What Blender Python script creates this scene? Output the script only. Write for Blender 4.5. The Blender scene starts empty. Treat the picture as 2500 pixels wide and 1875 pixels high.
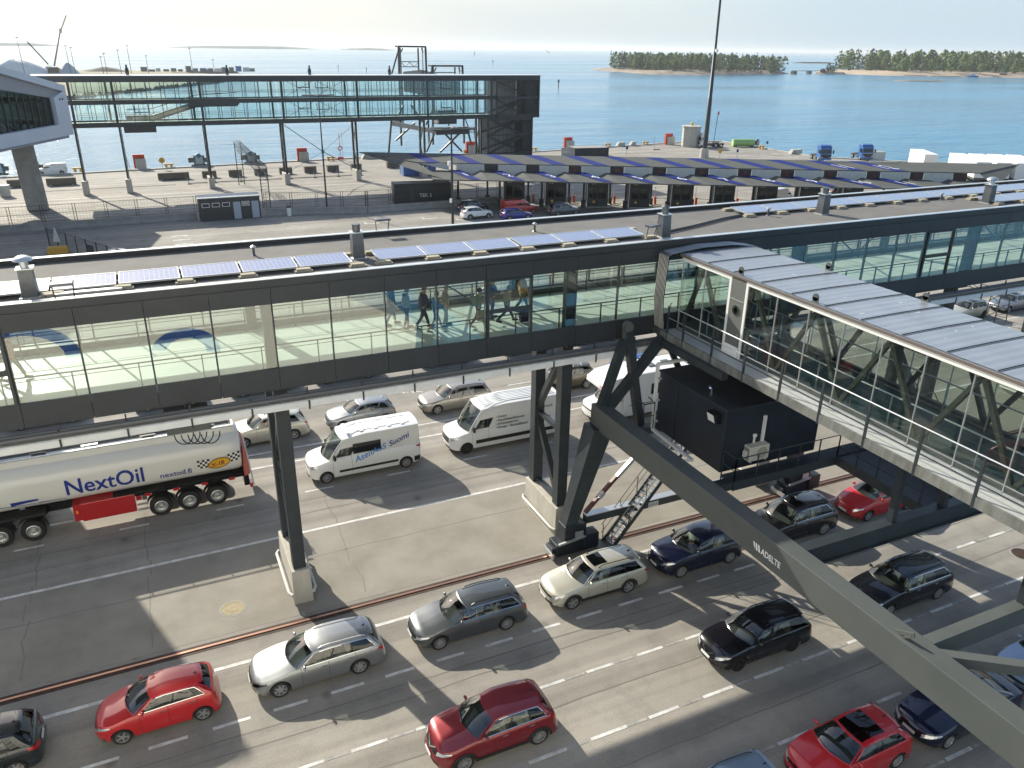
import bpy, math, random
from mathutils import Vector, Matrix
R = math.radians
random.seed(7)
SC = bpy.context.scene
COL = SC.collection

# ------------------------------------------------------------------ camera, sky, sun, exposure
CAM_Z = 21.2
_p, _r, _h = 0.40235, 0.013916, 0.434465
_fwd = Vector((math.sin(_h)*math.cos(_p), math.cos(_h)*math.cos(_p), -math.sin(_p)))
_rt = Vector((math.cos(_h), -math.sin(_h), 0)); _up = _rt.cross(_fwd)
_r2 = _rt*math.cos(_r)+_up*math.sin(_r); _u2 = -_rt*math.sin(_r)+_up*math.cos(_r)
cam = bpy.data.cameras.new('camera'); camo = bpy.data.objects.new('camera', cam); COL.objects.link(camo)
camo.matrix_world = Matrix(((_r2.x, _u2.x, -_fwd.x, 0), (_r2.y, _u2.y, -_fwd.y, 0), (_r2.z, _u2.z, -_fwd.z, CAM_Z), (0, 0, 0, 1)))
cam.sensor_width = 36; cam.lens = 1928.9/2500*36; cam.clip_start = 0.1; cam.clip_end = 60000
SC.camera = camo
SUN_EL, SUN_AZ = 29.0, -18.0          # azimuth measured from +Y towards +X
W = bpy.data.worlds.new('World'); SC.world = W; W.use_nodes = True
nt = W.node_tree; nt.nodes.clear()
sky = nt.nodes.new('ShaderNodeTexSky'); sky.sky_type = 'NISHITA'; sky.sun_disc = False
sky.sun_elevation = R(SUN_EL); sky.sun_rotation = R(SUN_AZ); sky.altitude = 0
sky.air_density = 1.0; sky.dust_density = 1.6; sky.ozone_density = 1.0
bg = nt.nodes.new('ShaderNodeBackground'); bg.inputs[1].default_value = 0.11
ow = nt.nodes.new('ShaderNodeOutputWorld')
def _wm(op, a=None, b=None, c=None, clamp=False):
    n = nt.nodes.new('ShaderNodeMath'); n.operation = op; n.use_clamp = clamp
    for i, v in enumerate((a, b, c)):
        if v is None: continue
        if isinstance(v, (int, float)): n.inputs[i].default_value = v
        else: nt.links.new(v, n.inputs[i])
    return n.outputs[0]
# thin high haze: pale cream towards the sun, pale blue away from it, thinning upwards, with faint streaks of cirrus
tcw = nt.nodes.new('ShaderNodeTexCoord'); sx = nt.nodes.new('ShaderNodeSeparateXYZ'); nt.links.new(tcw.outputs['Generated'], sx.inputs[0])
sd_ = _wm('ADD', _wm('MULTIPLY', sx.outputs[0], math.sin(R(SUN_AZ))), _wm('MULTIPLY', sx.outputs[1], math.cos(R(SUN_AZ))))
sf_ = _wm('MULTIPLY_ADD', sd_, 1.9, -0.85, True)
hz = nt.nodes.new('ShaderNodeMix'); hz.data_type = 'RGBA'; hz.inputs[6].default_value = (2.75,3.55,4.2,1); hz.inputs[7].default_value = (4.0,4.08,3.95,1); nt.links.new(sf_, hz.inputs[0])
mpw = nt.nodes.new('ShaderNodeMapping'); mpw.inputs['Scale'].default_value = (1.2,1.2,9); nt.links.new(tcw.outputs['Generated'], mpw.inputs[0])
nzw = nt.nodes.new('ShaderNodeTexNoise'); nzw.inputs['Scale'].default_value = 2.2; nzw.inputs['Detail'].default_value = 6; nt.links.new(mpw.outputs[0], nzw.inputs['Vector'])
fac = _wm('SUBTRACT', 0.93, _wm('MULTIPLY', _wm('MAXIMUM', sx.outputs[2], 0.0), 1.35), None, True)
fac = _wm('MULTIPLY_ADD', _wm('SUBTRACT', nzw.outputs[0], 0.5), 0.30, fac, True)
mw = nt.nodes.new('ShaderNodeMix'); mw.data_type = 'RGBA'; nt.links.new(fac, mw.inputs[0]); nt.links.new(sky.outputs[0], mw.inputs[6]); nt.links.new(hz.outputs[2], mw.inputs[7])
nt.links.new(mw.outputs[2], bg.inputs[0]); nt.links.new(bg.outputs[0], ow.inputs[0])
sun = bpy.data.lights.new('sun', 'SUN'); sun.energy = 4.2; sun.angle = R(0.5); sun.color = (1, 0.935, 0.79)
suno = bpy.data.objects.new('sun', sun); COL.objects.link(suno)
_ts = Vector((math.sin(R(SUN_AZ))*math.cos(R(SUN_EL)), math.cos(R(SUN_AZ))*math.cos(R(SUN_EL)), math.sin(R(SUN_EL))))
suno.rotation_euler = _ts.to_track_quat('Z', 'Y').to_euler(); suno.location = (0, 0, 80)
SC.view_settings.view_transform = 'Standard'; SC.view_settings.look = 'None'
SC.view_settings.exposure = 0.92; SC.view_settings.gamma = 1; SC.view_settings.use_curve_mapping = False
SC.cycles.use_denoising = True
SC.cycles.max_bounces = 8; SC.cycles.transparent_max_bounces = 24; SC.cycles.diffuse_bounces = 3; SC.cycles.glossy_bounces = 3
SC.cycles.caustics_reflective = False; SC.cycles.caustics_refractive = False

def sm(a, b, x):
    x = max(0, min(1, (x-a)/(b-a))); return x*x*(3-2*x)
def lerp(a, b, f): return a+(b-a)*f
def pw(pts, x):
    if x <= pts[0][0]: return pts[0][1]
    for (a,va),(b,vb) in zip(pts, pts[1:]):
        if x <= b: return lerp(va, vb, sm(a,b,x)*0.5+0.5*(x-a)/(b-a))
    return pts[-1][1]
# ------------------------------------------------------------------ mesh builder
class MB:
    def __init__(s): s.v = []; s.f = []
    def add(s, vs, fs):
        n = len(s.v); s.v += [tuple(v) for v in vs]; s.f += [tuple(i+n for i in f) for f in fs]; return s
    def box(s, x0, x1, y0, y1, z0, z1):
        return s.add([(x0,y0,z0),(x1,y0,z0),(x1,y1,z0),(x0,y1,z0),(x0,y0,z1),(x1,y0,z1),(x1,y1,z1),(x0,y1,z1)],
                     [(0,3,2,1),(4,5,6,7),(0,1,5,4),(1,2,6,5),(2,3,7,6),(3,0,4,7)])
    def bar(s, p, q, w, h=None, up=(0,0,1)):
        p, q = Vector(p), Vector(q); h = h or w; d = (q-p).normalized(); u = Vector(up)
        if abs(d.dot(u)) > 0.98: u = Vector((0,1,0)) if abs(d.y) < 0.9 else Vector((1,0,0))
        a = d.cross(u).normalized(); b = a.cross(d).normalized(); a *= w/2; b *= h/2
        vs = [p-a-b, p+a-b, p+a+b, p-a+b, q-a-b, q+a-b, q+a+b, q-a+b]
        return s.add(vs, [(0,1,2,3),(7,6,5,4),(0,4,5,1),(1,5,6,2),(2,6,7,3),(3,7,4,0)])
    def tube(s, pts, r, n=6, cap=True):
        pts = [Vector(p) for p in pts]; m = len(pts); rs = r if isinstance(r, (list, tuple)) else [r]*m
        vs = []
        for i, p in enumerate(pts):
            d = (pts[min(i+1,m-1)]-pts[max(i-1,0)]).normalized(); u = Vector((0,0,1))
            if abs(d.z) > 0.95: u = Vector((0,1,0))
            a = d.cross(u).normalized(); b = a.cross(d)
            vs += [p+(a*math.cos(2*math.pi*k/n)+b*math.sin(2*math.pi*k/n))*rs[i] for k in range(n)]
        fs = [(i*n+k, i*n+(k+1)%n, (i+1)*n+(k+1)%n, (i+1)*n+k) for i in range(m-1) for k in range(n)]
        if cap: fs += [tuple(range(n-1,-1,-1)), tuple(range((m-1)*n, m*n))]
        return s.add(vs, fs)
    def grid(s, P, wrap=False):
        m, n = len(P), len(P[0]); vs = [p for row in P for p in row]
        fs = [(i*n+j, i*n+j+1, (i+1)*n+j+1, (i+1)*n+j) for i in range(m-1) for j in range(n-1)]
        if wrap: fs += [(i*n+n-1, i*n, (i+1)*n, (i+1)*n+n-1) for i in range(m-1)]
        return s.add(vs, fs)
    def lathe(s, prof, c=(0,0,0), n=16, axis='z'):
        P = []
        for r, h in prof:
            row = []
            for k in range(n):
                a = 2*math.pi*k/n; x, y = r*math.cos(a), r*math.sin(a)
                q = (x,y,h) if axis == 'z' else ((x,h,y) if axis == 'y' else (h,x,y))
                row.append((q[0]+c[0], q[1]+c[1], q[2]+c[2]))
            P.append(row)
        return s.grid(P, True)
    def prism(s, poly, a, b, axis='y'):
        # poly in the two other axes: axis y -> (x,z); axis x -> (y,z); axis z -> (x,y)
        def q(p, t): return (p[0],t,p[1]) if axis == 'y' else ((t,p[0],p[1]) if axis == 'x' else (p[0],p[1],t))
        n = len(poly); vs = [q(p,a) for p in poly]+[q(p,b) for p in poly]
        return s.add(vs, [tuple(range(n)), tuple(range(2*n-1,n-1,-1))]+[(i,(i+1)%n+0 if False else (i+1)%n, (i+1)%n+n, i+n) for i in range(n)])
    def build(s, name, mat, parent=None, smooth=None, bevel=0, loc=None, rz=0):
        me = bpy.data.meshes.new(name); me.from_pydata(s.v, [], s.f); me.update()
        import bmesh
        bm = bmesh.new(); bm.from_mesh(me); bmesh.ops.recalc_face_normals(bm, faces=bm.faces); bm.to_mesh(me); bm.free()
        if mat: me.materials.append(mat)
        if smooth:
            for pl in me.polygons: pl.use_smooth = True
            me.set_sharp_from_angle(angle=R(smooth))
        o = bpy.data.objects.new(name, me); COL.objects.link(o)
        if parent: o.parent = parent
        if loc: o.location = loc
        if rz: o.rotation_euler = (0,0,rz)
        if bevel:
            b = o.modifiers.new('bevel','BEVEL'); b.width = bevel; b.segments = 2; b.limit_method = 'ANGLE'
        return o

def thing(name, label, cat, loc=(0,0,0), rz=0, group=None):
    o = bpy.data.objects.new(name, None); COL.objects.link(o); o.location = loc; o.rotation_euler = (0,0,rz)
    o.empty_display_size = 0.3
    return tag(o, label, cat, group)
def tag(o, label, cat, group=None):
    o['label'] = label; o['category'] = cat
    if group: o['group'] = group
    return o
def setting(o, kind='structure'):
    o['kind'] = kind; return o
def kids(o): return [c for c in bpy.data.objects if c.parent == o]
_KID = {}
def dup(root, loc=None, rz=None, label=None, group=None):
    def cp(o, par):
        c = o.copy(); COL.objects.link(c); c.parent = par
        for k in list(o.children): cp(k, c)
        return c
    c = cp(root, None)
    if loc is not None: c.location = loc
    if rz is not None: c.rotation_euler = (0,0,rz)
    if label: c['label'] = label
    if group: c['group'] = group
    return c
ORD = 'first second third fourth fifth sixth seventh eighth ninth tenth eleventh twelfth thirteenth fourteenth fifteenth sixteenth seventeenth eighteenth nineteenth twentieth'.split()
ORD += ['twenty-'+w for w in ORD[:9]]
def text_geo(txt, size, align='LEFT', shear=0, bold=0):
    cu = bpy.data.curves.new('lettering', 'FONT'); cu.body = txt; cu.size = size; cu.align_x = align; cu.shear = shear
    cu.offset = bold; cu.resolution_u = 3
    o = bpy.data.objects.new('lettering', cu); COL.objects.link(o)
    dg = bpy.context.evaluated_depsgraph_get(); me = bpy.data.meshes.new_from_object(o.evaluated_get(dg))
    vs = [tuple(v.co) for v in me.vertices]; fs = [tuple(p.vertices) for p in me.polygons]
    bpy.data.objects.remove(o); bpy.data.curves.remove(cu); bpy.data.meshes.remove(me)
    return vs, fs
def lettering(txt, size, fn, mat, parent, align='LEFT', shear=0, bold=0, name='lettering'):
    vs, fs = text_geo(txt, size, align, shear, bold)
    import bmesh
    bm = bmesh.new(); bv = [bm.verts.new(v) for v in vs]
    for f_ in fs:
        try: bm.faces.new([bv[i] for i in f_])
        except ValueError: pass
    ys_ = [v[1] for v in vs]; lo_, hi_ = min(ys_), max(ys_)
    for k in range(1, 9 if size < 1.5 else 4):
        y_ = lo_+(hi_-lo_)*k/(9 if size < 1.5 else 4)
        bmesh.ops.bisect_plane(bm, geom=bm.verts[:]+bm.edges[:]+bm.faces[:], plane_co=(0,y_,0), plane_no=(0,1,0))
    bmesh.ops.triangulate(bm, faces=bm.faces[:]); bm.verts.index_update()
    vs = [tuple(v.co) for v in bm.verts]; fs = [tuple(v.index for v in f_.verts) for f_ in bm.faces]; bm.free()
    mb = MB(); mb.add([fn(x, y) for x, y, _ in vs], fs)
    return mb.build(name, mat, parent)

# ------------------------------------------------------------------ materials
def mat(name, col, rough=0.6, metal=0.0, vary=0.0, scale=2.0, coat=0.0, bump=0.0, stretch=(1,1,1), col2=None, detail=6, spec=0.5, bscale=None):
    m = bpy.data.materials.new(name); m.use_nodes = True; t = m.node_tree; b = t.nodes['Principled BSDF']
    b.inputs['Base Color'].default_value = (*col, 1); b.inputs['Roughness'].default_value = rough
    b.inputs['Metallic'].default_value = metal; b.inputs['Coat Weight'].default_value = coat; b.inputs['Coat Roughness'].default_value = 0.04
    b.inputs['Specular IOR Level'].default_value = spec
    if vary or bump or col2:
        tc = t.nodes.new('ShaderNodeTexCoord'); mp = t.nodes.new('ShaderNodeMapping'); mp.inputs['Scale'].default_value = stretch
        nz = t.nodes.new('ShaderNodeTexNoise'); nz.inputs['Scale'].default_value = scale; nz.inputs['Detail'].default_value = detail
        nz.inputs['Roughness'].default_value = 0.62
        t.links.new(tc.outputs['Object'], mp.inputs[0]); t.links.new(mp.outputs[0], nz.inputs['Vector'])
        if vary or col2:
            rp = t.nodes.new('ShaderNodeValToRGB'); c2 = col2 or tuple(min(1,c*(1+vary)) for c in col); c1 = tuple(c*(1-vary) for c in col) if not col2 else col
            rp.color_ramp.elements[0].position = 0.34; rp.color_ramp.elements[1].position = 0.66
            rp.color_ramp.elements[0].color = (*c1,1); rp.color_ramp.elements[1].color = (*c2,1)
            t.links.new(nz.outputs[0], rp.inputs[0]); t.links.new(rp.outputs[0], b.inputs['Base Color'])
        if bump:
            n2 = nz
            if bscale:
                n2 = t.nodes.new('ShaderNodeTexNoise'); n2.inputs['Scale'].default_value = bscale; n2.inputs['Detail'].default_value = 4
                t.links.new(mp.outputs[0], n2.inputs['Vector'])
            bp = t.nodes.new('ShaderNodeBump'); bp.inputs['Strength'].default_value = bump; bp.inputs['Distance'].default_value = 0.05
            t.links.new(n2.outputs[0], bp.inputs['Height']); t.links.new(bp.outputs[0], b.inputs['Normal'])
    return m
def glass(name, tint, refl=1.0, rough=0.0):
    m = bpy.data.materials.new(name); m.use_nodes = True; t = m.node_tree; t.nodes.clear(); N = t.nodes.new; L = t.links.new
    o = N('ShaderNodeOutputMaterial'); mx = N('ShaderNodeMixShader'); tr = N('ShaderNodeBsdfTransparent'); gl = N('ShaderNodeBsdfGlossy'); lw = N('ShaderNodeLayerWeight')
    pw_ = N('ShaderNodeMath'); pw_.operation = 'POWER'; pw_.inputs[1].default_value = 5.0; lw.inputs['Blend'].default_value = 0.5
    ml = N('ShaderNodeMath'); ml.operation = 'MULTIPLY_ADD'; ml.inputs[1].default_value = 0.96; ml.inputs[2].default_value = 0.04*refl; ml.use_clamp = True
    tr.inputs[0].default_value = (*tint, 1); gl.inputs['Roughness'].default_value = rough
    L(lw.outputs['Facing'], pw_.inputs[0]); L(pw_.outputs[0], ml.inputs[0]); L(ml.outputs[0], mx.inputs[0]); L(tr.outputs[0], mx.inputs[1]); L(gl.outputs[0], mx.inputs[2])
    L(mx.outputs[0], o.inputs[0]); return m

M = {}
M['dark_clad'] = mat('dark_cladding', (0.035,0.04,0.047), 0.45, 0.3, 0.12, 0.8, spec=0.5)
M['steel_dark'] = mat('dark_painted_steel', (0.028,0.036,0.042), 0.42, 0.0, 0.2, 1.5)
M['steel_grey'] = mat('grey_green_painted_steel', (0.09,0.10,0.097), 0.45, 0.0, 0.1, 1.2)
M['navy_box'] = mat('dark_navy_panel', (0.012,0.017,0.027), 0.5, 0.0, 0.25, 0.9)
M['roof_felt'] = mat('bitumen_roof_felt', (0.12,0.115,0.108), 0.9, 0, col2=(0.155,0.15,0.14), scale=0.9, bump=0.25, bscale=30)
M['flash'] = mat('light_metal_flashing', (0.62,0.65,0.67), 0.35, 0.6)
M['alu'] = mat('brushed_aluminium', (0.55,0.57,0.58), 0.38, 0.7, 0.08, 4)
M['galv'] = mat('galvanised_sheet', (0.5,0.52,0.52), 0.5, 0.25, 0.1, 3)
M['white'] = mat('white_paint', (0.78,0.78,0.76), 0.4, 0, 0.03, 1)
M['offwhite'] = mat('off_white_panel', (0.55,0.55,0.52), 0.6, 0, 0.06, 2)
M['term_white'] = mat('white_terminal_cladding', (0.62,0.65,0.72), 0.55, 0, 0.04, 0.3)
M['concrete'] = mat('pale_concrete', (0.44,0.42,0.37), 0.85, 0, 0.14, 1.4, stretch=(1,1,0.3), bump=0.2, bscale=18)
M['concrete_grey'] = mat('grey_concrete', (0.27,0.27,0.26), 0.85, 0, 0.15, 0.9)
M['concrete_dark'] = mat('weathered_concrete', (0.16,0.145,0.12), 0.9, 0, 0.2, 2)
M['black'] = mat('black_rubber', (0.012,0.012,0.013), 0.75)
M['blackp'] = mat('black_gloss', (0.008,0.008,0.01), 0.2)
M['mintfloor'] = mat('pale_green_floor', (0.62,0.67,0.63), 0.42, 0, 0.03, 0.5)
M['tealfloor'] = mat('teal_bridge_floor', (0.05,0.095,0.10), 0.5, 0, 0.1, 0.6)
M['glass_walk'] = glass('walkway_glass', (0.90,0.95,0.93), 3.0)
M['glass_clear'] = glass('clear_far_glass', (0.91,0.97,0.965), 1.2)
M['glass_green'] = glass('bridge_glass', (0.86,0.905,0.88), 2.2)
M['glass_car'] = glass('car_glass', (0.62,0.69,0.66), 3.0)
M['glass_dark'] = glass('dark_car_glass', (0.08,0.10,0.11), 1.8)
M['glass_term'] = glass('terminal_glass', (0.30,0.42,0.38), 1.3)
M['marking'] = mat('white_road_paint', (0.40,0.395,0.38), 0.7, 0, col2=(0.68,0.68,0.66), scale=2.2, detail=12)
M['marking_worn'] = mat('worn_road_paint', (0.20,0.195,0.185), 0.8, 0, col2=(0.42,0.41,0.39), scale=1.6, detail=10)
M['rust'] = mat('rusty_rail_slot', (0.045,0.022,0.014), 0.8, 0, 0.4, 3)
M['railtop'] = mat('worn_rail_head', (0.30,0.17,0.12), 0.35, 0.7, 0.2, 3, stretch=(0.3,4,1))
M['blue_roof'] = mat('deep_blue_roof_paint', (0.004,0.018,0.16), 0.75, spec=0.15)
M['grey_roof'] = mat('dark_grey_roof_sheet', (0.085,0.09,0.085), 0.8, 0, 0.1, 0.4, spec=0.2)
M['orange'] = mat('orange_plastic', (0.72,0.14,0.05), 0.5)
M['red_box'] = mat('red_orange_paint', (0.55,0.06,0.03), 0.55, 0, 0.1, 1)
M['yellow'] = mat('yellow_paint', (0.65,0.36,0.05), 0.6)
M['teal_machine'] = mat('teal_blue_machine_paint', (0.03,0.17,0.27), 0.5)
M['green_tank'] = mat('pale_green_tank', (0.30,0.48,0.18), 0.6, 0, 0.1, 1)
M['lorry_blue'] = mat('blue_lorry_paint', (0.02,0.11,0.35), 0.35, 0, coat=0.5)
M['navy_text'] = mat('royal_blue_lettering', (0.012,0.035,0.27), 0.4)
M['sky_text'] = mat('light_blue_lettering', (0.03,0.22,0.62), 0.4)
M['ink'] = mat('black_lettering', (0.015,0.015,0.02), 0.5)
M['gold'] = mat('golden_yellow', (0.75,0.45,0.03), 0.4)
M['red'] = mat('signal_red', (0.62,0.02,0.02), 0.4)
M['lamp_red'] = mat('red_lamp_glass', (0.45,0.01,0.012), 0.15, coat=1)
M['lamp_clear'] = mat('clear_headlamp', (0.62,0.64,0.66), 0.12, 0.5, coat=1)
M['lamp_amber'] = mat('amber_lamp', (0.8,0.25,0.02), 0.2, coat=1)
M['chrome'] = mat('chrome_trim', (0.75,0.76,0.78), 0.12, 1.0)
M['rim'] = mat('alloy_wheel', (0.55,0.56,0.57), 0.3, 0.75)
M['rim_dark'] = mat('dark_steel_wheel', (0.02,0.02,0.022), 0.5)
M['interior'] = mat('dark_car_interior', (0.07,0.07,0.068), 0.8)
M['interior_lt'] = mat('grey_car_seat', (0.15,0.15,0.14), 0.8)
M['plate'] = mat('white_number_plate', (0.6,0.6,0.6), 0.5)
M['beam'] = mat('grey_green_beam_paint', (0.072,0.082,0.080), 0.42, 0.0, col2=(0.088,0.098,0.095), scale=0.7)
# ------------------------------------------------------------------ ground, water, islands (setting)
def ground_mat(name, far=False):
    m = bpy.data.materials.new(name); m.use_nodes = True; t = m.node_tree; b = t.nodes['Principled BSDF']; N = t.nodes.new; L = t.links.new
    tc = N('ShaderNodeTexCoord')
    def noise(sc, det, st=(1,1,1), ro=0.6):
        mp = N('ShaderNodeMapping'); mp.inputs['Scale'].default_value = st; L(tc.outputs['Object'], mp.inputs[0])
        n = N('ShaderNodeTexNoise'); n.inputs['Scale'].default_value = sc; n.inputs['Detail'].default_value = det; n.inputs['Roughness'].default_value = ro
        L(mp.outputs[0], n.inputs['Vector']); return n.outputs[0]
    def ramp(v, p0, c0, p1, c1):
        r = N('ShaderNodeValToRGB'); e = r.color_ramp.elements; e[0].position = p0; e[1].position = p1; e[0].color = (*c0,1); e[1].color = (*c1,1); L(v, r.inputs[0]); return r.outputs[0]
    def mul(a, c, f=1.0):
        x = N('ShaderNodeMix'); x.data_type = 'RGBA'; x.blend_type = 'MULTIPLY'; x.inputs[0].default_value = f; L(a, x.inputs[6]); L(c, x.inputs[7]); return x.outputs[2]
    base = ramp(noise(0.14, 8), 0.35, (0.262,0.245,0.214), 0.68, (0.345,0.325,0.288))
    trk = ramp(noise(0.55, 6, (0.04,1,1)), 0.36, (0.80,0.80,0.81), 0.60, (1.05,1.04,1.03))
    spk = ramp(noise(24, 3), 0.3, (0.80,0.80,0.80), 0.7, (1.16,1.16,1.16))
    blot = ramp(noise(0.8, 7, (1,1,1), 0.7), 0.30, (0.80,0.80,0.82), 0.52, (1,1,1))
    st = ramp(noise(0.33, 3, (1,1,1), 0.4), 0.17, (0.6,0.6,0.62), 0.25, (1,1,1))
    vo = N('ShaderNodeTexVoronoi'); vo.inputs['Scale'].default_value = 0.42; L(tc.outputs['Object'], vo.inputs['Vector'])
    drip = ramp(vo.outputs['Distance'], 0.03, (0.62,0.62,0.62), 0.11, (1,1,1))
    lane = ramp(noise(1.05, 4, (0.012,1,1), 0.5), 0.40, (0.84,0.84,0.85), 0.55, (1.03,1.03,1.03))
    c = mul(mul(mul(mul(mul(mul(base, trk), spk), blot), st), drip), lane)
    L(c, b.inputs['Base Color']); b.inputs['Roughness'].default_value = 0.86; b.inputs['Specular IOR Level'].default_value = 0.35
    bp = N('ShaderNodeBump'); bp.inputs['Strength'].default_value = 0.25; bp.inputs['Distance'].default_value = 0.02; L(noise(40, 3), bp.inputs['Height']); L(bp.outputs[0], b.inputs['Normal'])
    return m
M['asphalt'] = ground_mat('weathered_asphalt')
M['pier_con'] = mat('worn_concrete_apron', (0.205,0.190,0.160), 0.9, 0, col2=(0.275,0.257,0.222), scale=0.45, detail=9, bump=0.15, bscale=20)
M['tar'] = mat('tar_seam', (0.18,0.168,0.15), 0.85)
shore = [(-300,2.5),(310,2.5),(262,60),(148,121.5),(135,134.5),(135.2,167.5),(129,169.2),(80,162.4),(44,165),(15,162.5),(-9,159.8),(-22,158.6),(-300,140)]
g_ = MB(); g_.prism(shore, -4, 0, 'z'); setting(g_.build('ground', M['asphalt']))
# the paler concrete apron round the walkway pillars, with a kerbed slot for the gantry rail
a_ = MB(); a_.box(-60,120,26.85,32.6,-0.5,0.004); setting(a_.build('apron', M['pier_con']))
# quay edge beam
q_ = MB()
for (x0,y0),(x1,y1) in zip(shore[2:12], shore[3:13]):
    q_.bar((x0,y0,0.02),(x1,y1,0.02),0.7,0.36)
setting(q_.build('quay_edge', M['concrete']))
# lane markings
def dashes(mb, y, x0, x1, ln, gap, w=0.13, z=0.008, skip=()):
    x = x0; i = 0
    while x < x1:
        if i not in skip: mb.box(x, x+ln*random.uniform(0.9,1.08), y-w/2, y+w/2, 0.002, z)
        x += ln+gap; i += 1
mk = MB(); wn = MB()
def line(y, x0, x1, w=0.14, mb=None):
    (mb or mk).box(x0, x1, y-w/2, y+w/2, 0.002, 0.008)
line(24.98,-60,120,0.17)
dashes(mk,22.16,-60.32,120,1.2,0.79)
dashes(mk,19.37,-60.4,120,1.25,0.95); dashes(wn,19.37,-59.1,120,0.8,1.4,0.11)
dashes(mk,16.62,-60.5,120,1.3,1.0); dashes(wn,16.62,-59.1,120,0.85,1.45,0.11)
dashes(mk,13.92,-60.1,120,1.3,0.95); dashes(wn,13.92,-58.75,120,0.8,1.45,0.11)
dashes(mk,11.2,-60,120,1.3,0.95); dashes(wn,11.2,-58.7,120,0.8,1.45,0.1)
line(8.4,-60,120,0.16)
line(32.75,-60,120,0.17)
dashes(mk,36.4,-60,120,1.35,3.0)
line(39.93,-60,120,0.14); line(41.57,-60,120,0.15)
dashes(mk,45.07,-60,120,2.6,3.6); dashes(wn,45.07,-57,120,1.6,4.6)
dashes(mk,48.3,-60,120,2.4,3.0); dashes(mk,51.9,-60,120,2.4,3.0); dashes(mk,55.2,-60,120,2.4,3.0); dashes(mk,58.6,-60,120,2.4,3.0)
line(64.5,-30,60); line(62.0,-30,60)
for y in (111.6,114.8,118,121.2,124.4,127.6): dashes(mk,y,-40,60,2.2,3.4,0.16)
line(133.2,-60,58,0.2); line(119.9,-60,40,0.18); line(155.2,-60,62,0.16); line(130.6,-60,52,0.12)
# parking-bay numbers and arrows beyond the walkway
for i in range(5): mk.box(2.6-i*0.1, 4.5-i*0.1, 92.4+i*2.3, 92.7+i*2.3, 0.002, 0.008)
for (x,y) in ((25.5,100.5),(33.5,101),(37.5,98.5),(41,104)):
    mk.box(x,x+1.9,y,y+0.22,0.002,0.008); mk.box(x,x+0.2,y+0.22,y+1.2,0.002,0.008)
for k in range(6): mk.bar((12.4+k*0.5,47.0-0.15*k,0.005),(13.4+k*0.2,46.6,0.005),0.13,0.005)
# curved line and bays on the eastern quay
pts = [(84,158.5),(100,156.6),(112,152.0),(118,146.0),(124,140),(131,135)]
for a,b in zip(pts, pts[1:]): mk.bar((*a,0.005),(*b,0.005),0.22,0.006)
mk.bar((126,142,0.005),(127.5,134,0.005),0.2,0.006); mk.bar((130,139,0.005),(131.5,132,0.005),0.2,0.006)
setting(mk.build('road_markings', M['marking'])); setting(wn.build('worn_road_markings', M['marking_worn']))
smb = MB()
def seam(y, x0, x1, w=0.06, amp=0.12):
    x = x0; p = y
    while x < x1:
        q = y+random.uniform(-amp,amp)*.35; smb.bar((x,p,0.004),(x+1.5,q,0.004),w*random.uniform(0.6,1.2),0.004); p = q; x += 1.5
for y in (20.85,18.35,15.3,21.5,30.6,34.35,35.6): seam(y,-20,45)
for y in (139.0,143.5,150): seam(y,-40,60,0.14,0.1)
for x in (-2.3,-6.8,6.0,30.5):
    p = 27.2
    while p < 39: smb.bar((x+random.uniform(-.15,.15),p,0.004),(x+random.uniform(-.15,.15),p+1.2,0.004),0.05,0.004); p += 1.2
smb.bar((30.8,101.5,0.005),(41.5,92,0.005),0.14,0.004)
setting(smb.build('road_seams', M['tar']))
# gantry rail in its slot
r1 = MB(); r1.box(-60,120,26.18,26.62,-0.3,0.006); setting(r1.build('rail_slot', M['rust']))
r2 = MB(); r2.box(-60,120,26.35,26.45,0.0,0.035); setting(r2.build('rail', M['railtop']))
# manholes
def manhole(x, y, r, lab, m=None):
    t = thing('manhole_cover', lab, 'manhole cover', (x,y,0.004)); mb = MB()
    mb.lathe([(0,0.012),(r*0.55,0.012),(r*0.56,0.006),(r*0.8,0.006),(r*0.82,0.012),(r,0.012),(r,0)], n=28); mb.build('lid', m or M['concrete_dark'], t, 30)
    mb = MB(); mb.lathe([(r*1.02,0.0),(r*1.02,0.008),(r*1.16,0.008),(r*1.18,0)], n=28); mb.build('frame', M['concrete_grey'], t, 30); return t
manhole(0.75,28.35,0.46,'round pale manhole cover on the apron left of the near walkway pillar', mat('sandy_iron',(0.30,0.25,0.15),0.8,0,0.2,6))
manhole(34.35,17.8,0.45,'rusty brown manhole cover on the lanes at the right edge', M['rust'])
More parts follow.
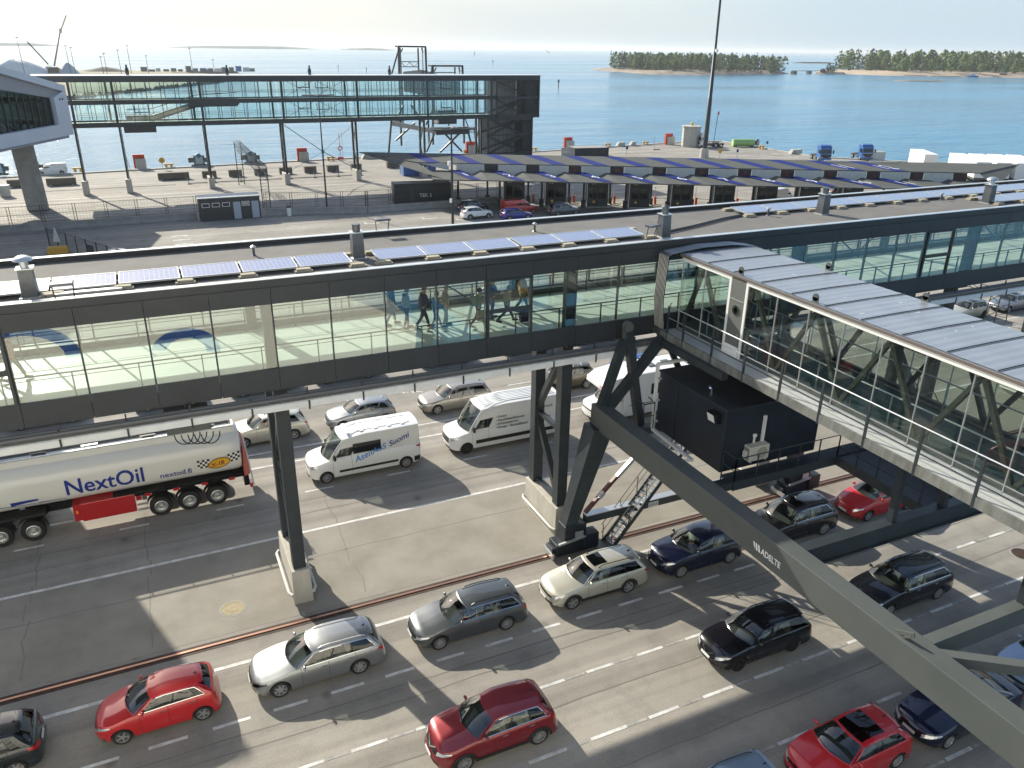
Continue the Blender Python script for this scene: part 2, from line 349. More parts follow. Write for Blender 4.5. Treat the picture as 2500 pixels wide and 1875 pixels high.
# sea
def sea_mat():
    m = bpy.data.materials.new('sea_water'); m.use_nodes = True; t = m.node_tree; b = t.nodes['Principled BSDF']; N = t.nodes.new; L = t.links.new
    b.inputs['Base Color'].default_value = (0.045,0.215,0.36,1); b.inputs['Roughness'].default_value = 0.16; b.inputs['IOR'].default_value = 1.33
    tc = N('ShaderNodeTexCoord'); prev = None
    for sc, st, d in ((0.16,(1,2.2,1),1.0),(0.02,(1,3.5,1),3.2),(0.9,(1,1.8,1),0.22)):
        mp = N('ShaderNodeMapping'); mp.inputs['Scale'].default_value = st; mp.inputs['Rotation'].default_value = (0,0,R(25)); L(tc.outputs['Object'], mp.inputs[0])
        n = N('ShaderNodeTexNoise'); n.inputs['Scale'].default_value = sc; n.inputs['Detail'].default_value = 5; n.inputs['Roughness'].default_value = 0.6; L(mp.outputs[0], n.inputs['Vector'])
        bp = N('ShaderNodeBump'); bp.inputs['Strength'].default_value = 0.55; bp.inputs['Distance'].default_value = d
        L(n.outputs[0], bp.inputs['Height'])
        if prev: L(prev, bp.inputs['Normal'])
        prev = bp.outputs[0]
    L(prev, b.inputs['Normal'])
    # broad calm and ruffled patches
    mp = N('ShaderNodeMapping'); mp.inputs['Scale'].default_value = (0.35,1.6,1); mp.inputs['Rotation'].default_value = (0,0,R(20)); L(tc.outputs['Object'], mp.inputs[0])
    n = N('ShaderNodeTexNoise'); n.inputs['Scale'].default_value = 0.006; n.inputs['Detail'].default_value = 6; L(mp.outputs[0], n.inputs['Vector'])
    mr = N('ShaderNodeMapRange'); mr.inputs[1].default_value = 0.35; mr.inputs[2].default_value = 0.7; mr.inputs[3].default_value = 0.10; mr.inputs[4].default_value = 0.26
    L(n.outputs[0], mr.inputs[0]); L(mr.outputs[0], b.inputs['Roughness'])
    return m
w_ = MB(); S = 26000
w_.add([(-S,-S,-2.5),(S,-S,-2.5),(S,S,-2.5),(-S,S,-2.5)], [(0,1,2,3)]); setting(w_.build('sea', sea_mat()))
# rock shores
M['rock'] = mat('pale_shore_rock', (0.20,0.15,0.115), 0.9, 0, col2=(0.34,0.29,0.235), scale=0.08, bump=0.4, bscale=0.6)
M['sand'] = mat('sandy_beach', (0.42,0.33,0.24), 0.9, 0, 0.12, 0.05)
M['grassland'] = mat('dry_grass_land', (0.22,0.21,0.12), 0.95, 0, col2=(0.30,0.27,0.18), scale=0.03)
def islet(name, poly, h, mt, rough=0.5, n=5):
    # land whose rim sinks below the water; rings shrink towards the middle
    cx = sum(p[0] for p in poly)/len(poly); cy = sum(p[1] for p in poly)/len(poly)
    pp = []
    for (x0,y0),(x1,y1) in zip(poly, poly[1:]+poly[:1]):
        k = max(1,int(math.hypot(x1-x0,y1-y0)/18))
        for i in range(k): pp.append((x0+(x1-x0)*i/k, y0+(y1-y0)*i/k))
    P = []
    for i in range(n+1):
        f = i/n; row = []
        for x,y in pp:
            z = -3.0+(h+3.0)*min(1,(1-(1-f)**3.2))+(random.uniform(-rough,rough) if 0 < i < n else 0)
            s = 1-0.9*f**1.4 if i < n else 0.02
            row.append((cx+(x-cx)*s, cy+(y-cy)*s, z))
        P.append(row)
    mb = MB(); mb.grid(P, True); return setting(mb.build(name, mt, None, 60))
isl1 = [(518,905),(508,835),(500,745),(546,716),(602,722),(660,742),(706,762),(690,800),(640,850),(580,900)]
isl2 = [(824,850),(782,780),(777,722),(786,694),(830,666),(911,622),(1000,560),(1120,600),(1100,760),(960,860)]
islet('rocky_island', isl1, 2.2, M['rock'], 0.4); islet('sandy_island', isl2, 2.4, M['sand'], 0.3)
islet('rock_skerry', [(636,561),(650,550),(672,545),(697,540),(694,552),(660,560)], -1.6, M['rock'], 0.35, 3)
islet('west_peninsula', [(-500,300),(-60,380),(-22,429),(3,475),(31,535),(59,590),(92,690),(100,770),(40,800),(-200,820),(-600,800)], 1.6, M['grassland'], 0.3)
M['far_land'] = mat('far_wooded_land', (0.05,0.075,0.07), 0.95, 0, 0.2, 0.01)
def ridge(pts, depth, mt=None):
    mb = MB(); P = []
    fine = []
    for (a,b) in zip(pts, pts[1:]):
        k = 10
        for i in range(k): fine.append([a[j]+(b[j]-a[j])*i/k for j in range(3)])
    fine.append(list(pts[-1]))
    for i,(x,y,z) in enumerate(fine):
        d = Vector((x,y,0)).normalized(); zz = z+random.uniform(-0.06,0.06)*max(0,z+3) if 0 < i < len(fine)-1 else -3
        P.append([(x,y,-5),(x+d.x*20,y+d.y*20,-2.5+(zz+2.5)*0.8),(x+d.x*depth*.5,y+d.y*depth*.5,zz),(x+d.x*depth,y+d.y*depth,-5)])
    mb.grid(P); return setting(mb.build('far_island', mt or M['far_land'], None, 70))
ridge([(-900,4900,12),(-542,4971,14),(-470,4975,12),(-393,4985,13),(-330,4990,8),(-254,4994,-3)], 200)
ridge([(200,4980,-3),(268,4993,2),(350,4987,7),(447,4980,11),(640,4955,12),(841,4929,12),(940,4912,6),(1040,4890,-3)], 250)
ridge([(1130,4870,-3),(1200,4855,6),(1307,4826,10),(1380,4805,7),(1470,4780,-3)], 200)
ridge([(860,3000,-3),(930,2970,-0.6),(1000,2950,-1.2),(1060,2925,-3)], 40, M['rock'])
ridge([(1180,3020,-3),(1240,2990,-0.8),(1290,2965,-3)], 40, M['rock'])
ridge([(2241,4469,-3),(2290,4444,0),(2345,4416,-3)], 60, M['rock'])
ridge([(1360,1480,-3),(1380,1460,0.2),(1420,1425,0.6),(1440,1405,-3)], 30, M['rock'])
# shore riprap of the west peninsula
rp = MB(); sh = [(-60,380),(-22,429),(3,475),(31,535),(59,590),(92,690)]
for a,b in zip(sh, sh[1:]):
    for k in range(60):
        f = random.random(); x = a[0]+(b[0]-a[0])*f+random.uniform(-2,1); y = a[1]+(b[1]-a[1])*f+random.uniform(-1,1); r = random.uniform(0.8,2)
        rp.add([(x-r,y,-2.4),(x+r,y-r*.5,-2.4),(x+r*.4,y+r,-2.4),(x,y,-2.2+r*0.9)], [(0,1,3),(1,2,3),(2,0,3)])
setting(rp.build('shore_boulders', mat('dark_riprap',(0.07,0.075,0.08),0.9,0,0.3,0.2)), 'stuff')

# ------------------------------------------------------------------ trees
M['leaf'] = [mat('leaf_'+n, c, 0.7, 0, 0.25, 0.4, spec=0.2) for n, c in (('light_green',(0.135,0.19,0.05)),('mid_green',(0.095,0.145,0.04)),('deep_green',(0.06,0.10,0.036)),('olive_green',(0.15,0.165,0.065)))]
M['pine'] = mat('dark_pine_needles', (0.022,0.04,0.022), 0.8, 0, 0.25, 0.5, spec=0.2)
M['bark'] = mat('brown_bark', (0.09,0.065,0.045), 0.9)
def crown_geo(mb, x, y, z0, h, r, conifer, n):
    for i in range(n):
        f = random.random()**(0.9); a = random.uniform(0,6.283)
        rr = r*(((1-f)**0.75+0.06) if conifer else math.sqrt(max(0.02,1-(2*f-0.9)**2*0.85)))*random.uniform(0.55,1.06)
        c = Vector((x+rr*math.cos(a), y+rr*math.sin(a), z0+h*((0.10 if conifer else 0.03)+0.9*f))); s = (0.42 if conifer else 0.55)*r*random.uniform(0.35,0.85)*0.62
        nrm = Vector((math.cos(a)*0.8+random.uniform(-.6,.6), math.sin(a)*0.8+random.uniform(-.6,.6), random.uniform(-0.1,1))).normalized()
        u = nrm.orthogonal().normalized(); w = nrm.cross(u)
        k = random.randint(4,6); o = random.uniform(0,6)
        vs = [c+nrm*s*0.45]+[c+(u*math.cos(o+6.283*j/k)+w*math.sin(o+6.283*j/k))*s*random.uniform(0.65,1.2) for j in range(k)]
        mb.add(vs, [(0,j+1,(j+1)%k+1) for j in range(k)])
def poly_in(p, poly):
    c = False; n = len(poly)
    for i in range(n):
        a, b = poly[i], poly[i-1]
        if (a[1] > p[1]) != (b[1] > p[1]) and p[0] < (b[0]-a[0])*(p[1]-a[1])/(b[1]-a[1])+a[0]: c = not c
    return c
def wood(name, label, poly, n, hmin, hmax, dens=70):
    mbs = [MB() for _ in range(6)]; trunks = MB()
    xs = [p[0] for p in poly]; ys = [p[1] for p in poly]; k = 0
    while k < n:
        p = (random.uniform(min(xs),max(xs)), random.uniform(min(ys),max(ys)))
        if not poly_in(p, poly): continue
        k += 1; h = random.uniform(hmin,hmax)*(1.0 if random.random() > .3 else 0.72); con = random.random() < 0.22
        i = 4 if con else (random.choice((0,0,1,1,2,3)))
        crown_geo(mbs[i], p[0], p[1], 0.8, h, (h*0.17 if con else h*random.uniform(0.23,0.32)), con, dens)
        trunks.tube([(p[0],p[1],0),(p[0],p[1],h*0.6)], [0.25,0.1], 4, False)
    root = bpy.data.objects.new(name, None); COL.objects.link(root); tag(root, label, 'wood'); root['kind'] = 'stuff'
    for i, mb in enumerate(mbs[:5]):
        if mb.v: mb.build('crown', M['leaf'][i] if i < 4 else M['pine'], root)
    for k in range(n//2):          # undergrowth
        while True:
            p = (random.uniform(min(xs),max(xs)), random.uniform(min(ys),max(ys)))
            if poly_in(p, poly): break
        crown_geo(mbs[5], p[0], p[1]-6, -1.0, random.uniform(3,7), random.uniform(2.2,4), False, 22)
    mbs[5].build('undergrowth', M['leaf'][2], root)
    trunks.build('trunk', M['bark'], root)
    return root
wood('island_wood', 'mixed green wood covering the rocky island left of the channel', [(530,885),(516,835),(522,765),(550,733),(604,732),(656,750),(704,766),(685,800),(600,870)], 300, 14, 19)
wood('island_wood', 'mixed green wood behind the sandy beach right of the channel', [(842,835),(812,778),(808,735),(818,712),(850,690),(925,645),(1000,595),(1095,640),(1060,740),(960,820)], 380, 16, 26)
def tree(x, y, z, h, r, con, mt, label, grp=None, n=130):
    t = thing('pine_tree' if con else 'broadleaf_tree', label, 'tree', (x,y,z), 0, grp)
    mb = MB(); mb.tube([(0,0,-0.6),(0.1,0,h*0.35),(0,0.1,h*0.75)], [h*0.022,h*0.016,h*0.008], 6)
    for k in range(5):
        a = k*1.3; zz = h*(0.35+0.09*k); mb.tube([(0,0,zz),(r*.6*math.cos(a),r*.6*math.sin(a),zz+h*.1)], [h*.007,h*.003], 4, False)
    mb.build('trunk', M['bark'], t); mb = MB(); crown_geo(mb, 0, 0, h*0.12, h*0.88, r, con, n); mb.build('crown', mt, t); return t
tree(748,748,-1.6,11,3.2,False,M['pine'],'dark tree nearest the cottage in the channel gap')
tree(756,750,-1.6,9,3.4,False,M['leaf'][2],'low dark green tree between two taller ones in the channel gap')
tree(767,756,-1.6,11.5,3.0,True,M['pine'],'pointed dark pine left of the right-hand wood')
tree(522,800,1.0,8,2.4,True,M['pine'],'small dark pine nearest the bare rock tip of the rocky island')
tree(529,772,1.2,9.5,2.8,True,M['pine'],'slim dark pine behind the bare rock tip')
tree(535,752,1.2,11,3.0,False,M['leaf'][2],'dark broadleaf tree at the left end of the rocky island wood')
tree(819,707,1.2,13,4.6,False,M['leaf'][0],'bright green rounded tree at the left end of the beach')
tree(833,690,1.2,10,4.4,False,M['leaf'][3],'low olive green tree beside the pale boulders on the beach')
tree(858,672,1.2,16,5.2,False,M['leaf'][1],'tall rounded green tree standing out of the right-hand wood')
tree(884,655,1.2,11,4.0,False,M['leaf'][0],'light green tree by the jetty with the white boat')
# low rock under the gap trees
islet('channel_rock', [(735,752),(745,742),(775,744),(790,760),(770,775),(745,768)], 0.2, M['rock'], 0.3, 3)

# ------------------------------------------------------------------ light sea haze round the whole scene
hb = MB(); hb.box(-26400,26400,-26400,26400,-6.0,62.0); ho = setting(hb.build('haze', None), 'stuff')
hm = bpy.data.materials.new('sea_haze'); hm.use_nodes = True; ht = hm.node_tree; ht.nodes.clear(); hv = ht.nodes.new('ShaderNodeVolumePrincipled'); hv.inputs['Color'].default_value = (0.86,0.92,0.97,1); hv.inputs['Density'].default_value = 0.00010; hv.inputs['Anisotropy'].default_value = 0.3
hout = ht.nodes.new('ShaderNodeOutputMaterial'); ht.links.new(hv.outputs[0], hout.inputs['Volume']); ho.data.materials.append(hm); hm.cycles.homogeneous_volume = True if hasattr(hm.cycles,'homogeneous_volume') else None
# ------------------------------------------------------------------ main covered walkway
def cell_mat():
    m = bpy.data.materials.new('solar_cells'); m.use_nodes = True; t = m.node_tree; b = t.nodes['Principled BSDF']; N = t.nodes.new
    tc = N('ShaderNodeTexCoord'); br = N('ShaderNodeTexBrick'); br.offset = 0; br.inputs['Scale'].default_value = 1; br.inputs['Brick Width'].default_value = 0.158; br.inputs['Row Height'].default_value = 0.158
    br.inputs['Mortar Size'].default_value = 0.006; br.inputs['Color1'].default_value = (0.12,0.16,0.31,1); br.inputs['Color2'].default_value = (0.14,0.18,0.34,1); br.inputs['Mortar'].default_value = (0.40,0.44,0.54,1)
    t.links.new(tc.outputs['Object'], br.inputs['Vector']); t.links.new(br.outputs[0], b.inputs['Base Color']); b.inputs['Roughness'].default_value = 0.22; b.inputs['Coat Weight'].default_value = 0.6; b.inputs['Coat Roughness'].default_value = 0.12
    return m
M['cells'] = cell_mat()
WX0, WX1 = -14.545, 73.235
wk = thing('covered_walkway', 'long dark clad glazed passenger walkway on pillars above the car lanes', 'walkway', (29,30,0))
def wb(mb, name, mt, par=None, **k):
    o = mb.build(name, mt, par or wk, **k); 
    if (par or wk) is wk: o.location = (-29,-30,0)
    return o
f = MB(); f.box(WX0,WX1,27.08,32.92,9.86,10.34); wb(f,'floor_slab',M['dark_clad'])
f = MB(); f.box(WX0,WX1,27.12,32.88,10.345,10.36); wb(f,'floor',M['mintfloor'])
NB = 44; BX = [WX0+1.995*i for i in range(NB+1)]
for side, y in ((0,27.0),(1,33.0)):
    lo = MB(); hi = MB(); pr = MB(); fl = MB()
    a, b = (y-0.02,y+0.08) if side == 0 else (y-0.08,y+0.02)
    for x0,x1 in zip(BX,BX[1:]):
        lo.box(x0+.008,x1-.008,a,b,9.83,10.66); hi.box(x0+.008,x1-.008,a,b,13.02,13.60)
    pr.box(WX0,WX1,a-0.03,b+0.03,13.66,13.90); pr.box(WX0,WX1,a+.03,b-.03,13.60,13.66)
    fl.box(WX0,WX1,a-0.05,b+0.10,13.90,13.925)
    wb(lo,'lower_fascia',M['dark_clad']); wb(hi,'upper_fascia',M['dark_clad']); wb(pr,'parapet',M['dark_clad']); wb(fl,'parapet_flashing',M['flash'])
f = MB(); f.box(WX0,WX1,27.05,32.95,13.40,13.72); wb(f,'roof_deck',M['roof_felt'])
f = MB(); f.box(WX0,WX1,27.1,32.9,13.0,13.05); wb(f,'ceiling',M['offwhite'])
# panes
def pane_mesh():
    mb = MB(); mb.box(0.03,1.965,-0.012,0.012,10.67,13.02); o = mb.build('glass_pane', M['glass_walk']); me = o.data; bpy.data.objects.remove(o); return me
PM_ = pane_mesh()
for i,x in enumerate(BX[:-1]):
    for y in (27.04,32.96):
        o = bpy.data.objects.new('glass_pane', PM_); COL.objects.link(o); o.parent = wk; o.location = (x-29,y-30,0)
        if i >= 43: break
mu = MB()
for x in BX:
    mu.box(x-.028,x+.028,27.055,27.16,10.66,13.02); mu.box(x-.028,x+.028,32.84,32.945,10.66,13.02)
for x0,x1 in zip(BX,BX[1:]): pass
wb(mu,'mullions',M['steel_dark'])
for k,x in enumerate((3.25,15.2,27.2,39.15,51.1,63.05)):
    f = MB(); f.box(x-.19,x+.19,27.18,27.5,10.36,13.0); wb(f,'column',M['steel_dark']); f = MB(); f.box(x-.19,x+.19,32.5,32.82,10.36,13.0); wb(f,'column',M['steel_dark'])
f = MB()
for x in [BX[i] for i in range(0,NB,1)]:
    if not any(abs(x-c) < 0.6 for c in (3.4,15.4,27.4,39.4,51.3)): f.bar((x,27.3,13.05-.06),(x,32.7,13.05-.06),.08,.1)
wb(f,'ceiling_beams',M['steel_dark'])
br_ = MB()
for x in (9.4,33.4,45.4): br_.bar((x,32.7,13.0),(x+3.6,32.7,10.45),.07,.07); br_.bar((x+7.2,32.7,13.0),(x+3.6,32.7,10.45),.07,.07)
wb(br_,'brace_rods',M['steel_dark'])
# opening lights: heavy frames with a transom
for x in (BX[4],BX[13],BX[25],BX[37]):
    f = MB(); x0,x1 = x+.03,x+1.965
    f.box(x0,x0+.09,26.96,27.1,10.68,13.0); f.box(x1-.09,x1,26.96,27.1,10.68,13.0); f.box(x0+.09,x1-.09,26.96,27.1,11.66,11.80); f.box(x0+.09,x1-.09,26.96,27.1,12.93,13.0)
    wb(f,'opening_window_frame',M['steel_dark'])
# inner handrails
for y in (27.62,32.35):
    h = MB(); h.tube([(WX0,y,11.30),(WX1,y,11.30)],.026,6); h.tube([(WX0,y,11.16),(WX1,y,11.16)],.014,5)
    for x in BX: h.box(x+1.55-.02,x+1.55+.02,y-.03,y+.03,10.36,11.3)
    wb(h,'handrail',M['steel_dark'])
f = MB(); f.box(WX0,WX1,32.55,32.85,10.36,10.62); wb(f,'skirting_heater',M['steel_dark'])
f = MB(); f.tube([(-20,26.74,9.56),(80,26.74,9.56)],.085,8); f.tube([(-20,26.90,9.60),(80,26.90,9.60)],.085,8); wb(f,'service_pipes',mat('dark_grey_pipe',(0.10,0.105,0.11),0.5))
f = MB(); f.box(-20,80,26.66,26.70,9.14,9.38); f.box(-20,80,26.70,26.98,9.38,9.40); wb(f,'cable_tray',mat('pale_galvanised_tray',(0.66,0.67,0.67),0.6,0.0,0.05,2))
f = MB()
for i in range(50): x = -15.6+1.99*i; f.box(x-.03,x+.03,26.63,26.66,9.05,9.40); f.box(x-.025,x+.025,26.80,26.85,9.6,9.86)
wb(f,'tray_brackets',M['steel_dark'])
# cable junction box with loops hung under the left end, above the tanker
jb = thing('junction_box', 'dark junction box with looped black cables hung under the walkway above the tanker', 'junction box', (0.3,30.5,8.2))
f = MB(); f.box(-.75,.75,-.35,.35,0.2,1.0); f.build('housing',M['steel_grey'],jb,None,.03); f = MB()
for k in range(5):
    pts = [(-.2+.22*k+.32*math.cos(a), -.42-.03*k, .22+.42*math.sin(a)-.1*k*.2) for a in [math.pi*(1+i/8) for i in range(9)]]; f.tube(pts,.022,5)
f.build('cable_loops',M['black'],jb,60); f = MB(); f.box(-.05,.05,-.05,.05,1.0,1.65); f.build('hanger',M['steel_dark'],jb); jb.location = (0.2,28.2,8.15)
# pillars: two legs, bracing, concrete plinth with a bumper tube
for k,x in enumerate((3.47,15.5,27.45,39.4,51.35,63.3)):
    pil = bpy.data.objects.new('pillar', None); COL.objects.link(pil); pil.parent = wk; pil.location = (x-29,29.2-30,0)
    def pb(mb,name,mt,**kw): return mb.build(name,mt,pil,**kw)
    p_ = MB(); p_.add([(-.40,-1.68,0),(.40,-1.68,0),(.40,1.72,0),(-.40,1.72,0),(-.36,-1.62,1.58),(.36,-1.62,1.58),(.36,1.66,1.58),(-.36,1.66,1.58)],[(0,1,2,3),(4,7,6,5),(0,4,5,1),(1,5,6,2),(2,6,7,3),(3,7,4,0)]); pb(p_,'plinth',M['concrete'],bevel=.03)
    for y in (-1.22,1.28):
        l = MB(); l.box(-.25,.25,y-.25,y+.25,1.58,9.86); pb(l,'leg',M['steel_dark'],bevel=.015)
    d = MB(); d.bar((0,-1.2,1.75),(0,1.25,5.2),.26,.26,(1,0,0)); d.bar((0,1.25,5.5),(0,-1.2,9.3),.26,.26,(1,0,0)); d.bar((0,-1.0,5.35),(0,1.05,5.35),.2,.2); d.bar((0,-1.0,1.72),(0,1.05,1.72),.2,.16); pb(d,'brace',M['steel_dark'])
    b_ = MB()
    for sx in (-1,1): b_.tube([(sx*.42,1.75,.50),(sx*.54,1.55,.52),(sx*.54,-1.45,.52),(sx*.42,-1.70,.50)],.065,8); 
    pb(b_,'bumper_tube',M['offwhite'],smooth=60)
    b_ = MB(); b_.box(-.3,.3,-1.9,1.95,9.62,9.86); pb(b_,'head_beam',M['steel_dark'])
# roof furniture
def chimney(x, y, h, label, cap='round'):
    t = thing('roof_vent', label, 'roof vent', (x,y,13.72), 0, 'ventilation stacks on the walkway roof'); mb = MB()
    mb.add([(-.23,-.23,0),(.23,-.23,0),(.23,.23,0),(-.23,.23,0),(-.20,-.20,h),(.20,-.20,h),(.20,.20,h),(-.20,.20,h)],[(0,3,2,1),(4,5,6,7),(0,1,5,4),(1,2,6,5),(2,3,7,6),(3,0,4,7)]); mb.build('stack',M['vent_metal'],t)
    mb = MB(); mb.box(-.25,.25,-.25,.25,h,h+.03); mb.box(-.30,.30,-.30,.30,0,.035); mb.build('flange',M['flash'],t)
    mb = MB()
    if cap == 'bell': mb.lathe([(.13,h+.03),(.13,h+.25),(.30,h+.26),(.26,h+.33),(.12,h+.40),(.001,h+.41)],n=16)
    else: mb.lathe([(.15,h+.03),(.15,h+.28),(.17,h+.28),(.17,h+.31),(.001,h+(.42 if cap == 'cone' else .32))],n=16)
    mb.build('cowl',M['alu'] if cap == 'bell' else M['vent_metal'],t,40); return t
M['vent_metal'] = mat('grey_vent_sheet', (0.13,0.14,0.15), 0.4, 0.5, 0.15, 3)
chimney(-3.75,28.35,.92,'roof vent with pale bell-shaped cap at the left end of the walkway roof','bell')
chimney(7.1,29.5,.98,'dark square roof vent with flat round cap between the two near solar rows')
chimney(20.25,28.25,.98,'dark square roof vent with pointed cap above the boarding bridge bellows','cone')
chimney(30.85,29.75,.98,'dark square roof vent standing in front of the left part of the far solar row')
chimney(41.9,28.85,.98,'dark square roof vent with flared cap where the solar rows double','bell')
chimney(54.0,29.2,.98,'dark square roof vent at the far right end of the walkway roof')
def panel(x, y, label, grp, wdt=1.9, dep=1.28):
    t = thing('solar_panel', label, 'solar panel', (x,y,13.80), 0, grp); t.rotation_euler = (R(3.5),0,0)
    mb = MB(); mb.box(.03,wdt-.03,.03,dep-.03,.05,.072); mb.build('cells',M['cells'],t)
    mb = MB(); mb.box(0,wdt,0,.035,.02,.08); mb.box(0,wdt,dep-.035,dep,.02,.08); mb.box(0,.035,.035,dep-.035,.02,.08); mb.box(wdt-.035,wdt,.035,dep-.035,.02,.08); mb.build('frame',M['flash'],t); return t
rows = [('solar panels left of the dark roof vent',[-5.15,-3.18,-1.2,.77,2.74,4.71],28.36,'panel from left in the row before the dark square vent'),
        ('solar panels right of the dark roof vent',[7.62,9.57,11.52,13.55,15.5,17.45],28.36,'panel from left in the row behind the boarding bridge'),
        ('solar panels of the far right row',[26.8+2.0*i for i in range(17)],30.66,'panel from left in the long row at right'),
        ('solar panels of the short front right row',[41.9+2.0*i for i in range(9)],28.36,'panel from left in the front row at the right end')]
for gi,(grp,xs_,y,lab) in enumerate(rows):
    base = None
    for i,x in enumerate(xs_):
        l = ORD[i]+' blue solar '+lab
        if gi == 0 and i == 0 and base is None: base = panel(x,y,l,grp); base0 = base
        else: dup(base0,(x,y,13.80),None,l,grp).rotation_euler = (R(3.5),0,0)
M['block'] = mat('sand_concrete_slab', (0.40,0.36,0.27), 0.9, 0, 0.15, 3)
def block(x, y, label, grp, d=0):
    t = thing('ballast_block', label, 'ballast block', (x,y,13.722), random.uniform(-.05,.05), grp); mb = MB(); mb.box(-.32,.32,-.15,.15,0,.06); mb.build('lower_slab',M['block'],t,None,.01)
    mb = MB(); mb.box(-.25,.25,-.14,.12,.064,.13); mb.build('upper_slab',M['block'],t,None,.01); return t
b0 = None
for gi,(grp,xs_,y,lab) in enumerate(rows):
    nm = ('the left solar row','the solar row behind the bellows','the long right solar row','the short right solar row')[gi]
    for side, yy, w_ in ((0,y-.16,'near edge'),(1,y+1.48,'far edge')):
        for i,x in enumerate(xs_+[xs_[-1]+1.97]):
            l = ORD[i]+' ballast block from left, '+w_+' of '+nm; g__ = 'ballast blocks along the '+w_+' of '+nm
            if b0 is None: b0 = block(x+.1,yy,l,g__)
            else: dup(b0,(x+.1+random.uniform(-.06,.06),yy,13.722),random.uniform(-.06,.06),l,g__)
for x,y,l in ((3.5,31.25,'small vent pipe with a cap behind the left solar row'),(15.5,31.25,'small vent pipe with a cap behind the row at the boarding bridge'),(27.9,30.35,'small grey vent pipe at the left end of the long right solar row'),(40.2,30.4,'small grey vent pipe in front of the middle of the long right solar row')):
    t = thing('vent_pipe', l, 'vent pipe', (x,y,13.72)); mb = MB(); mb.lathe([(.10,0),(.05,.05),(.05,.34)],n=10); mb.build('pipe',M['vent_metal'],t,40); mb = MB(); mb.lathe([(.001,.42),(.11,.36),(.11,.32),(.05,.32)],n=10); mb.build('cap',M['alu'],t,40)
def roof_flood(x, y, rz, label):
    t = thing('floodlight', label, 'floodlight', (x,y,13.93), rz); mb = MB(); mb.box(-.32,.32,-.2,.2,.42,.50); mb.build('lamp_head',M['vent_metal'],t,None,.02); mb = MB()
    for s_ in (-1,1): mb.bar((s_*.26,.1,0),(s_*.30,.0,.45),.03,.03)
    mb.build('bracket',M['steel_dark'],t)
roof_flood(-2.7,27.0,0,'flat floodlight on a bracket at the near roof edge beside the bell vent')
roof_flood(9.1,33.0,0,'pale flat floodlight on a bracket at the far roof edge')
roof_flood(19.3,27.7,.3,'flat floodlight leaning beside the roof vent above the bellows')
t = thing('roof_conduit','pair of dark conduits running across the roof between vent and solar row','conduit',(20.5,28.6,13.73)); mb = MB()
for k in (0,.18): mb.tube([(0,k,.05),(2.2,.7+k,.05),(4.6,1.6+k,.05),(6.4,2.2+k*.5,.05)],.035,5)
mb.build('pipes',M['steel_dark'],t)
t = thing('metal_trough','long grey metal trough lying on the roof in front of the left solar row','trough',(-2.2,28.05,13.73)); mb = MB(); mb.box(-1.1,1.1,-.13,.13,0,.10); mb.build('channel',M['alu'],t,None,.01); mb = MB(); mb.box(-1.2,-.9,-.17,.17,.10,.13); mb.box(-1.25,-.95,-.17,.17,0,.035); mb.build('end_slabs',M['block'],t)

# ------------------------------------------------------------------ boarding bridge
jbX0, jbX1, jy0, jy1 = 20.0, 23.6, 3.0, 26.45
bd = thing('boarding_bridge', 'glazed passenger boarding bridge with blue-grey metal roof joining the walkway', 'boarding bridge', (21.8,14,9.75))
def bb(mb,name,mt,par=None,**k):
    o = mb.build(name,mt,par or bd,**k); 
    if par is None: o.location = (-21.8,-14,-9.75)
    return o
M['br_roof'] = mat('blue_grey_roof_sheet', (0.27,0.295,0.335), 0.34, 0.35, col2=(0.32,0.345,0.385), scale=0.9, stretch=(1,0.15,1), detail=8)
def roof_flecks():
    m = M['br_roof']; t = m.node_tree; b = t.nodes['Principled BSDF']; N = t.nodes.new; src = b.inputs['Base Color'].links[0].from_socket
    tc = N('ShaderNodeTexCoord'); mp = N('ShaderNodeMapping'); mp.inputs['Scale'].default_value = (2.2,6,1); t.links.new(tc.outputs['Object'],mp.inputs[0]); n = N('ShaderNodeTexNoise'); n.inputs['Scale'].default_value = 0.8; n.inputs['Detail'].default_value = 3
    t.links.new(mp.outputs[0],n.inputs['Vector']); r = N('ShaderNodeValToRGB'); r.color_ramp.elements[0].position = .69; r.color_ramp.elements[1].position = .74; t.links.new(n.outputs[0],r.inputs[0])
    mx = N('ShaderNodeMix'); mx.data_type = 'RGBA'; t.links.new(r.outputs[0],mx.inputs[0]); t.links.new(src,mx.inputs[6]); mx.inputs[7].default_value = (.62,.64,.66,1); t.links.new(mx.outputs[2],b.inputs['Base Color'])
roof_flecks()
SE = [24.65-1.545*i for i in range(15)]
f = MB()
ys = [26.5]+SE+[jy0]
P_ = []
for a,b in zip(ys,ys[1:]):
    for k in range(8):
        yy = lerp(a,b,k/8)
        P_.append([(x,yy,13.44+.02*(1-((x-21.8)/1.8)**2)+(.008 if k%2 else 0)) for x in (19.95,20.6,21.8,23,23.65)])
f.grid(P_); f.box(19.95,23.65,jy0,26.5,13.36,13.42); bb(f,'roof',M['br_roof'])
f = MB()
for y in SE: f.add([(x,y+d,13.452+.02*(1-((x-21.8)/1.8)**2)+h) for d in (-.012,.012) for h in (.0,.03) for x in (19.95,20.6,21.8,23,23.65)],[(5*r_+c_,5*r_+c_+1,5*q_+c_+1,5*q_+c_) for r_,q_ in ((0,1),(1,3),(3,2)) for c_ in range(4)])
bb(f,'roof_seams',M['steel_dark'])
f = MB(); f.box(19.93,20.03,jy0,26.5,13.30,13.38); f.box(23.57,23.67,jy0,26.5,13.30,13.38); bb(f,'roof_edge',mat('brown_roof_edge',(0.13,0.10,0.09),0.6))
f = MB(); f.box(19.975,20.02,23.18,26.35,13.14,13.28); f.box(19.975,20.02,23.18,23.30,10.2,13.14); bb(f,'white_window_frame',M['white'])
